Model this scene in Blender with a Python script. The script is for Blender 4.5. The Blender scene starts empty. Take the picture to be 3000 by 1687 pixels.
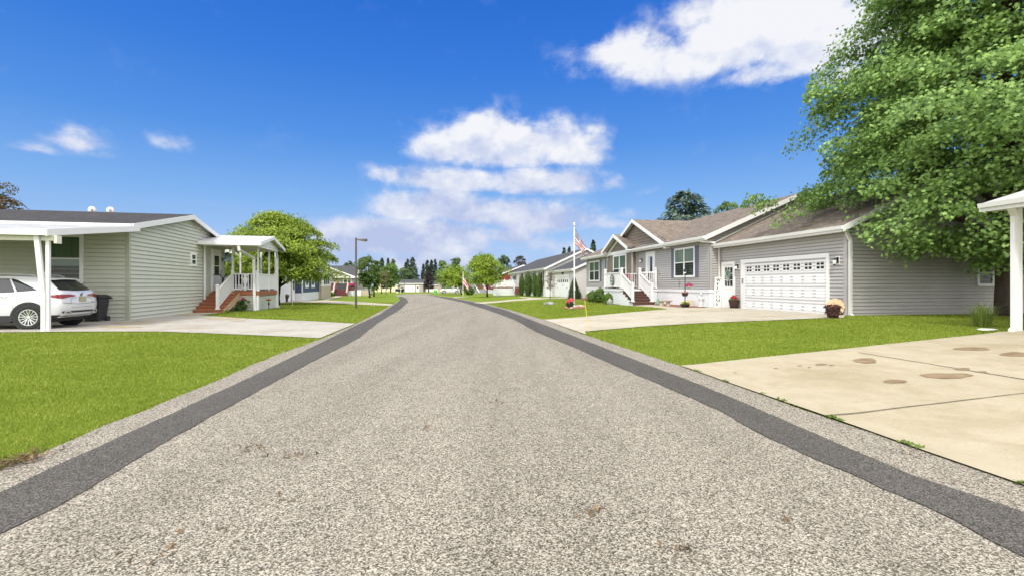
import bpy, bmesh, math, random
import numpy as np
from mathutils import Vector, Matrix

random.seed(7)
RNG = np.random.default_rng(7)
SC = bpy.context.scene
COL = SC.collection
PI = math.pi
R = math.radians

# ---------------------------------------------------------------- camera model
F_PX, CAM_H, V_H, SLOPE = 1400.0, 1.25, 834.0, 0.0075
A0 = Vector((3.5, 3.0)); AN = Vector((0.9923, 0.1236)); A1 = 8.0; DEL = 0.28

def delta(x, y):
    a = (x - A0.x) * AN.x + (y - A0.y) * AN.y
    return DEL * min(1.0, max(0.0, a / A1))

def gz(x, y):
    """height of the ground at a place: a street falling gently away, lots on the right a little higher"""
    return -SLOPE * y + delta(x, y)

def G(u, v, up=0.0):
    """the ground point seen at u, v of the 3000 px wide photograph"""
    d = 0.0
    for _ in range(12):
        Y = F_PX * (CAM_H - d - up) / (v - V_H - F_PX * SLOPE)
        X = (u - 1500.0) / F_PX * Y
        d = delta(X, Y)
    return Vector((X, Y, gz(X, Y) + up))

def at(u, v, Y):
    return Vector(((u - 1500.0) / F_PX * Y, Y, CAM_H + (V_H - v) * Y / F_PX))

# ---------------------------------------------------------------- node helpers
def nd(nt, t, **kw):
    n = nt.nodes.new(t)
    for k, v in kw.items():
        if hasattr(n, k) and k not in n.inputs:
            setattr(n, k, v)
        else:
            n.inputs[k].default_value = v
    return n

def lk(nt, a, b):
    nt.links.new(a, b)

def rgba(c):
    return (c[0], c[1], c[2], 1.0)

def mathn(nt, op, a, b=None, c=None, clamp=False):
    n = nt.nodes.new('ShaderNodeMath'); n.operation = op; n.use_clamp = clamp
    for i, v in enumerate((a, b, c)):
        if v is None: continue
        if isinstance(v, (int, float)): n.inputs[i].default_value = v
        else: nt.links.new(v, n.inputs[i])
    return n.outputs[0]

def mixc(nt, fac, a, b, mode='MIX'):
    n = nt.nodes.new('ShaderNodeMix'); n.data_type = 'RGBA'; n.blend_type = mode
    for sock, v in ((n.inputs[0], fac), (n.inputs[6], a), (n.inputs[7], b)):
        if isinstance(v, (int, float)): sock.default_value = v
        elif isinstance(v, tuple): sock.default_value = rgba(v)
        else: nt.links.new(v, sock)
    return n.outputs[2]

def ramp(nt, fac, stops):
    n = nt.nodes.new('ShaderNodeValToRGB')
    el = n.color_ramp.elements
    while len(el) > 1: el.remove(el[-1])
    el[0].position, el[0].color = stops[0][0], rgba(stops[0][1])
    for p, c in stops[1:]:
        e = el.new(p); e.color = rgba(c)
    nt.links.new(fac, n.inputs[0])
    return n.outputs[0]

def noise(nt, vec, scale, detail=4, rough=0.55, dist=0.0):
    n = nt.nodes.new('ShaderNodeTexNoise')
    n.inputs['Scale'].default_value = scale; n.inputs['Detail'].default_value = detail
    n.inputs['Roughness'].default_value = rough; n.inputs['Distortion'].default_value = dist
    if vec is not None: nt.links.new(vec, n.inputs['Vector'])
    return n.outputs['Fac']

def coords(nt, kind='Object', scale=None):
    t = nt.nodes.new('ShaderNodeTexCoord')
    o = t.outputs[kind]
    if scale:
        m = nt.nodes.new('ShaderNodeMapping'); m.inputs['Scale'].default_value = scale
        nt.links.new(o, m.inputs['Vector']); o = m.outputs['Vector']
    return o

MATS = {}
def base_mat(name):
    m = bpy.data.materials.new(name); m.use_nodes = True
    nt = m.node_tree
    b = nt.nodes['Principled BSDF']
    MATS[name] = m
    return m, nt, b

def bump(nt, b, h, strength=0.3, dist=0.01):
    n = nt.nodes.new('ShaderNodeBump'); n.inputs['Strength'].default_value = strength
    n.inputs['Distance'].default_value = dist
    nt.links.new(h, n.inputs['Height']); nt.links.new(n.outputs[0], b.inputs['Normal'])

def mat(name, col, rough=0.55, var=0.10, scale=3.0, metal=0.0, bmp=0.0, bscale=40.0, spec=0.4, detail=5, stretch=None):
    if name in MATS: return MATS[name]
    m, nt, b = base_mat(name)
    v = coords(nt, 'Object', stretch)
    n = noise(nt, v, scale, detail)
    n2 = noise(nt, v, scale * 9, 3)
    k = mathn(nt, 'ADD', mathn(nt, 'MULTIPLY', n, 0.7), mathn(nt, 'MULTIPLY', n2, 0.3))
    lo = tuple(c * (1 - var) for c in col); hi = tuple(min(1, c * (1 + var)) for c in col)
    c = ramp(nt, k, [(0.3, lo), (0.7, hi)])
    lk(nt, c, b.inputs['Base Color'])
    b.inputs['Roughness'].default_value = rough
    b.inputs['Metallic'].default_value = metal
    b.inputs['Specular IOR Level'].default_value = spec
    if bmp: bump(nt, b, noise(nt, v, bscale, 3), bmp, 0.01)
    return m

def leaf_mat(name, dark, light, trans=0.35, big=0.5):
    """foliage: every leaf its own tint, clumps lighter and darker, some light passing through"""
    m, nt, b = base_mat(name)
    g = nt.nodes.new('ShaderNodeNewGeometry')
    r = g.outputs['Random Per Island']
    n = noise(nt, coords(nt, 'Object'), big, 3)
    k = mathn(nt, 'ADD', mathn(nt, 'MULTIPLY', r, 0.6), mathn(nt, 'MULTIPLY', n, 0.55))
    c = ramp(nt, k, [(0.15, dark), (0.6, tuple((a + d) / 2 for a, d in zip(dark, light))), (0.95, light)])
    lk(nt, c, b.inputs['Base Color'])
    b.inputs['Roughness'].default_value = 0.5; b.inputs['Specular IOR Level'].default_value = 0.3
    t = nt.nodes.new('ShaderNodeBsdfTranslucent')
    lk(nt, mixc(nt, 0.5, c, (0.25, 0.42, 0.04), 'MIX'), t.inputs['Color'])
    mx = nt.nodes.new('ShaderNodeMixShader'); mx.inputs[0].default_value = trans
    out = nt.nodes['Material Output']
    lk(nt, b.outputs[0], mx.inputs[1]); lk(nt, t.outputs[0], mx.inputs[2]); lk(nt, mx.outputs[0], out.inputs['Surface'])
    return m

def shingle_mat(name, c1, c2, joint):
    m, nt, b = base_mat(name)
    uv = coords(nt, 'UV')
    br = nt.nodes.new('ShaderNodeTexBrick')
    lk(nt, uv, br.inputs['Vector'])
    br.inputs['Color1'].default_value = rgba(c1); br.inputs['Color2'].default_value = rgba(c2)
    br.inputs['Mortar'].default_value = rgba(joint)
    br.inputs['Scale'].default_value = 1.0; br.inputs['Mortar Size'].default_value = 0.012
    br.inputs['Mortar Smooth'].default_value = 0.3
    br.inputs['Brick Width'].default_value = 0.34; br.inputs['Row Height'].default_value = 0.145
    br.offset = 0.37; br.squash = 0.8; br.squash_frequency = 3
    n1 = noise(nt, coords(nt, 'UV', (1.2, 7, 1)), 1.5, 5)
    n2 = noise(nt, uv, 60, 2)
    k = mathn(nt, 'ADD', mathn(nt, 'MULTIPLY', n1, 0.75), mathn(nt, 'MULTIPLY', n2, 0.5))
    c = mixc(nt, 1.0, br.outputs['Color'], ramp(nt, k, [(0.3, (0.6, 0.6, 0.6)), (0.95, (1.4, 1.38, 1.35))]), 'MULTIPLY')
    lk(nt, c, b.inputs['Base Color']); b.inputs['Roughness'].default_value = 0.9
    b.inputs['Specular IOR Level'].default_value = 0.2
    bump(nt, b, mathn(nt, 'SUBTRACT', n2, mathn(nt, 'MULTIPLY', br.outputs['Fac'], 1.5)), 0.5, 0.01)
    return m

def wood_mat(name, col, rough=0.6):
    m, nt, b = base_mat(name)
    n = noise(nt, coords(nt, 'Object', (1.0, 14, 14)), 1.6, 6, 0.65)
    c = ramp(nt, n, [(0.3, tuple(x * 0.6 for x in col)), (0.55, col), (0.8, tuple(min(1, x * 1.35) for x in col))])
    lk(nt, c, b.inputs['Base Color']); b.inputs['Roughness'].default_value = rough
    bump(nt, b, n, 0.2, 0.005)
    return m

# ---------------------------------------------------------------- mesh builder
class MB:
    def __init__(s):
        s.v = []; s.f = []; s.m = []; s.uv = {}
    def face(s, pts, mi=0, uv=None):
        i = len(s.v); s.v.extend(tuple(p) for p in pts)
        s.f.append(tuple(range(i, i + len(pts)))); s.m.append(mi)
        if uv: s.uv[len(s.f) - 1] = uv
    def solid(s, verts, faces, mi=0):
        i = len(s.v); s.v.extend(tuple(p) for p in verts)
        for f in faces:
            s.f.append(tuple(i + k for k in f)); s.m.append(mi)
    def hexa(s, p, mi=0):
        """eight corners: four below counter-clockwise, four above"""
        s.solid(p, [(3, 2, 1, 0), (4, 5, 6, 7), (0, 1, 5, 4), (1, 2, 6, 5), (2, 3, 7, 6), (3, 0, 4, 7)], mi)
    def box(s, x0, x1, y0, y1, z0, z1, mi=0):
        s.hexa([(x0, y0, z0), (x1, y0, z0), (x1, y1, z0), (x0, y1, z0), (x0, y0, z1), (x1, y0, z1), (x1, y1, z1), (x0, y1, z1)], mi)
    def bar(s, p, q, w, h, mi=0, up=(0, 0, 1)):
        p = Vector(p); q = Vector(q); d = (q - p).normalized(); u = Vector(up)
        sd = d.cross(u)
        if sd.length < 1e-4: sd = d.cross(Vector((1, 0, 0)))
        sd.normalize(); u = sd.cross(d)
        a, b = sd * w / 2, u * h / 2
        s.hexa([p - a - b, p + a - b, q + a - b, q - a - b, p - a + b, p + a + b, q + a + b, q - a + b], mi)
    def tube(s, pts, rad, n=8, mi=0, cap=True):
        pts = [Vector(p) for p in pts]
        if not isinstance(rad, (list, tuple)): rad = [rad] * len(pts)
        base = len(s.v); ref = None
        for i, p in enumerate(pts):
            d = (pts[min(i + 1, len(pts) - 1)] - pts[max(i - 1, 0)]).normalized()
            if ref is None:
                ref = d.cross(Vector((0, 0, 1)))
                if ref.length < 0.05: ref = d.cross(Vector((1, 0, 0)))
            ref = (ref - d * ref.dot(d)).normalized(); o = d.cross(ref)
            for k in range(n):
                a = 2 * PI * k / n
                s.v.append(tuple(p + (ref * math.cos(a) + o * math.sin(a)) * rad[i]))
        for i in range(len(pts) - 1):
            for k in range(n):
                s.f.append((base + i * n + k, base + i * n + (k + 1) % n, base + (i + 1) * n + (k + 1) % n, base + (i + 1) * n + k)); s.m.append(mi)
        if cap:
            s.f.append(tuple(base + k for k in range(n))[::-1]); s.m.append(mi)
            e = base + (len(pts) - 1) * n
            s.f.append(tuple(e + k for k in range(n))); s.m.append(mi)
    def lathe(s, prof, c=(0, 0, 0), n=16, mi=0, sx=1.0, sy=1.0):
        base = len(s.v)
        for r, z in prof:
            for k in range(n):
                a = 2 * PI * k / n
                s.v.append((c[0] + r * sx * math.cos(a), c[1] + r * sy * math.sin(a), c[2] + z))
        for i in range(len(prof) - 1):
            for k in range(n):
                s.f.append((base + i * n + k, base + i * n + (k + 1) % n, base + (i + 1) * n + (k + 1) % n, base + (i + 1) * n + k)); s.m.append(mi)
        s.f.append(tuple(base + k for k in range(n))[::-1]); s.m.append(mi)
        e = base + (len(prof) - 1) * n
        s.f.append(tuple(e + k for k in range(n))); s.m.append(mi)
    def ball(s, c, rx, ry, rz, n=12, mi=0, jit=0.0):
        prof = [(math.sin(PI * i / (n // 2)), -math.cos(PI * i / (n // 2))) for i in range(n // 2 + 1)]
        base = len(s.v)
        s.lathe([(max(r, 1e-3), z) for r, z in prof], (0, 0, 0), n, mi)
        for i in range(base, len(s.v)):
            x, y, z = s.v[i]; j = 1 + random.uniform(-jit, jit)
            s.v[i] = (c[0] + x * rx * j, c[1] + y * ry * j, c[2] + z * rz * j)
    def build(s, name, mats, parent=None, smooth=False, bevel=0.0, weld=False):
        me = bpy.data.meshes.new(name)
        me.from_pydata(s.v, [], s.f)
        if not isinstance(mats, (list, tuple)): mats = [mats]
        for m in mats: me.materials.append(m)
        if len(mats) > 1: me.polygons.foreach_set('material_index', s.m)
        if s.uv:
            ul = me.uv_layers.new(name='UVMap')
            for fi, uv in s.uv.items():
                st = me.polygons[fi].loop_start
                for k, q in enumerate(uv): ul.data[st + k].uv = q
        if weld:
            bm = bmesh.new(); bm.from_mesh(me); bmesh.ops.remove_doubles(bm, verts=bm.verts, dist=1e-4)
            bmesh.ops.recalc_face_normals(bm, faces=bm.faces)
            bm.to_mesh(me); bm.free()
        if smooth: me.polygons.foreach_set('use_smooth', [True] * len(me.polygons))
        me.update()
        o = bpy.data.objects.new(name, me); COL.objects.link(o)
        if parent: o.parent = parent
        if bevel:
            md = o.modifiers.new('bevel', 'BEVEL'); md.width = bevel; md.segments = 2; md.limit_method = 'ANGLE'
        return o

def tag(o, label, cat, group=None):
    o['label'] = label; o['category'] = cat
    if group: o['group'] = group
    return o

def thing(name, label, cat, loc=(0, 0, 0), rotz=0.0, group=None):
    o = bpy.data.objects.new(name, None); COL.objects.link(o)
    o.location = loc; o.rotation_euler = (0, 0, rotz); o.empty_display_size = 0.2
    return tag(o, label, cat, group)

def struct(o):
    o['kind'] = 'structure'; return o

def copy_tree(o, parent=None):
    c = o.copy(); COL.objects.link(c)
    if parent: c.parent = parent
    for ch in list(o.children): copy_tree(ch, c)
    return c

# ---------------------------------------------------------------- leaves
SHAPES = {
    'oval': [(0, -0.5), (0.24, -0.2), (0.26, 0.15), (0, 0.55), (-0.26, 0.15), (-0.24, -0.2)],
    'maple': [(0, -0.45), (0.32, -0.3), (0.2, -0.08), (0.55, 0.12), (0.22, 0.2), (0, 0.6), (-0.22, 0.2), (-0.55, 0.12), (-0.2, -0.08), (-0.32, -0.3)],
    'tri': [(-0.18, -0.5), (0.18, -0.5), (0, 0.6)],
    'spray': [(0, -0.5), (0.2, -0.25), (0.12, -0.1), (0.3, 0.1), (0.1, 0.15), (0, 0.6), (-0.14, 0.2), (-0.3, 0.0), (-0.1, -0.12), (-0.22, -0.3)],
}
def leaves(name, P, Nn, size, m, parent, shape='oval', droop=0.35, axis=None):
    P = np.asarray(P, float); Nn = np.asarray(Nn, float); n = len(P)
    Nn = Nn / (np.linalg.norm(Nn, axis=1, keepdims=True) + 1e-9)
    t = RNG.normal(size=(n, 3)) if axis is None else np.asarray(axis, float)
    t = t - (t * Nn).sum(1, keepdims=True) * Nn
    t /= np.linalg.norm(t, axis=1, keepdims=True) + 1e-9
    b = np.cross(Nn, t)
    S = np.array(SHAPES[shape]); K = len(S)
    size = np.broadcast_to(np.asarray(size, float), (n,))[:, None]
    V = np.empty((n, K, 3))
    for k, (sx, sy) in enumerate(S):
        V[:, k] = P + (b * sx + t * sy - Nn * droop * (sx * sx + max(sy, 0) ** 2)) * size
    me = bpy.data.meshes.new(name)
    me.vertices.add(n * K); me.vertices.foreach_set('co', V.ravel())
    me.loops.add(n * K); me.loops.foreach_set('vertex_index', np.arange(n * K, dtype=np.int32))
    me.polygons.add(n); me.polygons.foreach_set('loop_start', np.arange(0, n * K, K, dtype=np.int32))
    me.update(calc_edges=True); me.validate()
    me.materials.append(m)
    o = bpy.data.objects.new(name, me); COL.objects.link(o)
    if parent: o.parent = parent
    return o

def clusters_to_leaves(C, out, rx, rz, n, spread=0.5, up=0.8, outw=0.7):
    """flattened sprays of leaves round cluster centres C, tilted outwards"""
    P = []; Nn = []
    for c, o, r, h in zip(C, out, rx, rz):
        a = RNG.uniform(0, 2 * PI, n); q = np.sqrt(RNG.uniform(0, 1, n)) * r
        p = np.stack([np.cos(a) * q, np.sin(a) * q, RNG.normal(0, 1, n) * h - 0.25 * q * q / max(r, .01)], 1) + c
        # sink outward side a little, as boughs hang
        p[:, 2] -= 0.28 * ((p - c) @ o)
        P.append(p); Nn.append(np.tile(o * outw + np.array([0, 0, up]), (n, 1)) + RNG.normal(0, spread, (n, 3)))
    return np.concatenate(P), np.concatenate(Nn)

def limb_pts(p, q, sag=0.15, k=6, wob=0.08):
    p = Vector(p); q = Vector(q); L = (q - p).length; out = []
    for i in range(k + 1):
        t = i / k
        w = p.lerp(q, t)
        w.z += math.sin(PI * t) * sag * L
        if 0 < i < k: w += Vector((random.uniform(-1, 1), random.uniform(-1, 1), random.uniform(-1, 1))) * wob * L * 0.3
        out.append(w)
    return out
# ================================================================= SETTING: sky, sun, camera, ground
SUN_EL, SUN_AZ = R(47), R(196)      # sun behind the camera and a little to its left
def make_world():
    w = bpy.data.worlds.new("World"); SC.world = w; w.use_nodes = True
    nt = w.node_tree; bg = nt.nodes['Background']
    sky = nt.nodes.new('ShaderNodeTexSky'); sky.sky_type = 'NISHITA'
    sky.sun_disc = False; sky.sun_elevation = SUN_EL; sky.sun_rotation = SUN_AZ
    sky.air_density = 1.0; sky.dust_density = 0.6; sky.ozone_density = 2.5; sky.altitude = 200
    S = 0.13
    tc = nt.nodes.new('ShaderNodeTexCoord'); d = tc.outputs['Generated']
    sp = nt.nodes.new('ShaderNodeSeparateXYZ'); lk(nt, d, sp.inputs[0])
    az = mathn(nt, 'ARCTAN2', sp.outputs[0], sp.outputs[1])
    el = mathn(nt, 'ARCSINE', sp.outputs[2])
    # clear sky: deep blue overhead, paler low down
    K = 1.0 / (S * 2 ** EXPO)
    rp = ramp(nt, mathn(nt, 'MULTIPLY', el, 2 / PI, clamp=True), SKY_RAMP)
    rp = mixc(nt, 1.0, rp, (K, K, K), 'MULTIPLY')
    blue = mixc(nt, 0.88, sky.outputs[0], rp)
    # clouds: soft shapes hung at their directions, broken up by fractal noise
    cv = nt.nodes.new('ShaderNodeCombineXYZ')
    lk(nt, mathn(nt, 'MULTIPLY', az, 9.5), cv.inputs[0]); lk(nt, mathn(nt, 'MULTIPLY', el, 12.5), cv.inputs[1])
    n1 = nt.nodes.new('ShaderNodeTexNoise'); n1.inputs['Scale'].default_value = 1.0; n1.inputs['Detail'].default_value = 9
    n1.inputs['Roughness'].default_value = 0.58; n1.inputs['Distortion'].default_value = 0.08
    lk(nt, cv.outputs[0], n1.inputs['Vector'])
    cv2 = nt.nodes.new('ShaderNodeVectorMath'); cv2.operation = 'ADD'; cv2.inputs[1].default_value = (0.0, 0.42, 0)
    lk(nt, cv.outputs[0], cv2.inputs[0])
    n2 = nt.nodes.new('ShaderNodeTexNoise'); n2.inputs['Scale'].default_value = 1.0; n2.inputs['Detail'].default_value = 5
    n2.inputs['Roughness'].default_value = 0.55; n2.inputs['Distortion'].default_value = 0.08
    lk(nt, cv2.outputs[0], n2.inputs['Vector'])
    # u, v, half width, half height, strength, flat base
    blobs = [
        # large bright cloud upper right
        (2230, 60, 300, 130, 1.25), (2130, 150, 400, 95, 1.2), (2420, 120, 260, 130, 1.25), (1850, 150, 150, 70, 1.0),
        (2300, 205, 200, 50, 1.0), (2560, 60, 250, 120, 1.1), (2470, 225, 120, 40, .8),
        # cumulus stack in the middle
        (1430, 400, 140, 80, 1.2), (1510, 440, 270, 78, 1.25), (1310, 440, 120, 55, .95), (1620, 410, 110, 68, 1.05), (1740, 385, 60, 28, .62),
        (1140, 515, 85, 40, .8), (1330, 535, 210, 46, 1.0), (1570, 538, 180, 52, 1.1), (1240, 525, 130, 42, .85),
        (1280, 612, 180, 62, 1.2), (1430, 628, 260, 54, 1.15), (1600, 650, 160, 58, 1.15), (1700, 640, 60, 32, .6), (1800, 545, 75, 34, .62), (1880, 562, 60, 25, .45),
        (1060, 700, 200, 62, 1.15), (1300, 692, 160, 58, 1.2), (1160, 720, 340, 52, 1.05), (1500, 695, 120, 40, .8), (930, 670, 90, 40, .8),
        (1200, 770, 500, 45, .72), (1650, 720, 260, 45, .55), (1780, 660, 80, 25, .5),
        # small thin clouds on the left
        (215, 415, 110, 58, .78), (110, 435, 100, 30, .62), (270, 450, 110, 25, .5), (505, 415, 85, 48, .6), (15, 220, 60, 45, .5), (10, 30, 40, 50, .35),
        (1820, 630, 110, 22, .35),
        # outside the view to both sides and behind
        (3600, 500, 500, 120, 1.0), (-900, 450, 500, 90, .9),
    ]
    M = None
    for (u, v, ru, rv, k) in blobs:
        X, Z = (u - 1500) / F_PX, (V_H - v) / F_PX
        a0 = math.atan2(X, 1); e0 = math.atan2(Z, math.hypot(X, 1))
        ra = ru / F_PX * math.cos(a0) ** 2 ; re = rv / F_PX * math.cos(a0) * math.cos(e0) ** 2
        da = mathn(nt, 'MULTIPLY', mathn(nt, 'SUBTRACT', az, a0), 1 / ra)
        de = mathn(nt, 'MULTIPLY', mathn(nt, 'SUBTRACT', el, e0), 1 / re)
        de = mathn(nt, 'MAXIMUM', de, mathn(nt, 'MULTIPLY', de, -1.45))
        r2 = mathn(nt, 'ADD', mathn(nt, 'MULTIPLY', da, da), mathn(nt, 'MULTIPLY', de, de))
        val = mathn(nt, 'MULTIPLY', mathn(nt, 'EXPONENT', mathn(nt, 'MULTIPLY', r2, -0.9)), k)
        if M is None: M = val
        else:
            n = nt.nodes.new('ShaderNodeMath'); n.operation = 'SMOOTH_MAX'; n.inputs[2].default_value = 0.07
            lk(nt, M, n.inputs[0]); lk(nt, val, n.inputs[1]); M = n.outputs[0]
    # bright fill added to the unseen sky overhead, sideways and behind, lifting the walls
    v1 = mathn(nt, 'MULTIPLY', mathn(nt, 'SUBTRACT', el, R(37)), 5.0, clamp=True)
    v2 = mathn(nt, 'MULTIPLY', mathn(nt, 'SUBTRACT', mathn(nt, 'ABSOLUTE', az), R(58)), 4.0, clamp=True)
    fill_mask = mathn(nt, 'MULTIPLY', mathn(nt, 'MAXIMUM', v1, v2), mathn(nt, 'ADD', 0.35, n1.outputs['Fac']), clamp=True)
    body = mathn(nt, 'ADD', M, mathn(nt, 'MULTIPLY', mathn(nt, 'SUBTRACT', n1.outputs['Fac'], 0.5), 2.25))
    mr = nt.nodes.new('ShaderNodeMapRange'); mr.interpolation_type = 'SMOOTHSTEP'
    mr.inputs['From Min'].default_value = 0.18; mr.inputs['From Max'].default_value = 0.88
    lk(nt, body, mr.inputs['Value'])
    dens = mathn(nt, 'MULTIPLY', mr.outputs[0], mathn(nt, 'MULTIPLY', M, 1.75, clamp=True), clamp=True)
    dens = mathn(nt, 'MULTIPLY', dens, 0.97)
    # lit tops, blue grey undersides
    lit = mathn(nt, 'ADD', 0.50, mathn(nt, 'MULTIPLY', mathn(nt, 'SUBTRACT', n1.outputs['Fac'], n2.outputs['Fac']), 2.2))
    lit = mathn(nt, 'ADD', lit, mathn(nt, 'MULTIPLY', mathn(nt, 'SUBTRACT', el, 0.24), 2.3), clamp=True)
    cc = ramp(nt, lit, [(0.0, CLOUD_LO), (0.45, CLOUD_MID), (0.85, CLOUD_HI)])
    cc = mixc(nt, 1.0, cc, (K, K, K), 'MULTIPLY')
    # a faint contrail
    fin = mixc(nt, dens, blue, cc)
    vb = mixc(nt, v2, (FILL_TOP * K, FILL_TOP * .985 * K, FILL_TOP * .955 * K), (FILL_SIDE * K, FILL_SIDE * .985 * K, FILL_SIDE * .955 * K))
    fin = mixc(nt, fill_mask, fin, vb)
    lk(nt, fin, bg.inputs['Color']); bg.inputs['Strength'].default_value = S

EXPO = 0.5
FILL_TOP, FILL_SIDE = 1.15, 2.9  # strength of the fill added to the unseen sky, overhead and sides
SKY_RAMP = [(0.0, (.36, .50, .83)), (0.05, (.33, .52, .86)), (.11, (.18, .41, .84)), (.18, (.065, .27, .79)), (.26, (.022, .19, .73)), (.34, (.006, .145, .67)), (.6, (.015, .12, .55))]
CLOUD_LO, CLOUD_MID, CLOUD_HI = (.50, .57, .82), (.71, .76, .91), (.93, .94, .97)
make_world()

sd = bpy.data.lights.new('sun', 'SUN'); sd.energy = 2.25; sd.angle = R(9); sd.color = (1.0, 0.95, 0.87)
so = bpy.data.objects.new('sun', sd); COL.objects.link(so)
sdir = Vector((math.sin(SUN_AZ) * math.cos(SUN_EL), math.cos(SUN_AZ) * math.cos(SUN_EL), math.sin(SUN_EL)))
so.rotation_euler = sdir.to_track_quat('Z', 'Y').to_euler(); so.location = (0, -20, 30)

cd = bpy.data.cameras.new('camera'); co = bpy.data.objects.new('camera', cd); COL.objects.link(co)
cd.sensor_width = 36; cd.lens = 36 * F_PX / 3000.0; cd.shift_y = (V_H - 843.5) / 3000.0
cd.clip_end = 3000; co.location = (0, 0, CAM_H); co.rotation_euler = (R(90), 0, 0)
SC.camera = co
SC.view_settings.view_transform = 'Standard'; SC.view_settings.look = 'None'
SC.view_settings.exposure = EXPO; SC.view_settings.gamma = 1
SC.cycles.max_bounces = 6; SC.cycles.transparent_max_bounces = 12
SC.cycles.use_denoising = True

# ---------------------------------------------------------------- ground sheets
def sheet(name, poly, lift, m, parent=None, kind=True):
    bm = bmesh.new()
    f = bm.faces.new([bm.verts.new((p[0], p[1], 0)) for p in poly])
    bmesh.ops.triangulate(bm, faces=bm.faces[:])
    for a in (0.0, A1):
        c = A0 + AN * a
        bmesh.ops.bisect_plane(bm, geom=bm.verts[:] + bm.edges[:] + bm.faces[:], plane_co=(c.x, c.y, 0), plane_no=(AN.x, AN.y, 0), dist=1e-5)
    for v in bm.verts: v.co.z = gz(v.co.x, v.co.y) + lift
    bmesh.ops.recalc_face_normals(bm, faces=bm.faces)
    if sum(f.normal.z for f in bm.faces) < 0: bmesh.ops.reverse_faces(bm, faces=bm.faces)
    me = bpy.data.meshes.new(name); bm.to_mesh(me); bm.free(); me.materials.append(m)
    o = bpy.data.objects.new(name, me); COL.objects.link(o)
    if parent: o.parent = parent
    elif kind: struct(o)
    return o

def gp(*uv):
    return [G(u, v).xy for u, v in uv]

def rough_line(pts, step=0.25, amp=0.03, seed=1, far=0.012):
    """resample a polyline and let it wander, as a worn edge does"""
    rr = random.Random(seed); out = []; w = 0.0
    for i in range(len(pts) - 1):
        a, b = Vector(pts[i]), Vector(pts[i + 1]); L = (b - a).length
        st = max(step, far * max(a.y, 1)); n = max(1, int(L / st)); nn = Vector((-(b - a).y, (b - a).x)).normalized()
        for k in range(n):
            w = 0.75 * w + rr.uniform(-1, 1) * amp
            out.append(a.lerp(b, k / n) + nn * w * (0 if (k == 0 and i == 0) else 1))
    out.append(Vector(pts[-1])); return out

# --- materials of the ground
def asphalt_mat(name, stops, sc=95.0, warm=0.0, amp=1.0):
    m, nt, b = base_mat(name)
    v = coords(nt, 'Object')
    vo = nt.nodes.new('ShaderNodeTexVoronoi'); vo.inputs['Scale'].default_value = sc; lk(nt, v, vo.inputs['Vector'])
    vo.inputs['Randomness'].default_value = 1.0
    sep = nt.nodes.new('ShaderNodeSeparateColor'); lk(nt, vo.outputs['Color'], sep.inputs[0])
    n1 = noise(nt, v, sc * 0.55, 3, 0.6, 1.2)
    k = mathn(nt, 'ADD', mathn(nt, 'MULTIPLY', sep.outputs[0], 0.38), mathn(nt, 'MULTIPLY', n1, 0.62 * amp))
    c = ramp(nt, k, stops)
    mp = nt.nodes.new('ShaderNodeMapping'); mp.inputs['Rotation'].default_value = (0, 0, R(-8)); mp.inputs['Scale'].default_value = (1.7, 0.13, 1); lk(nt, v, mp.inputs['Vector']); big = noise(nt, mp.outputs[0], 0.8, 5, 0.6)
    mid = noise(nt, v, 4.0, 4)
    bb = mathn(nt, 'ADD', mathn(nt, 'MULTIPLY', big, 0.7), mathn(nt, 'MULTIPLY', mid, 0.3))
    c = mixc(nt, 1.0, c, ramp(nt, bb, [(0.32, (0.80, 0.785, 0.755)), (0.52, (1.0, 0.99, 0.97)), (0.7, (1.13, 1.12, 1.09))]), 'MULTIPLY')
    lk(nt, c, b.inputs['Base Color']); b.inputs['Roughness'].default_value = 0.85; b.inputs['Specular IOR Level'].default_value = 0.25
    bump(nt, b, k, 0.55, 0.008)
    return m

def concrete_mat(name, col, stain, old=0.0):
    m, nt, b = base_mat(name)
    v = coords(nt, 'Object')
    n = noise(nt, v, 0.55, 6, 0.62); n2 = noise(nt, v, 30, 4); n3 = noise(nt, v, 160, 2)
    k = mathn(nt, 'ADD', n, mathn(nt, 'MULTIPLY', mathn(nt, 'SUBTRACT', n2, 0.5), 0.25))
    c = ramp(nt, k, [(0.28 + old, stain), (0.5 + old, col), (0.8, tuple(min(1, x * 1.08) for x in col))])
    c = mixc(nt, 1.0, c, ramp(nt, n3, [(0.3, (0.78, 0.77, 0.75)), (0.62, (1.05, 1.05, 1.05))]), 'MULTIPLY')
    n4 = noise(nt, v, 1.7, 7, 0.7, 0.8); c = mixc(nt, 1.0, c, ramp(nt, n4, [(0.32, (0.86, 0.83, 0.78)), (0.55, (1.0, 1.0, 1.0)), (0.72, (1.06, 1.06, 1.06))]), 'MULTIPLY')
    lk(nt, c, b.inputs['Base Color']); b.inputs['Roughness'].default_value = 0.8; b.inputs['Specular IOR Level'].default_value = 0.25
    bump(nt, b, n3, 0.15, 0.004)
    return m

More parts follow.
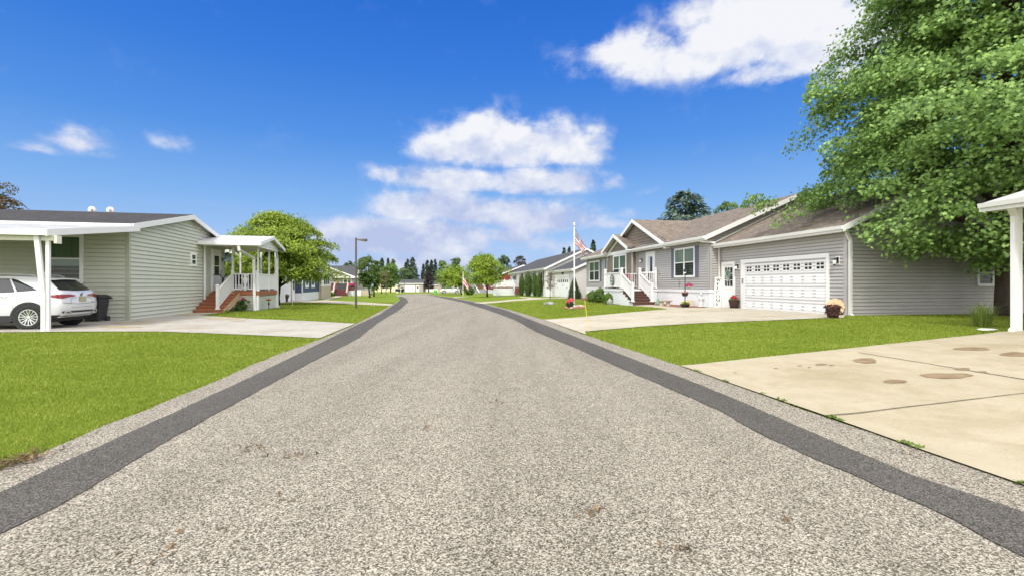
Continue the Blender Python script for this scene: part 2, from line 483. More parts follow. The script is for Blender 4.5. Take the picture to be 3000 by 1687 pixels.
ROAD = asphalt_mat('chip_seal', [(0.29, (0.040, 0.034, 0.027)), (0.43, (0.132, 0.117, 0.094)), (0.52, (0.242, 0.220, 0.181)), (0.69, (0.47, 0.435, 0.37))], 135.0)
SEAL = asphalt_mat('asphalt_patch', [(0.29, (0.020, 0.018, 0.016)), (0.50, (0.064, 0.060, 0.055)), (0.75, (0.20, 0.188, 0.172))], 170.0)
CONC_L = concrete_mat('pale_concrete', (0.395, 0.375, 0.335), (0.32, 0.285, 0.23), 0.0)
CONC_R = concrete_mat('cream_concrete', (0.395, 0.348, 0.25), (0.335, 0.28, 0.18), 0.0)
CONC_M = concrete_mat('buff_concrete', (0.455, 0.415, 0.335), (0.345, 0.295, 0.205), 0.0)
MULCH = mat('mulch', (0.22, 0.09, 0.055), 0.95, 0.5, 14, bmp=0.8, bscale=60)
STAIN = mat('wet_stain', (0.215, 0.152, 0.085), 0.75, 0.42, 5)
JOINT = mat('joint_dirt', (0.14, 0.12, 0.08), 0.95, 0.4, 12)
def lawn_mat():
    m, nt, b = base_mat('lawn_turf')
    v = coords(nt, 'Object')
    n = noise(nt, v, 0.35, 5, 0.6); n2 = noise(nt, coords(nt, 'Object', (1, .6, 1)), 9, 5, 0.7); n3 = noise(nt, v, 70, 2)
    k = mathn(nt, 'ADD', mathn(nt, 'MULTIPLY', n, 0.45), mathn(nt, 'ADD', mathn(nt, 'MULTIPLY', n2, 0.35), mathn(nt, 'MULTIPLY', n3, 0.2)))
    c = ramp(nt, k, [(0.32, (0.095, 0.145, 0.015)), (0.5, (0.15, 0.205, 0.023)), (0.68, (0.21, 0.26, 0.038))])
    lk(nt, c, b.inputs['Base Color']); b.inputs['Roughness'].default_value = 0.9; b.inputs['Specular IOR Level'].default_value = 0.1
    bump(nt, b, n3, 0.8, 0.03)
    return m
TURF = lawn_mat()
WHITE = mat('white_paint', (0.66, 0.66, 0.655), 0.45, 0.03, 1.5)

# --- outlines read off the photograph and laid on the ground
LGE = gp((0, 1383), (109, 1340), (358, 1231), (608, 1128), (815, 1041), (945, 992), (1043, 949), (1095, 922), (1144, 895), (1162, 885), (1174, 878), (1171, 871.6), (1160, 866))
RGE = gp((3000, 1427), (2428, 1226), (1993, 1074), (1743, 992), (1592, 937), (1500, 909), (1413, 887), (1329, 872), (1261, 863.2))
LGE = [Vector((-2.9, -3.0))] + LGE; RGE = [Vector((3.7, -3.0))] + RGE
lge = rough_line(LGE, 0.2, 0.02, 3); rge = rough_line(RGE, 0.2, 0.018, 4)
END = gp((1150, 864.6), (1205, 860.3), (1262, 859.4), (1296, 859.2), (1292, 859.9), (1246, 861.2))
ROAD_POLY = lge + END + rge[::-1]
sheet('lawn', [(-420, -40), (420, -40), (420, 900), (-420, 900)], 0.0, TURF)
sheet('road', ROAD_POLY, 0.012, ROAD)
LI = [Vector((-2.35, -3.0))] + gp((0, 1573), (217, 1462), (451, 1318), (635, 1215), (842, 1101), (1053, 990), (1109, 945), (1174, 905.6), (1196, 884), (1190, 874), (1176, 868))
LO = [Vector((-2.75, -3.0))] + gp((0, 1448), (179, 1362), (348, 1286), (543, 1196), (771, 1090), (1032, 959), (1109, 923), (1157.6, 890.6), (1172.5, 878.4), (1168, 869.5))
sheet('gutter_strip', rough_line(LI, 0.06, 0.008, 5) + rough_line(LO, 0.06, 0.006, 6)[::-1], 0.018, SEAL)
RI = [Vector((2.6, -3.0))] + gp((3000, 1644), (2677, 1476), (2352, 1334), (2178, 1248), (2102, 1204), (1906, 1117), (1700, 1027), (1571, 972), (1503, 935.5), (1435, 910), (1353, 885), (1272, 867.5), (1250, 863.6))
RO = [Vector((3.1, -3.0))] + gp((3000, 1508), (2677, 1399), (2400, 1280), (2113, 1155), (1912, 1076), (1700, 993), (1584, 948), (1489, 911), (1407, 888), (1326, 873), (1258, 863.8))
sheet('gutter_strip', rough_line(RI, 0.06, 0.011, 8) + rough_line(RO, 0.06, 0.006, 9)[::-1], 0.018, SEAL)

# --- frames of the two main lots
class Lot:
    def __init__(s, x, y, tan, z):
        s.ang = math.atan(tan); s.o = Vector((x, y)); s.z = z
        s.c, s.s = math.cos(s.ang), math.sin(s.ang)
    def w(s, x, y):
        return Vector((s.o.x + s.c * x - s.s * y, s.o.y + s.s * x + s.c * y))
    def inv(s, X, Y):
        dx, dy = X - s.o.x, Y - s.o.y
        return (s.c * dx + s.s * dy, -s.s * dx + s.c * dy)
    def loc(s): return (s.o.x, s.o.y, s.z)
SAGE = Lot(-15.0, 18.7, 0.22, -0.18)
GRAY = Lot(11.9, 17.0, 0.163, 0.10)

DRIVE_L = gp((1041, 949), (937, 992), (700, 981), (480, 972.5), (200, 972.6)) + [SAGE.w(-1.5, -5.25), SAGE.w(-14, -5.25), SAGE.w(-14, -0.03), SAGE.w(0.03, -0.03), SAGE.w(0.03, 5.7), SAGE.w(1.5, 5.7)] + gp((640, 917), (584, 924), (724, 934), (900, 941))
sheet('driveway', rough_line(DRIVE_L[1:5], 0.3, 0.012, 2) + DRIVE_L[5:] + DRIVE_L[:1], 0.026, CONC_L)
DRIVE_R = gp((1592, 937), (1700, 929.5), (1830, 917), (1959, 906), (1912, 900.5), (1842, 896), (1905, 893), (1960, 898.5), (2005, 902), (2060, 902.5)) + [GRAY.w(-0.03, 8.0), GRAY.w(-0.03, 0.0)] + gp((2470, 932.5), (2419, 932.7), (2198, 942), (2060, 947), (1880, 958), (1714, 972), (1716, 981))
sheet('driveway', DRIVE_R, 0.026, CONC_M)
DRIVE_N = [Vector((3.45, -3.0))] + gp((3000, 1430), (2428, 1228), (1993, 1074), (2200, 1053), (2471, 1025), (2700, 1000), (2895, 979), (3040, 966)) + [Vector((24.0, 13.5)), Vector((24.0, -3.0))]
dn = sheet('driveway', DRIVE_N[:1] + rough_line(DRIVE_N[1:9], 0.3, 0.010, 12) + DRIVE_N[9:], 0.026, CONC_R)
def strip(name, a, b, w, lift, m, parent=None, seed=0, amp=0.008):
    a, b = Vector(a), Vector(b); n = Vector((-(b - a).y, (b - a).x)).normalized() * w / 2
    return sheet(name, rough_line([a + n, b + n], 0.2, amp, seed) + rough_line([a - n, b - n], 0.2, amp, seed + 1)[::-1], lift, m, parent)
for k, (p, q, w) in enumerate([((2428, 1224), (3060, 1151), .03), ((2515, 1036), (3060, 1127), .028)]):
    strip('joint', G(*p).xy, G(*q).xy, w, 0.030, JOINT, dn, 40 + k)
def splat(u, v, ru, rv, seed, lift=0.031, m=STAIN, parent=dn):
    rr = random.Random(seed); pts = []
    ph = [rr.uniform(0, 6.3) for _ in range(3)]
    for k in range(26):
        a = 2 * PI * k / 26; j = 1 + .10 * math.sin(2 * a + ph[0]) + .09 * math.sin(3 * a + ph[1]) + .05 * math.sin(7 * a + ph[2]) + rr.uniform(-.05, .05)
        pts.append(G(u + ru * j * math.cos(a), v + rv * j * math.sin(a)).xy)
    sheet('stain', pts, lift, m, parent)
for k, (x, y, rx, ry) in enumerate([(1540, 297, 65, 13), (2115, 232, 90, 10), (2345, 262, 80, 12), (1980, 380, 125, 16), (1697, 411, 57, 11), (2062, 343, 44, 6), (2165, 359, 34, 4), (1300, 317, 30, 5), (1055, 339, 12, 2), (1236, 333, 9, 2), (1355, 323, 14, 2.5), (1185, 324, 12, 2), (836, 360, 8, 2)]):
    splat(1700 + x / 1.8415, 900 + y / 1.8415, rx / 1.8415, ry / 1.8415, k)
WALK_B = gp((812, 888), (861, 880), (951, 879.3), (1060, 885), (1152, 891), (1144, 895.5), (1060, 892.5), (950, 887), (860, 884.5), (812, 889))
sheet('path', WALK_B, 0.022, CONC_M)
PATH_C = gp((940, 879.6), (962, 879.2), (1004, 868), (985, 867.3))
sheet('path', PATH_C, 0.024, CONC_M)
WALK_W = gp((1385, 886.3), (1500, 877.5), (1548, 874.4), (1518, 870.2), (1530, 869.4), (1565, 872), (1610, 872.6), (1690, 871.5), (1690, 873.5), (1600, 875.5), (1500, 882), (1413, 889.5))
sheet('path', WALK_W, 0.022, CONC_M)
WALK_F = gp((1322, 870.6), (1372, 868), (1372, 869.2), (1335, 872.6)); sheet('path', WALK_F, 0.022, CONC_M)
BED_A = gp((1905, 893.5), (1960, 898.5), (2005, 902), (2062, 902.3), (2066, 896), (1935, 884)); sheet('mulch_bed', BED_A, 0.034, MULCH)
BED_B = gp((1682, 873.5), (1740, 885), (1768, 889), (1838, 894), (1842, 884), (1760, 864), (1690, 862)); sheet('mulch_bed', BED_B, 0.034, MULCH)
def disc_px(u, v, ru, rv, n=20):
    return [G(u + ru * math.cos(2 * PI * k / n), v + rv * math.sin(2 * PI * k / n)).xy for k in range(n)]
BED_C = disc_px(1683, 901, 34, 4.5); sheet('mulch_bed', BED_C, 0.034, MULCH)
for k, (p, q) in enumerate([((549, 969), (724, 936)), ((766, 981), (892, 945))]):
    strip('joint', G(*p).xy, G(*q).xy, .02, 0.031, mat('joint_grey', (0.42, 0.39, 0.33), .9), None, 60 + k, 0.002)
for k, (x, y, rx, ry) in enumerate([(560, 195, 150, 9), (430, 225, 170, 10), (640, 177, 90, 6), (1290, 155, 160, 9), (1430, 172, 60, 7), (1010, 118, 120, 9), (840, 219, 18, 2)]):
    splat(200 + x / 2.862, 880 + y / 2.862, rx / 2.862, ry / 2.862, 90 + k, 0.030 + 0.0007 * k, mat('rust_stain', (0.36, 0.30, 0.20), .85, .25, 2.5), None)
splat(2700 + 600 / 3.15, 540 + 1347 / 3.15, 105 / 3.15, 10 / 3.15, 77, 0.03, mat('splash_pad', (.62, .62, .58), .8), None)
# bare dirt beside the kerb at the left

# ---------------------------------------------------------------- grass blades
def inside(poly, X, Y):
    r = np.zeros(len(X), bool); n = len(poly); j = n - 1
    for i in range(n):
        xi, yi, xj, yj = poly[i][0], poly[i][1], poly[j][0], poly[j][1]
        if yi != yj:
            r ^= ((yi > Y) != (yj > Y)) & (X < (xj - xi) * (Y - yi) / (yj - yi) + xi)
        j = i
    return r
def lot_rect(lot, x0, x1, y0, y1):
    return [lot.w(x0, y0), lot.w(x1, y0), lot.w(x1, y1), lot.w(x0, y1)]
HARD = [ROAD_POLY, DRIVE_L, DRIVE_R, DRIVE_N, WALK_B, PATH_C, WALK_W, WALK_F, BED_A, BED_B, BED_C,
        lot_rect(SAGE, -16, 0, 0, 10), lot_rect(SAGE, 0, 2.4, 6.5, 12), lot_rect(GRAY, 0, 9.4, 0, 7.6), lot_rect(GRAY, -3.1, 9, 7.6, 27.5)]
def grass():
    P = []
    for (y0, y1, rho) in [(2.6, 4, 5200), (4, 6, 4200), (6, 9, 2600), (9, 13, 1500), (13, 19, 800), (19, 28, 380), (28, 42, 150)]:
        w = 1.16 * y1; n = int(2 * w * (y1 - y0) * rho)
        X = RNG.uniform(-w, w, n); Y = RNG.uniform(y0, y1, n)
        k = (np.abs(X) < 1.13 * Y + .4)
        X, Y = X[k], Y[k]
        ok = np.ones(len(X), bool)
        for p in HARD: ok &= ~inside(p, X, Y)
        P.append(np.stack([X[ok], Y[ok]], 1))
    P = np.concatenate(P); n = len(P)
    X, Y = P[:, 0], P[:, 1]
    a = (X - A0.x) * AN.x + (Y - A0.y) * AN.y
    Z = -SLOPE * Y + DEL * np.clip(a / A1, 0, 1)
    h = RNG.uniform(0.016, 0.038, n) * np.clip(0.9 + Y / 45, 1, 1.6); wd = 0.0028 * np.clip(Y / 4.0, 1, 9)
    an = RNG.uniform(0, PI, n); la = RNG.uniform(0, 2 * PI, n); le = RNG.uniform(0.1, 0.9, n) * h
    V = np.empty((n, 3, 3))
    V[:, 0] = np.stack([X - np.cos(an) * wd, Y - np.sin(an) * wd, Z], 1)
    V[:, 1] = np.stack([X + np.cos(an) * wd, Y + np.sin(an) * wd, Z], 1)
    V[:, 2] = np.stack([X + np.cos(la) * le, Y + np.sin(la) * le, Z + h], 1)
    me = bpy.data.meshes.new('grass'); me.vertices.add(n * 3); me.vertices.foreach_set('co', V.ravel())
    me.loops.add(n * 3); me.loops.foreach_set('vertex_index', np.arange(n * 3, dtype=np.int32))
    me.polygons.add(n); me.polygons.foreach_set('loop_start', np.arange(0, n * 3, 3, dtype=np.int32)); me.update(calc_edges=True)
    m, nt, b = base_mat('grass_blade')
    g = nt.nodes.new('ShaderNodeNewGeometry'); v = coords(nt, 'Object')
    k = mathn(nt, 'ADD', mathn(nt, 'MULTIPLY', g.outputs['Random Per Island'], 0.45), mathn(nt, 'ADD', mathn(nt, 'MULTIPLY', noise(nt, v, 0.6, 6, .7), 0.46), mathn(nt, 'MULTIPLY', noise(nt, v, 5, 4), 0.3)))
    c = ramp(nt, k, [(0.25, (0.090, 0.142, 0.014)), (0.55, (0.195, 0.262, 0.028)), (0.8, (0.29, 0.345, 0.055)), (0.97, (0.55, 0.50, 0.20))])
    lk(nt, c, b.inputs['Base Color']); b.inputs['Roughness'].default_value = 0.6; b.inputs['Specular IOR Level'].default_value = 0.15
    t = nt.nodes.new('ShaderNodeBsdfTranslucent'); lk(nt, c, t.inputs['Color'])
    mx = nt.nodes.new('ShaderNodeMixShader'); mx.inputs[0].default_value = 0.3
    lk(nt, b.outputs[0], mx.inputs[1]); lk(nt, t.outputs[0], mx.inputs[2]); lk(nt, mx.outputs[0], nt.nodes['Material Output'].inputs['Surface'])
    me.materials.append(m)
    o = bpy.data.objects.new('grass', me); COL.objects.link(o); o['kind'] = 'stuff'
    tag(o, 'short mown green grass of the front lawns', 'grass')
    print('grass blades', n)
grass()
# ================================================================= BUILDING HELPERS
class WF:
    """a wall frame: s along the wall, z up, o out of the wall"""
    def __init__(s, o, u, n): s.o = Vector(o); s.u = Vector(u).normalized(); s.n = Vector(n).normalized()
    def p(s, a, z, out=0.0):
        q = s.o + s.u * a + s.n * out
        return (q.x, q.y, s.o.z + z)
def wbox(mb, wf, a0, a1, z0, z1, o0, o1, mi=0):
    mb.hexa([wf.p(a0, z0, o1), wf.p(a1, z0, o1), wf.p(a1, z0, o0), wf.p(a0, z0, o0), wf.p(a0, z1, o1), wf.p(a1, z1, o1), wf.p(a1, z1, o0), wf.p(a0, z1, o0)], mi)

def clip_slab(poly, lo, hi):
    def cl(P, key):
        out = []
        for i in range(len(P)):
            a, b = P[i], P[(i + 1) % len(P)]; ka, kb = key(a), key(b)
            if ka >= 0: out.append(a)
            if (ka >= 0) != (kb >= 0):
                t = ka / (ka - kb); out.append((a[0] + (b[0] - a[0]) * t, a[1] + (b[1] - a[1]) * t))
        return out
    P = cl(poly, lambda p: p[1] - lo)
    return cl(P, lambda p: hi - p[1]) if len(P) >= 3 else []

def siding(mb, wf, poly, course=0.15, proud=0.02, z_ref=0.0, mi=0):
    """lapped boards: each course leans out to its lower edge and shadows the one below"""
    z0 = min(p[1] for p in poly); z1 = max(p[1] for p in poly)
    k = math.floor((z0 - z_ref) / course)
    while z_ref + k * course < z1 - 1e-4:
        lo, hi = z_ref + k * course, z_ref + (k + 1) * course
        g = min(.16 * course, .025); bk = -.018
        P = clip_slab(poly, lo + g, hi)
        if len(P) >= 3:
            mb.face([wf.p(a, z, proud * (1 - (z - lo) / course)) for a, z in P], mi)
            low = [q for q in P if abs(q[1] - lo - g) < 2e-5]
            if len(low) >= 2:
                a0, a1 = min(q[0] for q in low), max(q[0] for q in low)
                mb.face([wf.p(a0, lo + g, bk), wf.p(a1, lo + g, bk), wf.p(a1, lo + g, proud), wf.p(a0, lo + g, proud)], mi)
                mb.face([wf.p(a0, lo, bk), wf.p(a1, lo, bk), wf.p(a1, lo + g, bk), wf.p(a0, lo + g, bk)], mi)
                mb.face([wf.p(a0, lo, 0), wf.p(a1, lo, 0), wf.p(a1, lo, bk), wf.p(a0, lo, bk)], mi)
        k += 1

def gable_roof(F, a0, a1, b0, b1, ze, zr, oh_e=0.35, oh_r=0.3, fas=0.17, th=0.05, ends=(True, True), eaves=(True, True)):
    """F(a, b, z): a across the ridge, b along it. Returns mesh builders for the covering and for the white trim."""
    sh, wt = MB(), MB(); am = (a0 + a1) / 2; sl = (zr - ze) / (am - a0)
    e0, e1 = a0 - oh_e, a1 + oh_e; f0 = b0 - (oh_r if ends[0] else 0); f1 = b1 + (oh_r if ends[1] else 0); zl = ze - sl * oh_e
    L = math.hypot(am - e0, zr - zl)
    for (a, s) in ((e0, 1), (e1, -1)):
        q = [F(a, f0, zl + th), F(a, f1, zl + th), F(am, f1, zr + th), F(am, f0, zr + th)]
        uv = [(f0, 0), (f1, 0), (f1, L), (f0, L)]
        if s < 0: q = q[::-1]; uv = uv[::-1]
        sh.face(q, 0, uv)
        for bb in (f0, f1):
            sh.face([F(a, bb, zl), F(am, bb, zr), F(am, bb, zr + th), F(a, bb, zl + th)], 0, [(0, 0), (.3, 0), (.3, .1), (0, .1)])
        sh.face([F(a, f0, zl), F(a, f1, zl), F(a, f1, zl + th), F(a, f0, zl + th)], 0, [(f0, 0), (f1, 0), (f1, .05), (f0, .05)])
        # underside
        wt.face([F(a, f0, zl - .004), F(a, f1, zl - .004), F(am, f1, zr - .004), F(am, f0, zr - .004)])
    def pr(p8): wt.hexa([Vector(p) for p in p8])
    for i, (a, d) in enumerate(((e0, -1), (e1, 1))):
        if not eaves[i]: continue
        x0, x1 = a, a + d * 0.03
        pr([F(x0, f0, zl - fas), F(x1, f0, zl - fas), F(x1, f1, zl - fas), F(x0, f1, zl - fas), F(x0, f0, zl + th * .6), F(x1, f0, zl + th * .6), F(x1, f1, zl + th * .6), F(x0, f1, zl + th * .6)])
        wa = a0 if i == 0 else a1   # flat soffit
        wt.face([F(a, f0, zl - fas + .02), F(a, f1, zl - fas + .02), F(wa, f1, zl - fas + .02), F(wa, f0, zl - fas + .02)])
    for i, (b, d) in enumerate(((f0, -1), (f1, 1))):
        if not ends[i]: continue
        y0, y1 = b, b + d * 0.03
        for a in (e0, e1):
            s2 = -0.03 if a == e0 else 0.03
            pr([F(a + s2, y0, zl - fas), F(a + s2, y1, zl - fas), F(am, y1, zr - fas), F(am, y0, zr - fas),
                F(a + s2, y0, zl + th * .7), F(a + s2, y1, zl + th * .7), F(am, y1, zr + th * .7), F(am, y0, zr + th * .7)])
    return sh, wt

def gutter(mb, F, a, d, b0, b1, z, w=0.11, h=0.12):
    p = [F(a, b0, z - h), F(a + d * w * .75, b0, z - h), F(a + d * w * .75, b1, z - h), F(a, b1, z - h), F(a, b0, z), F(a + d * w, b0, z), F(a + d * w, b1, z), F(a, b1, z)]
    mb.hexa([Vector(q) for q in p])

GLASS = None
def glass_mat():
    m, nt, b = base_mat('window_glass')
    b.inputs['Base Color'].default_value = (0.02, 0.025, 0.025, 1); b.inputs['Roughness'].default_value = 0.04
    b.inputs['Specular IOR Level'].default_value = 0.75
    t = nt.nodes.new('ShaderNodeBsdfTransparent'); t.inputs[0].default_value = (0.75, 0.82, 0.78, 1)
    mx = nt.nodes.new('ShaderNodeMixShader'); mx.inputs[0].default_value = 0.30
    lk(nt, t.outputs[0], mx.inputs[1]); lk(nt, b.outputs[0], mx.inputs[2]); lk(nt, mx.outputs[0], nt.nodes['Material Output'].inputs['Surface'])
    return m
GLASS = glass_mat()
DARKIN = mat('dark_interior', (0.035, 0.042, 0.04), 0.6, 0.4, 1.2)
CURT = mat('curtain_cloth', (0.42, 0.47, 0.40), 0.9, 0.25, 6, stretch=(1, 1, .1))
CURT_G = mat('green_curtain', (0.20, 0.27, 0.16), 0.9, 0.35, 7, stretch=(1, 1, .1))
DARKGLASS = mat('dark_glass', (0.02, 0.024, 0.028), 0.05, 0.3, 2, spec=0.8)
VINYL = mat('white_vinyl', (0.68, 0.68, 0.675), 0.4, 0.03, 1.2)
BLACK = mat('black_metal', (0.02, 0.02, 0.022), 0.4, 0.2, 8)

def window(house, wf, a0, a1, z0, z1, sashes=1, rail=0.5, curtain=None, frame=0.08, fm=None, cover=(0, 1), muntin=None):
    """double-hung window: frame with sash rails, glass set back in it, dark room and curtain behind"""
    fm = fm or VINYL; f = MB()
    wbox(f, wf, a0, a1, z1 - frame, z1, 0.0, 0.06); wbox(f, wf, a0, a1, z0, z0 + frame, 0.0, 0.075)
    n = sashes; W = (a1 - a0 - frame) / n
    for i in range(n + 1):
        s = a0 + i * W; wbox(f, wf, s, s + frame, z0 + frame, z1 - frame, 0.0, 0.06)
    zm = z0 + (z1 - z0) * rail
    for i in range(n):
        s = a0 + i * W + frame
        if rail: wbox(f, wf, s, s + W - frame, zm - .025, zm + .025, 0.0, 0.05)
        if muntin:
            for q in range(1, muntin[0]):
                x = s + (W - frame) * q / muntin[0]; wbox(f, wf, x - .012, x + .012, z0 + frame, z1 - frame, 0, .05)
            for q in range(1, muntin[1]):
                zz = z0 + frame + (z1 - z0 - 2 * frame) * q / muntin[1]; wbox(f, wf, s, s + W - frame, zz - .012, zz + .012, 0, .05)
    fo = f.build('window', fm, house)
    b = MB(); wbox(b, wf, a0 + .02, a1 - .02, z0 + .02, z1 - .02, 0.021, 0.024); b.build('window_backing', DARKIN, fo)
    if curtain:
        c = MB(); c0, c1 = z0 + (z1 - z0) * cover[0], z0 + (z1 - z0) * cover[1]
        for i in range(n):
            s = a0 + i * W + frame; m = 18; ww = W - frame
            for k in range(m):
                x0, x1 = s + ww * k / m, s + ww * (k + 1) / m
                o0 = .031 + .004 * math.sin(k * 1.9); o1 = .031 + .004 * math.sin((k + 1) * 1.9)
                c.face([wf.p(x0, c0, o0), wf.p(x1, c0, o1), wf.p(x1, c1, o1), wf.p(x0, c1, o0)])
        c.build('curtain', curtain, fo)
    g = MB()
    for i in range(n):
        s = a0 + i * W + frame; g.face([wf.p(s, z0 + frame, .042), wf.p(s + W - frame, z0 + frame, .042), wf.p(s + W - frame, z1 - frame, .042), wf.p(s, z1 - frame, .042)])
    g.build('pane', GLASS, fo)
    return fo

def shutter(house, wf, a0, a1, z0, z1, m):
    f = MB(); wbox(f, wf, a0, a1, z0, z1, 0, .03)
    for (lo, hi) in ((z0, z0 + .07), (z1 - .07, z1), ((z0 + z1) / 2 - .05, (z0 + z1) / 2 + .05)): wbox(f, wf, a0 - .002, a1 + .002, lo, hi, 0, .045)
    for (l, r_) in ((a0, a0 + .05), (a1 - .05, a1)): wbox(f, wf, l - .001, r_ + .001, z0, z1, 0, .042)
    return f.build('shutter', m, house)

def rail_panel(mb, p, q, z0, z1, pick=0.13, solid=False, bw=0.035):
    """a length of railing from p to q (3D points at deck or stair level): top and bottom rail and balusters"""
    p, q = Vector(p), Vector(q); up = Vector((0, 0, 1))
    mb.bar(p + up * z1, q + up * z1, 0.09, 0.06); mb.bar(p + up * z0, q + up * z0, 0.05, 0.06)
    L = (q - p).length; n = max(2, int(L / pick))
    if solid:
        m = max(3, int(L / .1))
        for k in range(m):
            a, b = p.lerp(q, (k + .04) / m), p.lerp(q, (k + .96) / m)
            mb.hexa(plank(a, b, z0, z1, .02))
    else:
        for k in range(1, n):
            c = p.lerp(q, k / n); mb.box(c.x - bw / 2, c.x + bw / 2, c.y - bw / 2, c.y + bw / 2, c.z + z0 + .03, c.z + z1 - .03)
def plank(a, b, z0, z1, t):
    d = (b - a); n = Vector((-d.y, d.x, 0)).normalized() * t / 2; u0, u1 = Vector((0, 0, z0)), Vector((0, 0, z1))
    return [a - n + u0, b - n + u0, b + n + u0, a + n + u0, a - n + u1, b - n + u1, b + n + u1, a + n + u1]
def post(house, x, y, z0, z1, w=0.12, m=None, cap=True, name='railing_post', base=True):
    mb = MB(); mb.box(x - w / 2, x + w / 2, y - w / 2, y + w / 2, z0, z1)
    if base: mb.box(x - w * .72, x + w * .72, y - w * .72, y + w * .72, z0, z0 + .07)
    if cap:
        c = w * .68; mb.box(x - c, x + c, y - c, y + c, z1, z1 + .035)
        mb.solid([(x - w * .55, y - w * .55, z1 + .035), (x + w * .55, y - w * .55, z1 + .035), (x + w * .55, y + w * .55, z1 + .035), (x - w * .55, y + w * .55, z1 + .035), (x, y, z1 + .10)], [(0, 1, 4), (1, 2, 4), (2, 3, 4), (3, 0, 4)])
    return mb.build(name, m or VINYL, house)
def downspout(house, pts, m=None, w=0.09, h=0.07):
    mb = MB()
    for a, b in zip(pts[:-1], pts[1:]):
        d = (Vector(b) - Vector(a)).normalized() * .02
        mb.bar(Vector(a) - d, Vector(b) + d, w, h, up=(0, 1, 0.1))
    return mb.build('downspout', m or VINYL, house)

def wall_lantern(house, wf, a, z, m=None):
    mb = MB(); wbox(mb, wf, a - .05, a + .05, z - .06, z + .16, 0.02, 0.045); wbox(mb, wf, a - .015, a + .015, z + .1, z + .13, .04, .16)
    c = wf.p(a, z, .16)
    mb.lathe([(.01, .12), (.075, .07), (.06, .06), (.05, -.1), (.02, -.13), (.005, -.14)], c, 6)
    o = mb.build('wall_lantern', m or BLACK, house)
    g = MB(); g.lathe([(.052, -.08), (.062, .055)], c, 6); g.build('lantern_glass', mat('frosted_glass', (.75, .74, .68), .3, .05), o)
    return o
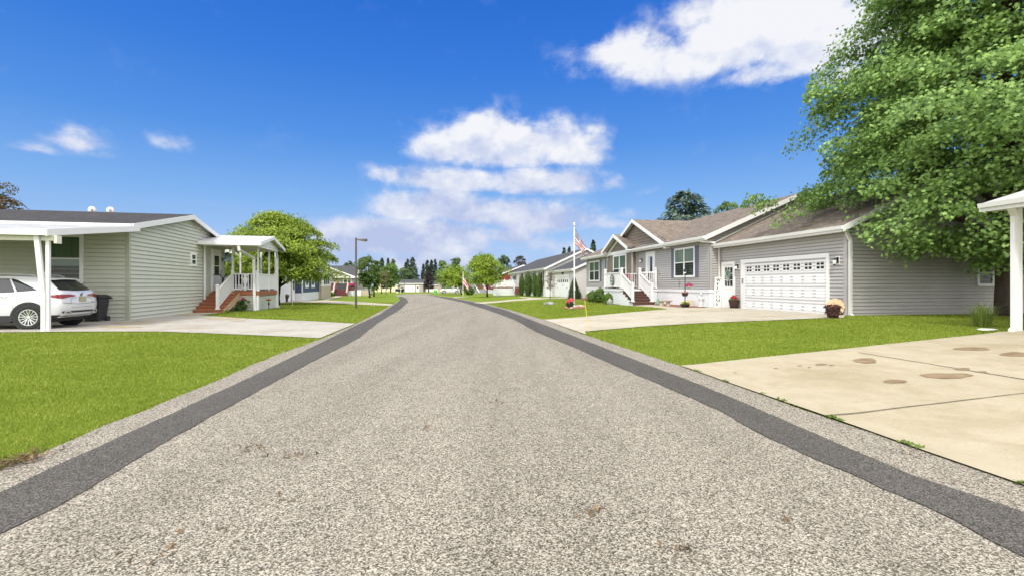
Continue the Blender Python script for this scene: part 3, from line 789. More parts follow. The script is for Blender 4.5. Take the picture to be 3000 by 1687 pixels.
# ================================================================= SAGE HOUSE (left) WITH CARPORT AND PORCH
SAGE_M = mat('sage_vinyl', (0.475, 0.49, 0.42), 0.6, 0.05, 0.8)
SAGE_T = mat('sage_trim', (0.36, 0.365, 0.295), 0.6, 0.05, 1)
ROOF_D = shingle_mat('charcoal_shingle', (0.060, 0.058, 0.060), (0.038, 0.037, 0.040), (0.018, 0.018, 0.019))
DECKW = wood_mat('red_cedar', (0.30, 0.105, 0.045))
METALW = mat('white_roof_metal', (0.52, 0.52, 0.515), 0.4, 0.03, 1)
def sage_house():
    h = thing('house', 'sage green house with charcoal roof, carport and white posted porch', 'house', SAGE.loc(), SAGE.ang)
    ze, zr = 3.81, 4.84; W = 10.0; X0 = -17.0
    mb = MB(); mb.box(X0, -.02, .02, W - .02, -.4, 3.6)
    gw = WF((0, 0, 0), (0, 1, 0), (1, 0, 0)); fw = WF((X0, 0, 0), (1, 0, 0), (0, -1, 0)); bw = WF((0, W, 0), (-1, 0, 0), (0, 1, 0))
    siding(mb, gw, [(0, -.25), (W, -.25), (W, ze - .06), (W / 2, zr - .06), (0, ze - .06)], .165, .035)
    siding(mb, fw, [(0, -.25), (-X0, -.25), (-X0, 3.7), (0, 3.7)], .165, .035)
    siding(mb, bw, [(0, -.3), (-X0, -.3), (-X0, 3.7), (0, 3.7)], .165, .035)
    mb.build('wall', SAGE_M, h)
    t = MB(); t.box(-.11, .032, -.032, .0, -.25, 3.62); t.box(.0, .032, 0.0, .1, -.25, 3.6)
    t.build('corner_trim', SAGE_T, h); t = MB(); t.box(-.1, .03, W, W + .03, -.3, 3.6); t.box(0, .03, W - .1, W, -.3, 3.6); t.build('corner_trim', SAGE_T, h)
    F = lambda a, b, z: (b, a, z)
    sh, wt = gable_roof(F, 0, W, X0, 0, ze, zr, .35, .32, .19, .05)
    r = sh.build('roof', ROOF_D, h); wt.build('roof_trim', WHITE, r)
    g = MB(); gutter(g, F, -.38, -1, X0, .3, 3.75, .12, .1); g.build('gutter', WHITE, r)
    for k, x in enumerate((-4.18, -3.42)):
        v = MB(); v.lathe([(.10, 0), (.10, .12), (.155, .14), (.16, .2), (.15, .3), (.10, .38), (.02, .41)], (x, W / 2 + .35, zr - .06), 14)
        v.build('roof_vent', WHITE, r, True)
        d = MB(); d.box(x + .03, x + .10, W / 2 + .185, W / 2 + .23, zr + .10, zr + .22); d.build('vent_opening', mat('vent_gray', (.2, .2, .2), .8), r)  # small gray block on the near side of the vent
    window(h, fw, -X0 - 2.69, -X0 - 1.5, 1.48, 3.36, 1, .5, CURT_G, .12, None, (.42, 1))
    b = MB(); wbox(b, fw, -X0 - 2.55, -X0 - 1.64, 2.14, 2.42, .033, .039); b.build('window_blind', mat('pale_blind', (.55, .62, .60), .6, .1, 6), h)
    window(h, gw, 5.42, 6.06, 2.36, 3.04, 1, .5, None, .11)
    # entry door
    d = MB(); wbox(d, gw, 7.94, 9.3, 1.06, 3.42, 0.02, .06); dr = d.build('door', VINYL, h)
    d = MB(); wbox(d, gw, 8.08, 9.16, 1.1, 3.3, .06, .085); d.build('door_leaf', mat('door_white', (.66, .67, .68), .35, .03), dr)
    d = MB(); wbox(d, gw, 8.3, 8.95, 1.95, 3.05, .084, .092); d.build('door_glass', DARKGLASS, dr)
    d = MB(); wbox(d, gw, 8.28, 8.97, 2.47, 2.51, .09, .10); d.build('door_rail', VINYL, dr)
    d = MB(); d.tube([gw.p(9.08, 2.0, .085), gw.p(9.08, 2.0, .14), gw.p(9.08, 2.22, .14)], .018, 6); d.build('door_handle', BLACK, dr)
    wall_lantern(h, gw, 9.65, 2.85)
    # carport
    cr = MB(); x0, x1 = -14.5, .55
    yA, yB, zA, zB = -.42, -5.2, 3.66, 2.97
    cr.hexa([(x0, yB, zB - .05), (x1, yB, zB - .05), (x1, yA, zA - .05), (x0, yA, zA - .05), (x0, yB, zB), (x1, yB, zB), (x1, yA, zA), (x0, yA, zA)])
    n = 24
    for k in range(n + 1):
        x = x0 + (x1 - x0) * k / n; cr.bar((x, yB + .02, zB + .012), (x, yA, zA + .012), .03, .02)
    cp = cr.build('carport_roof', METALW, h)
    m = MB(); m.box(x0, x1 + .02, yB - .11, yB, zB - .13, zB + .03); m.build('gutter', mat('gutter_grey_white', (.70, .73, .71), .4, .04), cp)
    m = MB(); m.hexa([(x1, yB - .11, zB - .15), (x1 + .05, yB - .11, zB - .15), (x1 + .05, yA, zA - .18), (x1, yA, zA - .18), (x1, yB - .11, zB + .04), (x1 + .05, yB - .11, zB + .04), (x1 + .05, yA, zA + .03), (x1, yA, zA + .03)]); m.build('edge_fascia', WHITE, cp)
    m = MB(); m.box(x0, .62, yB + .1, yB + .22, zB - .27, zB - .1); m.box(.66, .74, yB + .05, yB + .25, zB - .35, zB - .12); m.build('beam', mat('beam_cream', (.62, .60, .52), .5, .05), cp)
    for x in (.46, -6.0, -12.0): post(cp, x, yB + .16, -.12, zB - .14, .085, WHITE, False, 'carport_post', False)
    for x in (.375,):
        m = MB(); m.bar((x, yB + .12, -.1), (x, yB + .12, 1.0), .1, .09, up=(0, 1, 0)); m.bar((x, yB + .12, .98), (.25, yB + .05, zB - .12), .12, .08, up=(0, 1, 0)); m.build('downspout', WHITE, cp)
    # porch deck
    P = MB(); P.box(.04, 2.4, 8.1, 12.0, .98, 1.06); P.box(.04, 2.41, 8.07, 8.1, .82, 1.06); P.box(2.4, 2.43, 8.07, 12.0, .82, 1.06)
    for k in range(17): P.box(.04, 2.43, 8.09 + k * .23, 8.09 + k * .23 + .215, 1.06, 1.08)
    deck = P.build('porch', DECKW, h)
    sk = MB(); siding(sk, WF((0, 8.16, 0), (1, 0, 0), (0, -1, 0)), [(1.2, -.3), (2.35, -.3), (2.35, .82), (1.2, .82)], .155, .02)
    siding(sk, WF((2.35, 8.1, 0), (0, 1, 0), (1, 0, 0)), [(0, -.3), (3.9, -.3), (3.9, .82), (0, .82)], .155, .02); sk.build('skirting', SAGE_M, deck)
    c = MB(); c.box(2.3, 2.42, 8.05, 8.17, -.3, .82); c.build('skirt_trim', WHITE, deck); c = MB(); c.box(2.3, 2.4, 11.9, 12.0, -.3, .82); c.build('skirt_trim', WHITE, deck); c = MB(); c.box(1.0, 1.12, 8.05, 8.17, -.3, 1.0); c.box(1.12, 2.32, 8.11, 8.135, .76, .82); c.build('skirt_trim', WHITE, deck)
    zt = 1.08
    post(deck, 1.06, 8.16, zt, zt + 1.08, .13); post(deck, 2.34, 8.16, zt, zt + 1.08, .13); post(deck, 2.34, 11.9, zt, zt + 1.02, .12)
    rl = MB(); rail_panel(rl, (1.06, 8.16, zt), (2.34, 8.16, zt), .1, .95, .155, bw=.05); rl.build('railing', VINYL, deck)
    rl = MB(); rail_panel(rl, (2.34, 8.16, zt), (2.34, 11.9, zt), .12, .95, .12, True); rl.build('railing', VINYL, deck)
    rl = MB(); rail_panel(rl, (.1, 11.9, zt), (2.34, 11.9, zt), .1, .95, .155); rl.build('railing', VINYL, deck)
    # steps
    n = 6; y0 = 5.65; run = (8.07 - y0) / n
    for k in range(n):
        z = 1.06 * (k + 1) / (n + .55) + .0
        s = MB(); s.box(.05, 1.42, y0 + k * run - .03, y0 + k * run + run + .02, z - .05, z); s.box(.05, 1.40, y0 + k * run, y0 + k * run + .03, z - .19, z - .05); s.build('step', DECKW, deck)
    st = MB(); st.hexa([(1.38, y0, -.15), (1.44, y0, -.15), (1.44, 8.07, .55), (1.38, 8.07, .55), (1.38, y0, .1), (1.44, y0, .1), (1.44, 8.07, .98), (1.38, 8.07, .98)]); st.build('stair_stringer', wood_mat('pale_pine', (.46, .33, .2)), deck)
    post(deck, 1.08, y0 + .25, .16, 1.36, .13)
    rl = MB(); rail_panel(rl, (1.08, y0 + .25, .16), (1.08, 8.12, zt), .12, .98, .15, bw=.05); rl.build('stair_railing', VINYL, deck)
    # porch roof on its posts
    F2 = lambda a, b, z: (b, a, z)
    s2, w2 = gable_roof(F2, 6.5, 11.1, .03, 2.75, 3.72, 4.20, .3, .28, .15, .04, (False, True))
    pr = s2.build('porch_roof', METALW, h); w2.build('roof_trim', WHITE, pr)
    ga = MB(); ga.face([(2.74, 6.55, 3.62), (2.74, 11.05, 3.62), (2.74, 8.8, 4.15)]); ga.face([(2.70, 6.55, 3.62), (2.70, 8.8, 4.15), (2.70, 11.05, 3.62)]); ga.build('gable_panel', mat('gable_white', (.72, .73, .76), .5, .03), pr)
    be = MB(); be.box(.05, 2.7, 6.5, 6.6, 3.48, 3.6); be.box(.05, 2.7, 11.0, 11.1, 3.48, 3.6); be.box(2.6, 2.72, 6.6, 11.0, 3.48, 3.62); be.face([(.05, 6.5, 3.6), (2.7, 6.5, 3.6), (2.7, 11.1, 3.6), (.05, 11.1, 3.6)]); be.build('porch_beam', mat('soffit_white', (.7, .7, .7), .6, .03), pr)
    for (x, y, z0) in ((.1, 6.95, .52), (1.06, 8.16, 2.2), (2.36, 8.2, 1.08), (2.36, 10.4, 1.08), (2.36, 11.88, 1.08), (.3, 11.9, 1.08), (1.5, 11.9, 1.08)):
        post(pr, x, y, z0, 3.5, .085, WHITE, False, 'porch_post', False)
    downspout(pr, [(1.95, 6.25, 3.52), (1.98, 6.3, 3.25), (2.2, 7.95, 2.9), (2.24, 8.0, .12), (2.32, 7.8, -.02), (2.42, 7.65, -.03)], WHITE, .13, .1)
    downspout(pr, [(2.5, 11.5, 3.5), (2.44, 12.0, 3.1), (2.44, 12.05, .05), (2.65, 12.0, -.15)], WHITE, .1, .08)
    return h
HOUSE_L = sage_house()
SZ = lambda x, y, z: Vector((*SAGE.w(x, y), SAGE.z + z))

def place(lot, o, x, y, z, rz=0.0):
    w = lot.w(x, y); o.location = (w.x, w.y, lot.z + z); o.rotation_euler = (0, 0, lot.ang + rz); return o

# things on the sage porch
def porch_things():
    t = place(SAGE, thing('porch_chair', 'dark navy cushioned porch chair behind the white railing of the sage house', 'chair'), 1.05, 9.5, 1.08)
    nav = mat('navy_cushion', (.02, .022, .06), .8, .2)
    m = MB(); m.box(-.32, .32, -.3, .3, .36, .5); m.build('seat', nav, t, bevel=.04)
    m = MB(); m.hexa([(-.32, -.34, .45), (.32, -.34, .45), (.32, -.22, .45), (-.32, -.22, .45), (-.32, -.5, 1.0), (.32, -.5, 1.0), (.32, -.4, 1.0), (-.32, -.4, 1.0)]); m.build('backrest', nav, t, bevel=.03)
    for x in (-.36, .36):
        m = MB(); m.box(x - .03, x + .03, -.34, .32, .6, .65); m.build('armrest', BLACK, t)
        for y in (-.3, .28):
            m = MB(); m.box(x - .02, x + .02, y - .02, y + .02, 0, .6); m.build('leg', BLACK, t)
    t2 = copy_tree(t); t2['label'] = 'second dark porch chair, nearer the corner post of the sage porch'; place(SAGE, t2, 1.85, 9.6, 1.08)
    t['group'] = t2['group'] = 'porch chairs'
    t = place(SAGE, thing('porch_gate', 'black framed double arched gate with pale panels at the top of the cedar steps', 'gate'), .55, 8.2, 1.08)
    m = MB()
    for x in (-.3, .3):
        m.tube([(x - .27, 0, 0), (x - .27, 0, .72), (x - .15, 0, .88), (x, 0, .92), (x + .15, 0, .88), (x + .27, 0, .72), (x + .27, 0, 0)], .03, 6)
    m.build('frame', BLACK, t)
    m = MB(); m.box(-.53, -.06, -.01, .01, .04, .76); m.box(.06, .53, -.01, .01, .04, .76); m.build('panel', mat('gate_panel', (.33, .36, .38), .5, .1), t)
    t = place(SAGE, thing('porch_ornament', 'white cut-out ornament fixed to the front railing of the sage porch', 'ornament'), 1.72, 8.08, 1.1)
    m = MB(); m.lathe([(.03, .0), (.06, .1), (.05, .3), (.10, .45), (.14, .62), (.10, .72), (.05, .75), (.075, .8), (.08, .87), (.02, .93)], (0, 0, 0), 10, 0, 1, .35)
    m.bar((-.2, 0, .72), (.2, 0, .60), .05, .05); m.bar((-.17, 0, .86), (.17, 0, .80), .05, .04); m.bar((-.12, 0, .16), (.12, 0, .16), .06, .05); m.build('cutout', WHITE, t)
    # trash cart
    t = place(SAGE, thing('trash_cart', 'black wheeled trash cart against the sage wall behind the white car', 'trash cart'), -.78, -.62, .02)
    bl = mat('cart_plastic', (.022, .022, .025), .5, .25, 6)
    m = MB(); m.hexa([(-.22, -.25, .08), (.22, -.25, .08), (.22, .25, .08), (-.22, .25, .08), (-.3, -.33, .92), (.3, -.33, .92), (.3, .33, .92), (-.3, .33, .92)]); m.build('bin', bl, t, bevel=.03)
    m = MB(); m.box(-.33, .33, -.37, .36, .92, .98); m.hexa([(-.32, -.36, .98), (.32, -.36, .98), (.32, .34, .98), (-.32, .34, .98), (-.24, -.26, 1.05), (.24, -.26, 1.05), (.24, .26, 1.05), (-.24, .26, 1.05)]); m.build('lid', bl, t, bevel=.015)
    m = MB(); m.tube([(-.34, .40, .9), (.34, .40, .9)], .025, 8); m.build('handle', bl, t)
    m = MB(); m.lathe([(.05, 0), (.05, .004)], (0, 0, 0), 14); o = m.build('sticker', mat('cart_sticker', (.55, .6, .4), .5, .1), t); o.location = (-.05, -.345, .86); o.rotation_euler = (R(84), 0, 0)
    for x in (-.24, .24):
        m = MB(); m.tube([(x - .03, .3, .12), (x + .03, .3, .12)], .12, 14); m.build('wheel', BLACK, t)
porch_things()
# ================================================================= GRAY HOUSE (right)
GRAY_M = mat('gray_vinyl', (0.36, 0.348, 0.335), 0.6, 0.05, 0.8)
GRAY_T = mat('gray_trim', (0.35, 0.34, 0.335), 0.6, 0.05, 1)
SHAKE = mat('brown_shake', (0.17, 0.142, 0.115), 0.75, 0.22, 2.2, stretch=(1, 1, 3))
ROOF_B = shingle_mat('weathered_shingle', (0.230, 0.192, 0.160), (0.140, 0.116, 0.098), (0.075, 0.063, 0.054))
SHUT = mat('blue_gray_shutter', (0.10, 0.105, 0.145), 0.5, 0.08)
DECKB = wood_mat('brown_composite', (0.095, 0.045, 0.032))
SKIRT = mat('skirt_vinyl', (0.66, 0.68, 0.70), 0.45, 0.04, 1.5)
def gray_house():
    h = thing('house', 'gray ranch house with brown gables, white two-car garage door and front porch', 'house', GRAY.loc(), GRAY.ang)
    D = 9.4; c = .13
    gf = WF((0, 0, 0), (0, 1, 0), (-1, 0, 0)); gs = WF((0, 0, 0), (1, 0, 0), (0, -1, 0))
    mf = WF((-.6, 7.6, 0), (0, 1, 0), (-1, 0, 0)); me_ = WF((-.6, 7.6, 0), (1, 0, 0), (0, -1, 0)); ml = WF((9.0, 27.5, 0), (-1, 0, 0), (0, 1, 0))
    mb = MB(); mb.box(.02, D, .02, 7.6, -.4, 3.05); mb.box(-.58, 9.0, 7.62, 27.48, -.5, 3.4)
    siding(mb, gf, [(0, .06), (7.6, .06), (7.6, 3.1), (0, 3.1)], c, .032)
    siding(mb, gs, [(0, .06), (D, .06), (D, 3.3), (D / 2, 5.45), (0, 3.3)], c, .032)
    siding(mb, mf, [(0, .85), (19.9, .85), (19.9, 3.5), (0, 3.5)], c, .032)
    siding(mb, me_, [(0, .85), (9.6, .85), (9.6, 3.7), (4.8, 5.8), (0, 3.7)], c, .032)
    siding(mb, ml, [(0, .85), (9.6, .85), (9.6, 3.7), (4.8, 5.8), (0, 3.7)], c, .032)
    mb.build('wall', GRAY_M, h)
    f = MB(); f.box(-.02, D + .02, -.02, .0, -.4, .08); f.box(-.02, 0, 0, 7.6, -.4, .03); f.build('foundation', mat('foundation_concrete', (.36, .35, .31), .9, .2, 5), h)
    t = MB(); t.box(-.03, .08, -.03, .0, .05, 3.1); t.box(-.03, 0, 0, .1, .05, 3.1); t.build('corner_trim', GRAY_T, h); t = MB(); t.box(-.63, -.5, 7.57, 7.6, .72, 3.5); t.box(-.63, -.6, 7.57, 7.7, .72, 3.5); t.box(-.1, -.03, 7.5, 7.598, .1, 3.1)
    t.build('corner_trim', GRAY_T, h); t = MB(); t.box(-.63, -.6, 27.4, 27.5, .85, 3.5); t.build('corner_trim', GRAY_T, h)
    s = MB(); wbox(s, mf, -.02, 19.9, -.4, .82, 0, .012); wbox(s, mf, -.04, 19.9, .74, .9, 0, .05); wbox(s, me_, -.0, .62, -.4, .82, 0, .012); wbox(s, me_, 0, .62, .74, .9, 0, .05)
    for k in range(200): wbox(s, mf, k * .1, k * .1 + .05, -.4, .74, .01, .02)
    for k in range(6): wbox(s, me_, .02 + k * .1, .07 + k * .1, -.4, .74, .01, .022)
    s.build('skirting', SKIRT, h)
    # roofs
    F = lambda a, b, z: (a, b, z)
    sh, wt = gable_roof(F, 0, D, 0, 7.6, 3.36, 5.52, .40, .32, .18, .05, (True, False)); r1 = sh.build('garage_roof', ROOF_B, h); wt.build('roof_trim', WHITE, r1)
    g = MB(); gutter(g, F, -.43, -1, -.3, 7.75, 3.2); g.build('gutter', WHITE, r1)
    fl = MB(); fl.bar((-.4, 7.53, 3.28), (4.7, 7.53, 5.64), .05, .06); fl.build('flashing', mat('flashing_white', (.6, .6, .58), .5), r1)
    sh, wt = gable_roof(F, -.6, 9.0, 7.6, 27.5, 3.755, 5.85, .40, .32, .20, .05); r2 = sh.build('main_roof', ROOF_B, h); wt.build('roof_trim', WHITE, r2)
    g = MB(); gutter(g, F, -1.03, -1, 7.3, 16.1, 3.58); g.build('gutter', WHITE, r2); g = MB(); gutter(g, F, -1.03, -1, 21.3, 27.8, 3.58); g.build('gutter', WHITE, r2)
    mainz = lambda x: 3.755 + .436 * (x + .6) + .05
    def gable(yc, half, zpk, xf, name, shake_x, zb):
        """front-facing cross gable: its roof runs back into the main slope"""
        ze_ = zpk - .436 * half; lift = .02
        R_ = MB(); xb = -.6 + (zpk - .05 - 3.755) / .436
        for sgn in (-1, 1):
            xe = -.6 + (ze_ - .05 - 3.755) / .436; xe = max(xe, xf)
            pts = [(xf, yc + sgn * half, ze_ + lift), (xf, yc, zpk + lift), (xb, yc, zpk + lift), (xe, yc + sgn * half, ze_ + lift)]
            L = math.hypot(half, zpk - ze_)
            uv = [(xf, 0), (xf, L), (xb, L), (xe, 0)]
            if sgn > 0: pts, uv = pts[::-1], uv[::-1]
            R_.face(pts, 0, uv)
        ro = R_.build(name, ROOF_B, h)
        w = MB()
        for sgn in (-1, 1):
            w.hexa([Vector(p) for p in [(xf - .03, yc + sgn * (half + .03), ze_ - .2), (xf, yc + sgn * (half + .03), ze_ - .2), (xf, yc, zpk - .2), (xf - .03, yc, zpk - .2),
                    (xf - .03, yc + sgn * (half + .03), ze_ + .03), (xf, yc + sgn * (half + .03), ze_ + .03), (xf, yc, zpk + .03), (xf - .03, yc, zpk + .03)]])
            w.face([(xf, yc + sgn * half, ze_ - .02), (xf, yc, zpk - .02), (shake_x, yc, zpk - .02), (shake_x, yc + sgn * half, ze_ - .02)])
            w.box(xf - .03, shake_x, yc + sgn * (half - .25), yc + sgn * (half + .04), ze_ - .22, ze_ - .14)
        w.build('roof_trim', WHITE, ro)
        sk = MB(); wf = WF((shake_x, yc - half, 0), (0, 1, 0), (-1, 0, 0))
        siding(sk, wf, [(.12, zb), (2 * half - .12, zb), (2 * half - .12, ze_), (half, zpk - .04), (.12, ze_)] if zb < ze_ else [(.25, zb), (2 * half - .25, zb), (half, zpk - .08)], .2, .025)
        sk.build('gable_face', SHAKE, ro)
        return ro
    go = gable(16.4, 4.85, 5.62, -.98, 'dormer_roof', -.62, 3.72)
    w = MB(); w.box(-.70, -.62, 11.75, 21.1, 3.70, 3.78); w.build('sill_trim', WHITE, go)
    gable(18.75, 2.55, 4.82, -1.42, 'entry_gable_roof', -.97, 3.45)
    b = MB(); bf = WF((-.95, 16.45, 0), (0, 1, 0), (-1, 0, 0)); siding(b, bf, [(0, .85), (4.6, .85), (4.6, 3.75), (0, 3.75)], .2, .025)
    siding(b, WF((-.95, 16.45, 0), (1, 0, 0), (0, -1, 0)), [(0, .85), (.35, .85), (.35, 3.6), (0, 3.6)], .2, .02); b.box(-.94, -.6, 16.46, 21.04, -.4, 3.7); b.build('bump_out', SHAKE, h)
    t = MB(); t.box(-.985, -.9, 16.41, 16.45, .85, 3.6); t.box(-.985, -.95, 16.41, 16.5, .85, 3.6); t.box(-.68, -.62, 16.38, 16.44, .85, 3.55); t.build('bump_trim', mat('bump_trim_gray', (.42, .40, .38), .6), h)
    # windows, shutters, doors (distances along the front wall from the near corner)
    window(h, mf, 1.335, 3.55, 1.56, 3.22, 2, .5, CURT, .1, None, (.5, 1)); shutter(h, mf, .98, 1.31, 1.55, 3.24, SHUT); shutter(h, mf, 3.57, 3.9, 1.55, 3.24, SHUT)
    window(h, bf, .95, 3.45, 1.3, 3.36, 2, .5, CURT_G, .12, None, (.5, 1))
    qn = lambda u: (10.0 - 24.5 * (u - 1500) / 1400) / (.161 + .987 * (u - 1500) / 1400)
    window(h, mf, 16.35, 19.0, 1.45, 3.2, 2, .5, CURT_G, .1, None, (.5, 1)); shutter(h, mf, 15.9, 16.3, 1.44, 3.22, SHUT)
    window(h, mf, 13.55, 14.6, 1.5, 3.2, 1, .5, CURT, .1, None, (.5, 1)); shutter(h, mf, 13.25, 13.52, 1.48, 3.22, SHUT); shutter(h, mf, 14.63, 14.95, 1.48, 3.22, SHUT)
    d = MB(); wbox(d, mf, 6.05, 7.35, .92, 3.28, .01, .05); dr = d.build('door', VINYL, h)
    d = MB(); wbox(d, mf, 6.36, 7.02, 1.5, 2.95, .05, .056); d.build('door_glass', DARKGLASS, dr)
    d = MB(); wbox(d, mf, 6.32, 7.06, 1.95, 1.99, .054, .062); wbox(d, mf, 6.64, 6.67, 1.5, 1.95, .054, .062); d.build('door_rail', VINYL, dr)
    d = MB(); wbox(d, mf, 6.7, 7.0, 1.95, 2.93, .0565, .0585); d.build('door_curtain', mat('door_lace', (.5, .53, .5), .8, .2, 12), dr)
    d = MB(); d.ball(mf.p(6.16, 1.95, .09), .035, .035, .035, 8); d.build('door_knob', mat('brushed_steel', (.45, .45, .45), .3, .05, metal=1), dr)
    wall_lantern(h, mf, 7.95, 2.75)
    # house number
    for k, ch in enumerate('45'):
        cu = bpy.data.curves.new('digit', 'FONT'); cu.body = ch; cu.size = .42; cu.extrude = .008
        tmp = bpy.data.objects.new('digit', cu); COL.objects.link(tmp)
        me = bpy.data.meshes.new_from_object(tmp.evaluated_get(bpy.context.evaluated_depsgraph_get())); bpy.data.objects.remove(tmp)
        me.materials.append(BLACK); o = bpy.data.objects.new('house_number', me); COL.objects.link(o); o.parent = h
        o.matrix_local = Matrix.Translation(mf.p(8.05 - k * .27, 1.95 - 0.02 * k, .03)) @ Matrix(((0, 0, -1, 0), (-1, 0, 0, 0), (0, 1, 0, 0), (0, 0, 0, 1)))
    # garage door
    y0, y1 = .71, 5.89
    f = MB(); wbox(f, gf, y0, y1, 2.16, 2.32, .005, .06); wbox(f, gf, y0, y0 + .14, 0, 2.16, .005, .06); wbox(f, gf, y1 - .3, y1, 0, 2.16, .005, .045); gd = f.build('garage_door', VINYL, h)
    p = MB(); a0, a1 = y0 + .14, y1 - .3; pw = (a1 - a0) / 8; gdm = mat('garage_panel', (.70, .71, .72), .4, .02)
    wbox(p, gf, a0, a1, 0.0, 2.16, .004, .016)
    for i in range(1, 4): wbox(p, gf, a0, a1, i * .54 - .004, i * .54 + .004, .016, .017)
    for r_ in range(3):
        for k in range(8):
            s0, s1 = a0 + k * pw + .06, a0 + (k + 1) * pw - .06; z0 = r_ * .54 + .1; z1 = z0 + .34
            q = [gf.p(s0, z0, .0165), gf.p(s1, z0, .0165), gf.p(s1, z1, .0165), gf.p(s0, z1, .0165)]
            qi = [gf.p(s0 + .05, z0 + .05, .026), gf.p(s1 - .05, z0 + .05, .026), gf.p(s1 - .05, z1 - .05, .026), gf.p(s0 + .05, z1 - .05, .026)]
            for j in range(4): p.face([q[j], q[(j + 1) % 4], qi[(j + 1) % 4], qi[j]])
            p.face(qi)
    p.build('door_panel', gdm, gd)
    for k in range(8):
        s0, s1 = a0 + k * pw + .07, a0 + (k + 1) * pw - .07; z0, z1 = 1.70, 2.06
        w = MB(); wbox(w, gf, s0, s1, z0, z0 + .05, .016, .036); wbox(w, gf, s0, s1, z1 - .05, z1, .016, .036); wbox(w, gf, s0, s0 + .05, z0, z1, .016, .026); wbox(w, gf, s1 - .05, s1, z0, z1, .016, .026)
        wbox(w, gf, (s0 + s1) / 2 - .015, (s0 + s1) / 2 + .015, z0, z1, .016, .032); wbox(w, gf, s0, s1, (z0 + z1) / 2 - .015, (z0 + z1) / 2 + .015, .016, .03)
        w.build('door_window', VINYL, gd)
    for k in range(8):
        g = MB(); s0, s1 = a0 + k * pw + .1, a0 + (k + 1) * pw - .1; wbox(g, gf, s0, s1, 1.74, 2.02, .0165, .02); g.build('door_glass', DARKGLASS, gd)
    k_ = MB(); wbox(k_, gf, y1 - .21, y1 - .11, 1.2, 1.45, .045, .065); k_.build('keypad', mat('keypad_gray', (.22, .21, .2), .6), h)
    # side entry door
    e0, e1 = 6.34, 7.41
    d = MB(); wbox(d, gf, e0, e1, 2.14, 2.27, .005, .06); wbox(d, gf, e0, e0 + .1, 0, 2.14, .005, .06); wbox(d, gf, e1 - .16, e1, 0, 2.14, .005, .06); wbox(d, gf, e0 + .1, e1 - .16, 0.03, 2.14, .003, .025)
    for (za, zb) in ((.18, .88),): wbox(d, gf, e0 + .22, e1 - .28, za, zb, .02, .035)
    dr = d.build('door', VINYL, h)
    d = MB(); wbox(d, gf, e0 + .2, e1 - .26, 1.08, 2.0, .025, .029); d.build('door_glass', DARKGLASS, dr)
    d = MB()
    for q in (1, 2): x = e0 + .2 + (e1 - e0 - .46) * q / 3; wbox(d, gf, x - .013, x + .013, 1.08, 2.0, .028, .036)
    for q in (1.38, 1.70): wbox(d, gf, e0 + .2, e1 - .26, q - .013, q + .013, .028, .035)
    d.build('door_grid', VINYL, dr)
    for (a, z) in ((6.1, 1.98), (.35, 1.98)):
        m = MB(); wbox(m, gf, a - .09, a + .09, z - .1, z + .2, .014, .03); m.build('lamp_plate', VINYL, h)
        wall_lantern(h, gf, a, z)
    # side window of the garage
    window(h, gs, 5.55, 6.3, 1.1, 2.1, 1, .5, None, .09)
    downspout(h, [(-.08, -.09, 3.02), (-.05, -.1, 2.9), (.06, -.1, 2.7), (.06, -.1, .12), (.08, -.22, -.02), (.22, -.32, -.1)], mat('downspout_gray', (.6, .59, .57), .5, .04), .1, .08)
    downspout(h, [(-1.05, 7.9, 3.46), (-.95, 7.75, 3.36), (-.6, 7.42, 3.30), (-.45, 7.38, 3.26)], WHITE, .09, .08)
    downspout(h, [(-.12, 7.52, 3.05), (-.12, 7.5, .2)], mat('downspout_gray', (.6, .59, .57)), .06, .06)
    # porch
    x0, x1, y0, y1, zf = -3.05, -.64, 13.3, 16.35, .92
    P = MB(); P.box(x0, x1, y0, y1, zf - .04, zf)
    deck = P.build('porch', DECKB, h)
    s = MB(); s.box(x0 + .04, x1, y0 + .04, y1, -.4, zf - .04)
    for k in range(24): s.box(x0 + .05 + k * .1, x0 + .1 + k * .1, y0 + .03, y0 + .04, -.4, zf - .2)
    s.box(x0 - .01, x1, y0 - .01, y0 + .04, zf - .17, zf - .04); s.box(x0 - .01, x0 + .04, y0, y1, zf - .17, zf - .04); s.build('skirting', SKIRT, deck)
    post(deck, x0 + .08, y0 + .08, zf, zf + 1.2, .13); post(deck, x0 + .08, y1 - .08, zf, zf + 1.2, .13); post(deck, x0 + 1.28, y0 + .08, zf, zf + 1.2, .13); post(deck, x1 - .08, y0 + .08, zf, zf + 1.22, .13)
    rl = MB(); rail_panel(rl, (x0 + .08, y0 + .08, zf), (x0 + .08, y1 - .08, zf), .1, .98, .12, True); rl.build('railing', VINYL, deck)
    rl = MB(); rail_panel(rl, (x0 + 1.28, y0 + .08, zf), (x1 - .08, y0 + .08, zf), .1, .98, .13); rl.build('railing', VINYL, deck)
    rl = MB(); rail_panel(rl, (x0 + .08, y1 - .08, zf), (x1 - .08, y1 - .08, zf), .1, .98, .14); rl.build('railing', VINYL, deck)
    n = 5; run = .36; ys = y0 - n * run
    for k in range(n):
        z = zf * (k + 1) / (n + 1); ya = ys + k * run
        s = MB(); s.box(x0 - .02 - (.06 if k == 0 else 0), x0 + 1.38 + (.06 if k == 0 else 0), ya - .03, ya + run + .02, z - .045, z); s.box(x0, x0 + 1.36, ya, ya + .03, z - .17, z - .045); s.build('step', DECKB, deck)
    s = MB()
    for k in range(n):
        z = zf * (k + 1) / (n + 1); ya = ys + k * run
        for x in (x0 + .0, x0 + 1.37): s.box(x - .015, x + .015, ya + .02, ya + run + .02, -.4, z - .05)
    s.build('stair_side', SKIRT, deck)
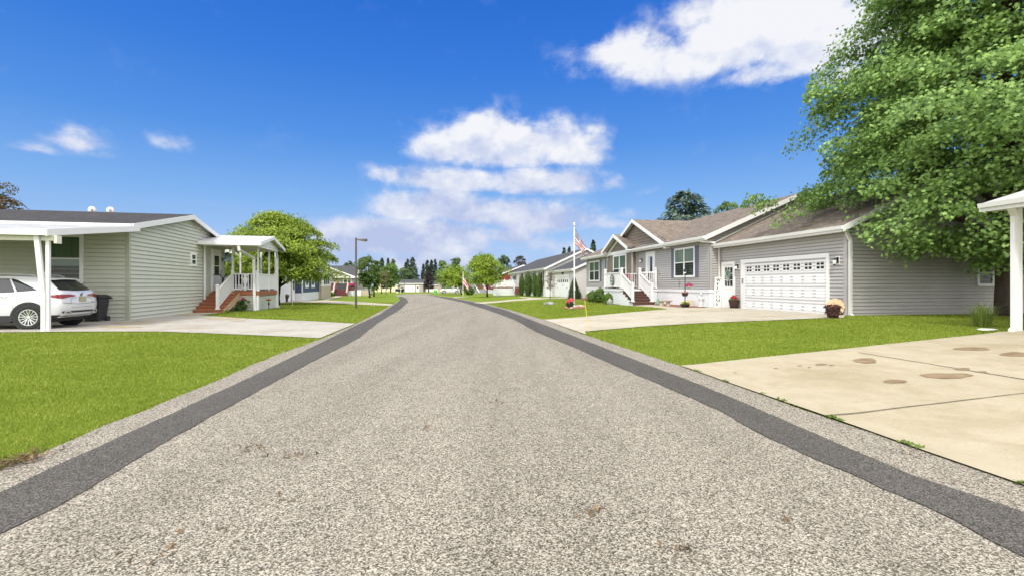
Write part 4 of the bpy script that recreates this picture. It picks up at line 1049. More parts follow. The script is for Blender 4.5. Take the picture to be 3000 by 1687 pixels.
    for x in (x0 + .08, x0 + 1.28):
        post(deck, x, ys + .2, zf / (n + 1), zf / (n + 1) + 1.05, .13)
        rl = MB(); rail_panel(rl, (x, ys + .2, zf / (n + 1)), (x, y0 + .08, zf), .14, .95, .13); rl.build('stair_railing', VINYL, deck)
    return h
HOUSE_R = gray_house()
# ================================================================= VEHICLES
def car_paint(name, col):
    m, nt, b = base_mat(name)
    b.inputs['Base Color'].default_value = rgba(col); b.inputs['Roughness'].default_value = 0.28; b.inputs['Coat Weight'].default_value = 0.7
    b.inputs['Coat Roughness'].default_value = 0.06
    return m
PAINT = car_paint('white_car_paint', (0.60, 0.61, 0.63))
CGLASS = mat('tinted_glass', (0.012, 0.014, 0.017), 0.04, 0.2, 2, spec=0.8)
CLAD = mat('black_cladding', (0.022, 0.022, 0.024), 0.55, 0.15, 20)
RUB = mat('tyre_rubber', (0.018, 0.018, 0.018), 0.8, 0.2, 20)
ALLOY = mat('alloy', (0.62, 0.63, 0.64), 0.3, 0.05, 4, metal=0.8)
SKID = mat('silver_trim', (0.55, 0.55, 0.55), 0.35, 0.05, 4, metal=0.6)
REDL = mat('red_lens', (0.20, 0.004, 0.007), 0.15, 0.3, 30, spec=0.7)
def ip(x, tab):
    if x <= tab[0][0]: return tab[0][1]
    for (a, va), (b, vb) in zip(tab[:-1], tab[1:]):
        if x <= b:
            t = (x - a) / (b - a); t = t * t * (3 - 2 * t) * .5 + t * .5; return va + (vb - va) * t
    return tab[-1][1]

def make_suv(name, label, boxy=False, lower=None, wheel_r=0.362, L=4.64):
    t = thing(name, label, 'car')
    if not boxy:
        rear = [.16, .03, 0, .03, .10, .52]
        roof = [(.35, 1.50), (.6, 1.575), (1.2, 1.62), (2.0, 1.63), (2.6, 1.58), (3.05, 1.36), (3.5, 1.06), (4.0, .98), (4.6, .80)]
        belt = [(0, 1.12), (.6, 1.13), (1.4, 1.06), (2.6, 1.0), (3.5, .97), (4.6, .76)]
        yroof = [(.4, .62), (1.5, .66), (2.6, .63), (3.5, .70), (4.6, .62)]
        ax = (.80, 3.60)
    else:
        rear = [.14, .03, .02, .05, .07, .20]
        roof = [(.15, 1.66), (.5, 1.73), (1.5, 1.76), (2.4, 1.72), (2.9, 1.44), (3.3, 1.10), (4.0, 1.05), (4.6, .92)]
        belt = [(0, 1.12), (1, 1.12), (2.6, 1.08), (3.3, 1.04), (4.6, .88)]
        yroof = [(.2, .66), (1.5, .68), (2.6, .66), (3.3, .76), (4.6, .70)]
        ax = (.95, 3.75)
    zl = [.26, .42, .72, .95]; yl = [.82, .905, .93, .92]
    N = 40
    plan = lambda x: 1 - .16 * max(0, (x - 3.6) / (L - 3.6)) ** 2 - .10 * max(0, (.5 - x) / .5) ** 2
    def Pt(x, j):
        X = rear[j] + x * (1 - rear[j] / L) if j < 6 else x
        if j < 4:
            z = zl[j]
            if j == 3: z = min(zl[3], ip(X, belt) - .06)
            if j == 0: z = .26 + .10 * max(0, 1 - X / .6) + .06 * max(0, (X - 4.1) / .5)
            return Vector((X, yl[j] * plan(X), z))
        if j == 4: return Vector((X, .885 * plan(X), ip(X, belt)))
        return Vector((X, ip(X, yroof) * plan(X), max(ip(X, roof) - .045, ip(X, belt) + .015)))
    xs = [L * (k / N) for k in range(N + 1)]
    b = MB(); NC = 10
    def rear_pt(c, j):
        p = Pt(0, j); return Vector((p.x - .07 * (1 - c * c) * (1 if j < 5 else .5), p.y * c, p.z + (.03 * (1 - c * c) if j == 5 else 0)))
    for i in range(N):
        for j in range(5):
            q = [Pt(xs[i], j), Pt(xs[i + 1], j), Pt(xs[i + 1], j + 1), Pt(xs[i], j + 1)]
            b.face(q[::-1]); b.face([(p.x, -p.y, p.z) for p in q])
        for c in range(NC):
            c0, c1 = -1 + 2 * c / NC, -1 + 2 * (c + 1) / NC
            def rp(x, cc):
                p = Pt(x, 5); return (p.x, p.y * cc, p.z + .045 * (1 - cc * cc))
            b.face([rp(xs[i], c0), rp(xs[i + 1], c0), rp(xs[i + 1], c1), rp(xs[i], c1)])
            if i == 0:
                for j in range(5):
                    b.face([rear_pt(c0, j), rear_pt(c0, j + 1), rear_pt(c1, j + 1), rear_pt(c1, j)])
            if i == N - 1:
                for j in range(5):
                    pa, pb = Pt(L, j), Pt(L, j + 1); b.face([(pa.x + .08 * (1 - c0 * c0), pa.y * c0, pa.z), (pa.x + .08 * (1 - c1 * c1), pa.y * c1, pa.z), (pb.x + .08 * (1 - c1 * c1), pb.y * c1, pb.z), (pb.x + .08 * (1 - c0 * c0), pb.y * c0, pb.z)])
    body = b.build('body', PAINT, t, True, 0, True)
    # side glass
    def S(x, f, s, o=.012):
        p = Pt(x, 4).lerp(Pt(x, 5), f); return (p.x, s * (p.y + o), p.z)
    spans = [(.50, 1.02), (1.08, 2.0), (2.06, 3.02)] if not boxy else [(.22, 1.12), (1.2, 2.05), (2.12, 2.95)]
    for s in (1, -1):
        for k, (xa, xb) in enumerate(spans):
            g = MB(); n = 12
            for i in range(n):
                q = []
                for xx in (xa + (xb - xa) * i / n, xa + (xb - xa) * (i + 1) / n):
                    hi = .86
                    if k == 0 and not boxy: hi = .10 + .76 * min(1, max(0, (xx - xa) / .34))
                    if k == 2: hi = .86 - .70 * max(0, (xx - (xb - .75)) / .75) ** 1.2
                    q.append((xx, hi))
                g.face([S(q[0][0], .08, s), S(q[1][0], .08, s), S(q[1][0], q[1][1], s), S(q[0][0], q[0][1], s)])
            g.build('side_window', CGLASS, t, True)
        if not boxy:
            tr = MB(); tr.tube([S(x, .9 if x > .9 else .16 + .74 * max(0, (x - .45) / .45), s, .016) for x in [.45 + .13 * k for k in range(19)]], .014, 6); tr.build('window_trim', SKID, t)
        h = MB(); p = Pt(1.42, 3).lerp(Pt(1.42, 4), .25); h.ball((p.x, s * (p.y + .02), p.z), .13, .02, .02, 10); h.build('door_handle', SKID if not boxy else PAINT, t, True)
        d = MB()
        for x0 in ((1.22, 2.08, 3.05)):
            d.tube([(Pt(x0 - .0 + .14 * (x0 < 1.5) * (1 - k / 6), 1 + k * .5 if False else 1).x * 0 + x0 + (.10 * (k / 6 - .5) if x0 < 1.5 else 0), s * (Pt(x0, 1).lerp(Pt(x0, 4), k / 6).y * 0 + [Pt(x0, 1), Pt(x0, 2), Pt(x0, 2), Pt(x0, 3), Pt(x0, 3), Pt(x0, 4), Pt(x0, 4)][k].y + .001), [.45, .6, .72, .84, .95, 1.0, Pt(x0, 4).z][k]) for k in range(7)], .005, 4)
        d.build('door_seam', mat('seam_gray', (.25, .25, .26), .6), t)
        # arches, sill cladding, wheels
        for xw in ax:
            a = MB(); n = 24; yo = .945 if xw > 1 else .94
            for k in range(n):
                t0, t1 = -.25 + (PI + .5) * k / n, -.25 + (PI + .5) * (k + 1) / n
                for (r0, r1, y0, y1) in ((.40, .465, yo, yo - .005), ):
                    q = [(xw + r * math.cos(tt), s * y0, .36 + r * math.sin(tt)) for tt, r in ((t0, r0), (t1, r0), (t1, r1), (t0, r1))]
                    a.face(q); a.face([(xw + r * math.cos(tt), s * yy, .36 + r * math.sin(tt)) for tt, r, yy in ((t0, r0, yo), (t1, r0, yo), (t1, r0, yo - .3), (t0, r0, yo - .3))])
                    a.face([(xw + r * math.cos(tt), s * yy, .36 + r * math.sin(tt)) for tt, r, yy in ((t0, r1, yo), (t1, r1, yo), (t1, r1, yo - .06), (t0, r1, yo - .06))])
            a.face([(xw + .402 * math.cos(2 * PI * k / 28), s * (yo - .008), .36 + .402 * math.sin(2 * PI * k / 28)) for k in range(28)])
            a.build('wheel_arch', CLAD if lower is None else lower, t)
            w = MB(); r = wheel_r; prof = [(r * .64, -.02), (r * .68, .0), (r * .9, .012), (r * .98, -.01), (r, -.05), (r, -.2), (r * .95, -.24), (r * .6, -.25)]
            def spin(mb, prof, n=28):
                for i in range(len(prof) - 1):
                    for k in range(n):
                        a0, a1 = 2 * PI * k / n, 2 * PI * (k + 1) / n
                        mb.face([(xw + rr * math.cos(aa), s * (.945 + yy), r + rr * math.sin(aa)) for rr, yy, aa in ((prof[i][0], prof[i][1], a0), (prof[i][0], prof[i][1], a1), (prof[i + 1][0], prof[i + 1][1], a1), (prof[i + 1][0], prof[i + 1][1], a0))])
            spin(w, prof); wo = w.build('wheel', RUB, t, True, 0, True)
            rm = MB(); spin(rm, [(.0, -.085), (r * .60, -.085), (r * .62, -.02)]); rm.build('wheel_well', mat('brake_dark', (.03, .03, .032), .5, .3, 10), wo)
            rm = MB(); spin(rm, [(r * .60, -.03), (r * .62, .004), (r * .68, .004), (r * .69, -.03)])
            spin(rm, [(.0, .0), (.05, -.002), (.06, -.03)])
            for k in range(5):
                for dd in (-.13, .13):
                    a_ = 2 * PI * k / 5 + .31; p0 = (xw + .05 * math.cos(a_), s * (.945 - .02), r + .05 * math.sin(a_)); p1 = (xw + r * .63 * math.cos(a_ + dd * 1.6), s * (.945 - .008), r + r * .63 * math.sin(a_ + dd * 1.6)); rm.bar(p0, p1, .026, .03, up=(0, 1, 0))
                a_ = 2 * PI * (k + .5) / 5 + .31; p0 = (xw + .07 * math.cos(a_), s * (.945 - .025), r + .07 * math.sin(a_))
                p1 = (xw + r * .63 * math.cos(a_), s * (.945 - .012), r + r * .63 * math.sin(a_)); rm.bar(p0, p1, .022, .03, up=(0, 1, 0))
            rm.build('rim', ALLOY, wo)
        sl = MB(); n = 14; xa, xb = ax[0] + .46, ax[1] - .46
        sl.hexa([(xa, s * .80, .22), (xb, s * .80, .22), (xb, s * .93, .22), (xa, s * .93, .22), (xa, s * .80, .42), (xb, s * .80, .42), (xb, s * .935, .42), (xa, s * .935, .42)])
        sl.build('sill_cladding', CLAD if lower is None else lower, t)
    # rear face
    def RP(c, j, o=.012):
        j0 = min(int(j), 4); p = rear_pt(c, j0).lerp(rear_pt(c, j0 + 1), j - j0); return (p.x - o, p.y, p.z)
    g = MB(); n = 12
    for i in range(n):
        c0, c1 = -.93 + 1.86 * i / n, -.93 + 1.86 * (i + 1) / n
        lo = lambda c: 4.06 + .10 * c * c; hi = lambda c: 4.90
        g.face([RP(c0, lo(c0)), RP(c0, hi(c0)), RP(c1, hi(c1)), RP(c1, lo(c1))])
    g.build('rear_window', CGLASS, t, True)
    sp_ = MB()
    for i in range(n):
        c0, c1 = -.9 + 1.8 * i / n, -.9 + 1.8 * (i + 1) / n
        a, b2 = Vector(RP(c0, 5, 0)), Vector(RP(c1, 5, 0)); o = Vector((-.16 if not boxy else -.06, 0, -.035)); u = Vector((.22, 0, .035))
        sp_.hexa([a + o, b2 + o, b2 + u - Vector((0, 0, .04)), a + u - Vector((0, 0, .04)), a + o + Vector((0, 0, .03)), b2 + o + Vector((0, 0, .03)), b2 + u, a + u])
    sp_.build('spoiler', PAINT, t)
    for s in (1, -1):
        tl = MB(); m = 12
        path = [(c, 0) for c in (.34, .42, .5, .58, .66, .74, .82, .90, .96, 1.0)] if not boxy else [(.86, 0), (.93, 0), (1.0, 0)]
        jlo, jhi = (3.02, 3.5) if not boxy else (2.6, 3.9)
        pts = [(Vector(RP(s * c, (2.86 + .34 * (1 - (c - .34) / .66)) if not boxy else jlo, .018)), Vector(RP(s * c, (3.34 + .22 * min(1, (c - .34) / .2)) if not boxy else jhi, .018))) for c, _ in path]
        for x in (.08, .15, .22, .29) if not boxy else (.06, .14):
            pa, pb = Pt(x, 3), Pt(x, 4); k = x / .29 if not boxy else 0
            lo_, hi_ = (pa.lerp(pb, -.20 + .36 * k), pa.lerp(pb, .56 - .2 * k)) if not boxy else (pa, pb)
            pts.append((Vector((lo_.x, s * (lo_.y + .016), lo_.z)), Vector((hi_.x, s * (hi_.y + .016), hi_.z))))
        for (a, b2), (c_, d_) in zip(pts[:-1], pts[1:]): tl.face([a, c_, d_, b2])
        tl.build('tail_light', REDL, t, True)
    pl = MB(); x_, y_, z_ = RP(0, 2.75, .02); pl.box(x_ - .012, x_, -.155, .155, z_ - .08, z_ + .08)
    if not boxy: pl.build('license_plate', mat('plate_tan', (.34, .32, .20), .5, .5, 28), t)
    bd = MB()
    for i in range(n):
        c0, c1 = -1 + 2 * i / n, -1 + 2 * (i + 1) / n
        bd.face([RP(c0, .35, .02), RP(c0, 1.35, .03), RP(c1, 1.35, .03), RP(c1, .35, .02)])
        bd.face([RP(c0, 1.35, .03), RP(c0, 1.36, 0), RP(c1, 1.36, 0), RP(c1, 1.35, .03)])
    for s in (1, -1):
        q = [Pt(x, 0) for x in (0, .3, .55)]; q2 = [Pt(x, 1) for x in (0, .3, .55)]
        for k in range(2):
            bd.face([(q[k].x, s * (q[k].y + .02), q[k].z), (q[k + 1].x, s * (q[k + 1].y + .02), q[k + 1].z), (q2[k + 1].x, s * (q2[k + 1].y + .015), q2[k + 1].z), (q2[k].x, s * (q2[k].y + .015), q2[k].z)])
    bd.build('bumper_cladding', CLAD if lower is None else lower, t)
    if not boxy:
        sk = MB()
        for i in range(n):
            c0, c1 = -.72 + 1.44 * i / n, -.72 + 1.44 * (i + 1) / n
            sk.face([RP(c0, .0 + .3 * c0 * c0, .035), RP(c0, .78, .045), RP(c1, .78, .045), RP(c1, .0 + .3 * c1 * c1, .035)])
        sk.build('skid_plate', SKID, t)
        for s in (1, -1):
            e = MB(); a = [Vector(RP(s * c, j, .034)) for c, j in ((.62, 1.02), (.88, 1.0), (.93, 1.28), (.70, 1.38))]
            for k in range(4): e.bar(a[k], a[(k + 1) % 4], .03, .03, up=(1, 0, 0))
            e.build('exhaust_trim', ALLOY, t)
            e = MB(); a = [RP(s * c, j, .036) for c, j in ((.66, .5), (.88, .55), (.86, .72), (.70, .70))]; e.face(a if s < 0 else a[::-1]); e.build('reflector', REDL, t)
        em = MB(); x_, y_, z_ = RP(0, 3.45, .015)
        for k, (dy, dz) in enumerate(((-.04, .02), (0, 0), (.04, -.02))): em.bar((x_, dy - .03, z_ + dz + .05), (x_, dy + .015, z_ + dz - .05), .03, .012, up=(1, 0, 0))
        em.build('emblem', mat('emblem_gray', (.25, .26, .28), .3, .1, metal=.7), t)
        cr = MB(); cr.tube([RP(c, 2.1 + .25 * c * c, .012) for c in [-.96 + 1.92 * k / 16 for k in range(17)]], .007, 5); cr.tube([RP(c, 1.75, .012) for c in [-.6 + 1.2 * k / 12 for k in range(13)]], .006, 5)
        for s in (1, -1): cr.tube([RP(s * .62, 2.15, .012), RP(s * .6, 2.8, .012), RP(s * .3, 3.0, .012)], .006, 5)
        cr.build('tailgate_seam', mat('seam_gray', (.25, .25, .26), .6), t)
        an = MB(); an.hexa([(.95, -.03, 1.655), (1.2, -.04, 1.66), (1.2, .04, 1.66), (.95, .03, 1.655), (.97, -.01, 1.72), (1.05, -.015, 1.72), (1.05, .015, 1.72), (.97, .01, 1.72)]); an.build('antenna', PAINT, t)
    for s in (1, -1):
        rr = MB(); rr.tube([(.8, s * .6, ip(.8, roof) - .01), (.95, s * .6, ip(.95, roof) + .035), (1.6, s * .61, ip(1.6, roof) + .04), (2.3, s * .6, ip(2.3, roof) + .03), (2.45, s * .6, ip(2.45, roof) - .02)], .018, 6)
        rr.build('roof_rail', SKID if not boxy else BLACK, t)
        hl = MB(); p = Pt(L - .12, 3); hl.ball((p.x, s * (p.y - .06), p.z - .04), .12, .14, .06, 10); hl.build('headlight', mat('clear_lens', (.6, .62, .65), .1, .1), t, True)
    un = MB(); un.box(.35, L - .4, -.8, .8, .2, .4); un.build('underbody', CLAD, t)
    return t
SUV = make_suv('parked_car', 'white SUV parked under the carport, seen from its rear corner', False)
place(SAGE, SUV, .36, -3.46, .0, PI)
SUV.location.z = gz(SUV.location.x, SUV.location.y) + .03
FARCAR = make_suv('parked_car', 'small white boxy SUV with silver lower body parked at the far end of the street', True, mat('silver_paint', (.30, .29, .27), .4, .05))
_p = G(1288, 861); FARCAR.location = (_p.x, _p.y, gz(_p.x, _p.y) + .02); FARCAR.rotation_euler = (0, 0, R(12))
# ================================================================= THE OTHER HOUSES DOWN THE STREET
def lot_at(u, Y, tan):
    X = (u - 1500) / F_PX * Y; return Lot(X, Y, tan, gz(X, Y) - 0.02)
BLUE_M = mat('slate_blue_vinyl', (0.045, 0.075, 0.135), .6, .08, 1)
BARN_M = mat('barn_red_vinyl', (0.20, 0.022, 0.024), .6, .10, 1)
PALE_M = mat('pale_gray_vinyl', (0.52, 0.51, 0.49), .6, .04, 1)
TAN_M = mat('tan_vinyl', (0.42, 0.36, 0.27), .6, .06, 1)
CREAM_M = mat('cream_vinyl', (0.62, 0.55, 0.38), .6, .06, 1)
GREIGE_M = mat('greige_vinyl', (0.36, 0.32, 0.28), .6, .06, 1)
ROOF_G = shingle_mat('slate_gray_shingle', (0.085, 0.088, 0.095), (0.058, 0.06, 0.066), (0.03, 0.03, 0.033))
REDW = wood_mat('oxblood_wood', (0.12, 0.028, 0.028)); BRICKW = wood_mat('rust_composite', (0.20, 0.055, 0.035))
PINKW = mat('weathered_rail', (0.42, 0.30, 0.27), .7, .1)

def body_mesh(h, m, front_s, x0, x1, y0, y1, ze, zr, side, course=.13, skirt=None, zsk=.8, roof=ROOF_G, near_gable=True, name='wall', oh=.32):
    """one gabled block, ridge along local y; front_s = +1 when the street side is +x, -1 when it is -x"""
    w = MB(); w.box(x0 + .01, x1 - .01, y0 + .01, y1 - .01, -.6, ze - .1)
    xf = x1 if front_s > 0 else x0
    zb = zsk if skirt else -.4
    siding(w, WF((xf, y0 if front_s < 0 else y0, 0), (0, 1, 0), (front_s, 0, 0)), [(0, zb), (y1 - y0, zb), (y1 - y0, ze - .1), (0, ze - .1)], course, .02)
    siding(w, WF((x0, y0, 0), (1, 0, 0), (0, -1, 0)), [(0, zb), (x1 - x0, zb), (x1 - x0, ze - .05), ((x1 - x0) / 2, zr - .05), (0, ze - .05)], course, .02)
    siding(w, WF((x0, y1, 0), (1, 0, 0), (0, 1, 0)), [(0, zb), (x1 - x0, zb), (x1 - x0, ze - .05), ((x1 - x0) / 2, zr - .05), (0, ze - .05)], course, .02)
    w.build(name, m, h)
    if skirt:
        s = MB(); o = .03; s.box(x0 - o, x1 + o, y0 - o, y0, -.6, zsk); s.box(xf, xf + front_s * o, y0 - o, y1, -.6, zsk); s.box(min(xf, xf + front_s * .06), max(xf, xf + front_s * .06), y0, y1, zsk - .1, zsk + .03); s.build('skirting', skirt, h)
    F = lambda a, b, z: (a, b, z)
    sh, wt = gable_roof(F, x0, x1, y0, y1, ze, zr, oh, .3, .2, .05); r = sh.build('roof', roof, h); wt.build('roof_trim', WHITE, r)
    g = MB(); gutter(g, F, (x0 - oh - .03) if front_s < 0 else (x1 + oh + .03), front_s, y0 - .3, y1 + .3, ze - .1, .12, .12); g.build('gutter', WHITE, r)
    return r
def trim_post(h, x, y, z0, z1, w=.12, m=None):
    t = MB(); t.box(x - w / 2, x + w / 2, y - w / 2, y + w / 2, z0, z1); return t.build('corner_trim', m or WHITE, h)

# --- slate blue house, left
def blue_house():
    L = lot_at(812, 41.0, .22)
    h = thing('house', 'slate blue house with white garage door behind the broad green tree', 'house', L.loc(), L.ang)
    body_mesh(h, BLUE_M, 1, -7.5, 0, 0, 6.6, 2.95, 4.5, 1, .12)
    body_mesh(h, BLUE_M, 1, -8.5, .67, 6.6, 23.5, 3.25, 5.1, 1, .12, SKIRT, .75, name='main_wall')
    fw = WF((0, 0, 0), (0, 1, 0), (1, 0, 0)); mw = WF((.67, 6.6, 0), (0, 1, 0), (1, 0, 0))
    d = MB(); wbox(d, fw, .45, 4.7, 0, 2.35, .022, .06); gd = d.build('garage_door', VINYL, h)
    p = MB()
    for i in range(4): wbox(p, fw, .6, 4.55, .05 + i * .55, .56 + i * .55, .06, .08)
    p.build('door_panel', mat('garage_panel', (.79, .8, .81), .4, .02), gd)
    p = MB()
    for k in range(4): wbox(p, fw, .75 + k * .98, 1.45 + k * .98, 1.85, 2.1, .08, .09)
    p.build('door_glass', DARKGLASS, gd)
    d = MB(); wbox(d, fw, 5.3, 6.4, 0, 2.3, .022, .06); dr = d.build('door', VINYL, h)
    d = MB(); wbox(d, fw, 5.6, 6.15, 1.1, 1.95, .06, .07); d.build('door_glass', DARKGLASS, dr)
    trim_post(h, .02, .05, -.3, 2.8, .1, BLUE_M); trim_post(h, .68, 6.65, .7, 3.1); trim_post(h, .72, 15.4, .7, 3.1, .1, BLUE_M)
    window(h, mw, 1.4, 3.0, 1.25, 2.75, 1, .5, None, .3); window(h, mw, 4.6, 6.4, 1.25, 2.75, 1, .5, None, .3)
    b = MB(); b.box(.67, 1.0, 15.6, 22.6, -.5, 3.1); b.box(.995, 1.03, 15.5, 22.7, -.5, 1.35); b.build('bump_out', TAN_M, h)
    bw = WF((1.03, 15.6, 0), (0, 1, 0), (1, 0, 0)); b2 = MB(); wbox(b2, bw, 0, 7, 1.35, 3.1, -.03, .02); b2.build('bay_panel', VINYL, h)
    window(h, bw, 1.0, 5.8, 1.45, 2.75, 3, 0, None, .16)
    trim_post(h, .75, 23.4, -.2, 3.1)
    downspout(h, [(.1, 4.95, 2.8), (.1, 4.95, .1), (.35, 4.9, -.05)], WHITE, .09, .08)
    return h, L
BLUE_H, BLUE = blue_house()

# --- gray-roofed house with the oxblood deck, left
def deck_house():
    L = lot_at(1000, 80.0, .22)
    h = thing('house', 'pale house with slate roof, white dormer and oxblood red deck and steps', 'house', L.loc(), L.ang)
    body_mesh(h, GREIGE_M, 1, -9, 1.6, 3.2, 24, 3.35, 5.4, 1, .14, SKIRT, .9)
    mw = WF((1.6, 3.2, 0), (0, 1, 0), (1, 0, 0)); ew = WF((-9, 3.2, 0), (1, 0, 0), (0, -1, 0))
    window(h, ew, 8.9, 10.3, 1.6, 2.85, 2, .5, None, .14); window(h, mw, 3, 5, 1.4, 2.9, 2, .5, None, .12); window(h, mw, 9, 12, 1.4, 2.9, 2, .5, None, .12)
    # small gables to the street
    for (yc, hw, zp) in ((7.5, 3.4, 5.3), (16, 3, 5.0)):
        g = MB(); wt = MB()
        for s in (-1, 1):
            g.face([(2.2, yc + s * hw, 3.5), (2.2, yc, zp), (-3.4, yc, zp), (1.2, yc + s * hw, 3.5)], 0, [(0, 0), (0, 3), (5, 3), (1, 0)])
            wt.bar((2.22, yc + s * (hw + .1), 3.42), (2.22, yc, zp), .06, .24)
        wt.face([(2.1, yc - hw, 3.4), (2.1, yc + hw, 3.4), (2.1, yc, zp - .1)])
        ro = g.build('dormer_roof', ROOF_G, h); wt.build('dormer_gable', WHITE, ro)
    # porch hood over the deck end
    r = MB(); r.hexa([(-3.4, 2.6, 3.0), (2.3, 2.6, 3.0), (2.3, 4, 3.25), (-3.4, 4, 3.25), (-3.4, 2.6, 3.12), (2.3, 2.6, 3.12), (2.3, 4, 3.4), (-3.4, 4, 3.4)]); r.build('porch_hood', WHITE, h)
    # deck and steps facing the viewer
    z = 1.1; D = MB(); D.box(-2.9, 2.0, 0, 3.2, z - .18, z); dk = D.build('deck', REDW, h)
    s = MB(); s.box(-2.8, -1.0, .05, .12, -.5, z - .18); s.box(1.0, 1.95, .05, .12, -.5, z - .18); s.box(1.9, 1.97, .05, 3.2, -.5, z - .18); s.build('skirting', SKIRT, dk)
    for (a, b) in (((-2.85, .1), (-1.0, .1)), ((.95, .1), (1.95, .1)), ((1.95, .1), (1.95, 3.1)), ((-2.85, 3.1), (1.95, 3.1))):
        rl = MB(); rail_panel(rl, (*a, z), (*b, z), .1, 1.0, .16, bw=.06); rl.build('railing', REDW, dk)
    for k in range(6):
        zz = z * (k + 1) / 7; st = MB(); st.box(-1.0, 1.0, -2.0 + k * .33, -2.0 + k * .33 + .36, zz - .06, zz); st.box(-1.0, 1.0, -1.97 + k * .33, -1.94 + k * .33, zz - .2, zz - .05); st.build('step', REDW, dk)
    for x in (-1.05, 1.05):
        p = MB(); p.bar((x, -2.0, .55), (x, .1, z + 1.0), .22, .14); p.bar((x, -2.0, .1), (x, .1, z + .1), .08, .3); p.build('stair_railing', PINKW, dk)
        post(dk, x, -2.0, -.1, .6, .14, REDW, False, 'stair_post', False)
    b = MB(); b.box(-.75, .55, 2.2, 2.6, z, z + 1.0); b.build('deck_screen', mat('dark_screen', (.04, .045, .05), .6, .3), dk)
    p = MB(); p.box(2.4, 4.2, 3.0, 5.0, -.5, .9); p.build('planter_base', TAN_M, h)
    p = MB(); p.box(2.0, 3.1, .4, .55, -.5, .95); p.build('white_panel', WHITE, h)
    return h, L
DECK_H, DECKL = deck_house()

# --- long pale house beyond, left (white panel and wall seen between the trees)
def pale_block():
    L = lot_at(1052, 104.0, .22)
    h = thing('house', 'white walled house half hidden behind the two round street trees', 'house', L.loc(), L.ang)
    body_mesh(h, mat('white_vinyl_siding', (.66, .66, .66), .6, .04, 1), 1, -9, 1.5, 0, 16, 2.7, 4.2, 1, .14, SKIRT, .6)
    fw = WF((-9, 0, 0), (1, 0, 0), (0, -1, 0)); window(h, fw, 5, 6.5, 1, 2.3, 2, .5, None, .12); window(h, WF((1.5, 0, 0), (0, 1, 0), (1, 0, 0)), 2, 4, 1, 2.3, 2, .5, None, .12)
    return h
pale_block()
def yellow_house():
    L = lot_at(1120, 172.0, .02)
    h = thing('house', 'pale yellow house seen low behind the tree trunks near the street end', 'house', L.loc(), L.ang)
    body_mesh(h, CREAM_M, 1, -3, 5.5, 0, 9, 2.5, 4.0, 1, .14); window(h, WF((-3, 0, 0), (1, 0, 0), (0, -1, 0)), 3, 5, 1, 2.2, 2, .5, None, .14)
yellow_house()
def far_garage():
    L = lot_at(1173, 166.0, 0.03)
    h = thing('house', 'low greige house with slate roof and white garage door facing down the street', 'house', L.loc(), L.ang)
    W = 8.6
    w = MB(); w.box(0, W, 0, 8, -.3, 2.95); w.box(W, W + 9.0, 1.0, 8, -.3, 2.6); siding(w, WF((0, 0, 0), (1, 0, 0), (0, -1, 0)), [(0, -.2), (W, -.2), (W, 2.95), (0, 2.95)], .14, .02); w.build('wall', GREIGE_M, h)
    F = lambda a, b, z: (b, a, z)
    sh, wt = gable_roof(F, 0, 8, 0, W, 3.1, 4.3, .4, .3, .22, .05); r = sh.build('roof', ROOF_G, h); wt.build('roof_trim', WHITE, r)
    sh, wt = gable_roof(F, 1, 8, W + .3, W + 9.5, 2.5, 3.6, .3, .2, .2, .05); r = sh.build('wing_roof', ROOF_G, h); wt.build('roof_trim', WHITE, r)
    fw = WF((0, 0, 0), (1, 0, 0), (0, -1, 0)); d = MB(); wbox(d, fw, 1.3, 5.0, 0, 2.3, .02, .08); gd = d.build('garage_door', VINYL, h)
    d = MB()
    for k in range(4): wbox(d, fw, 1.45, 4.85, .06 + k * .53, .54 + k * .53, .08, .1)
    d.build('door_panel', mat('garage_panel', (.79, .8, .81), .4, .02), gd)
    d = MB(); wbox(d, fw, 5.5, 6.5, 0, 2.3, .02, .08); dr = d.build('door', VINYL, h); d = MB(); wbox(d, fw, 5.75, 6.25, 1.1, 1.9, .08, .09); d.build('door_glass', DARKGLASS, dr)
    s = MB(); s.box(W, W + 9, .9, 1.0, -.4, .95); s.build('skirting', SKIRT, h)
    trim_post(h, W - .4, -.02, -.2, 2.9, .5, mat('brick_dark', (.05, .045, .045), .9))
far_garage()

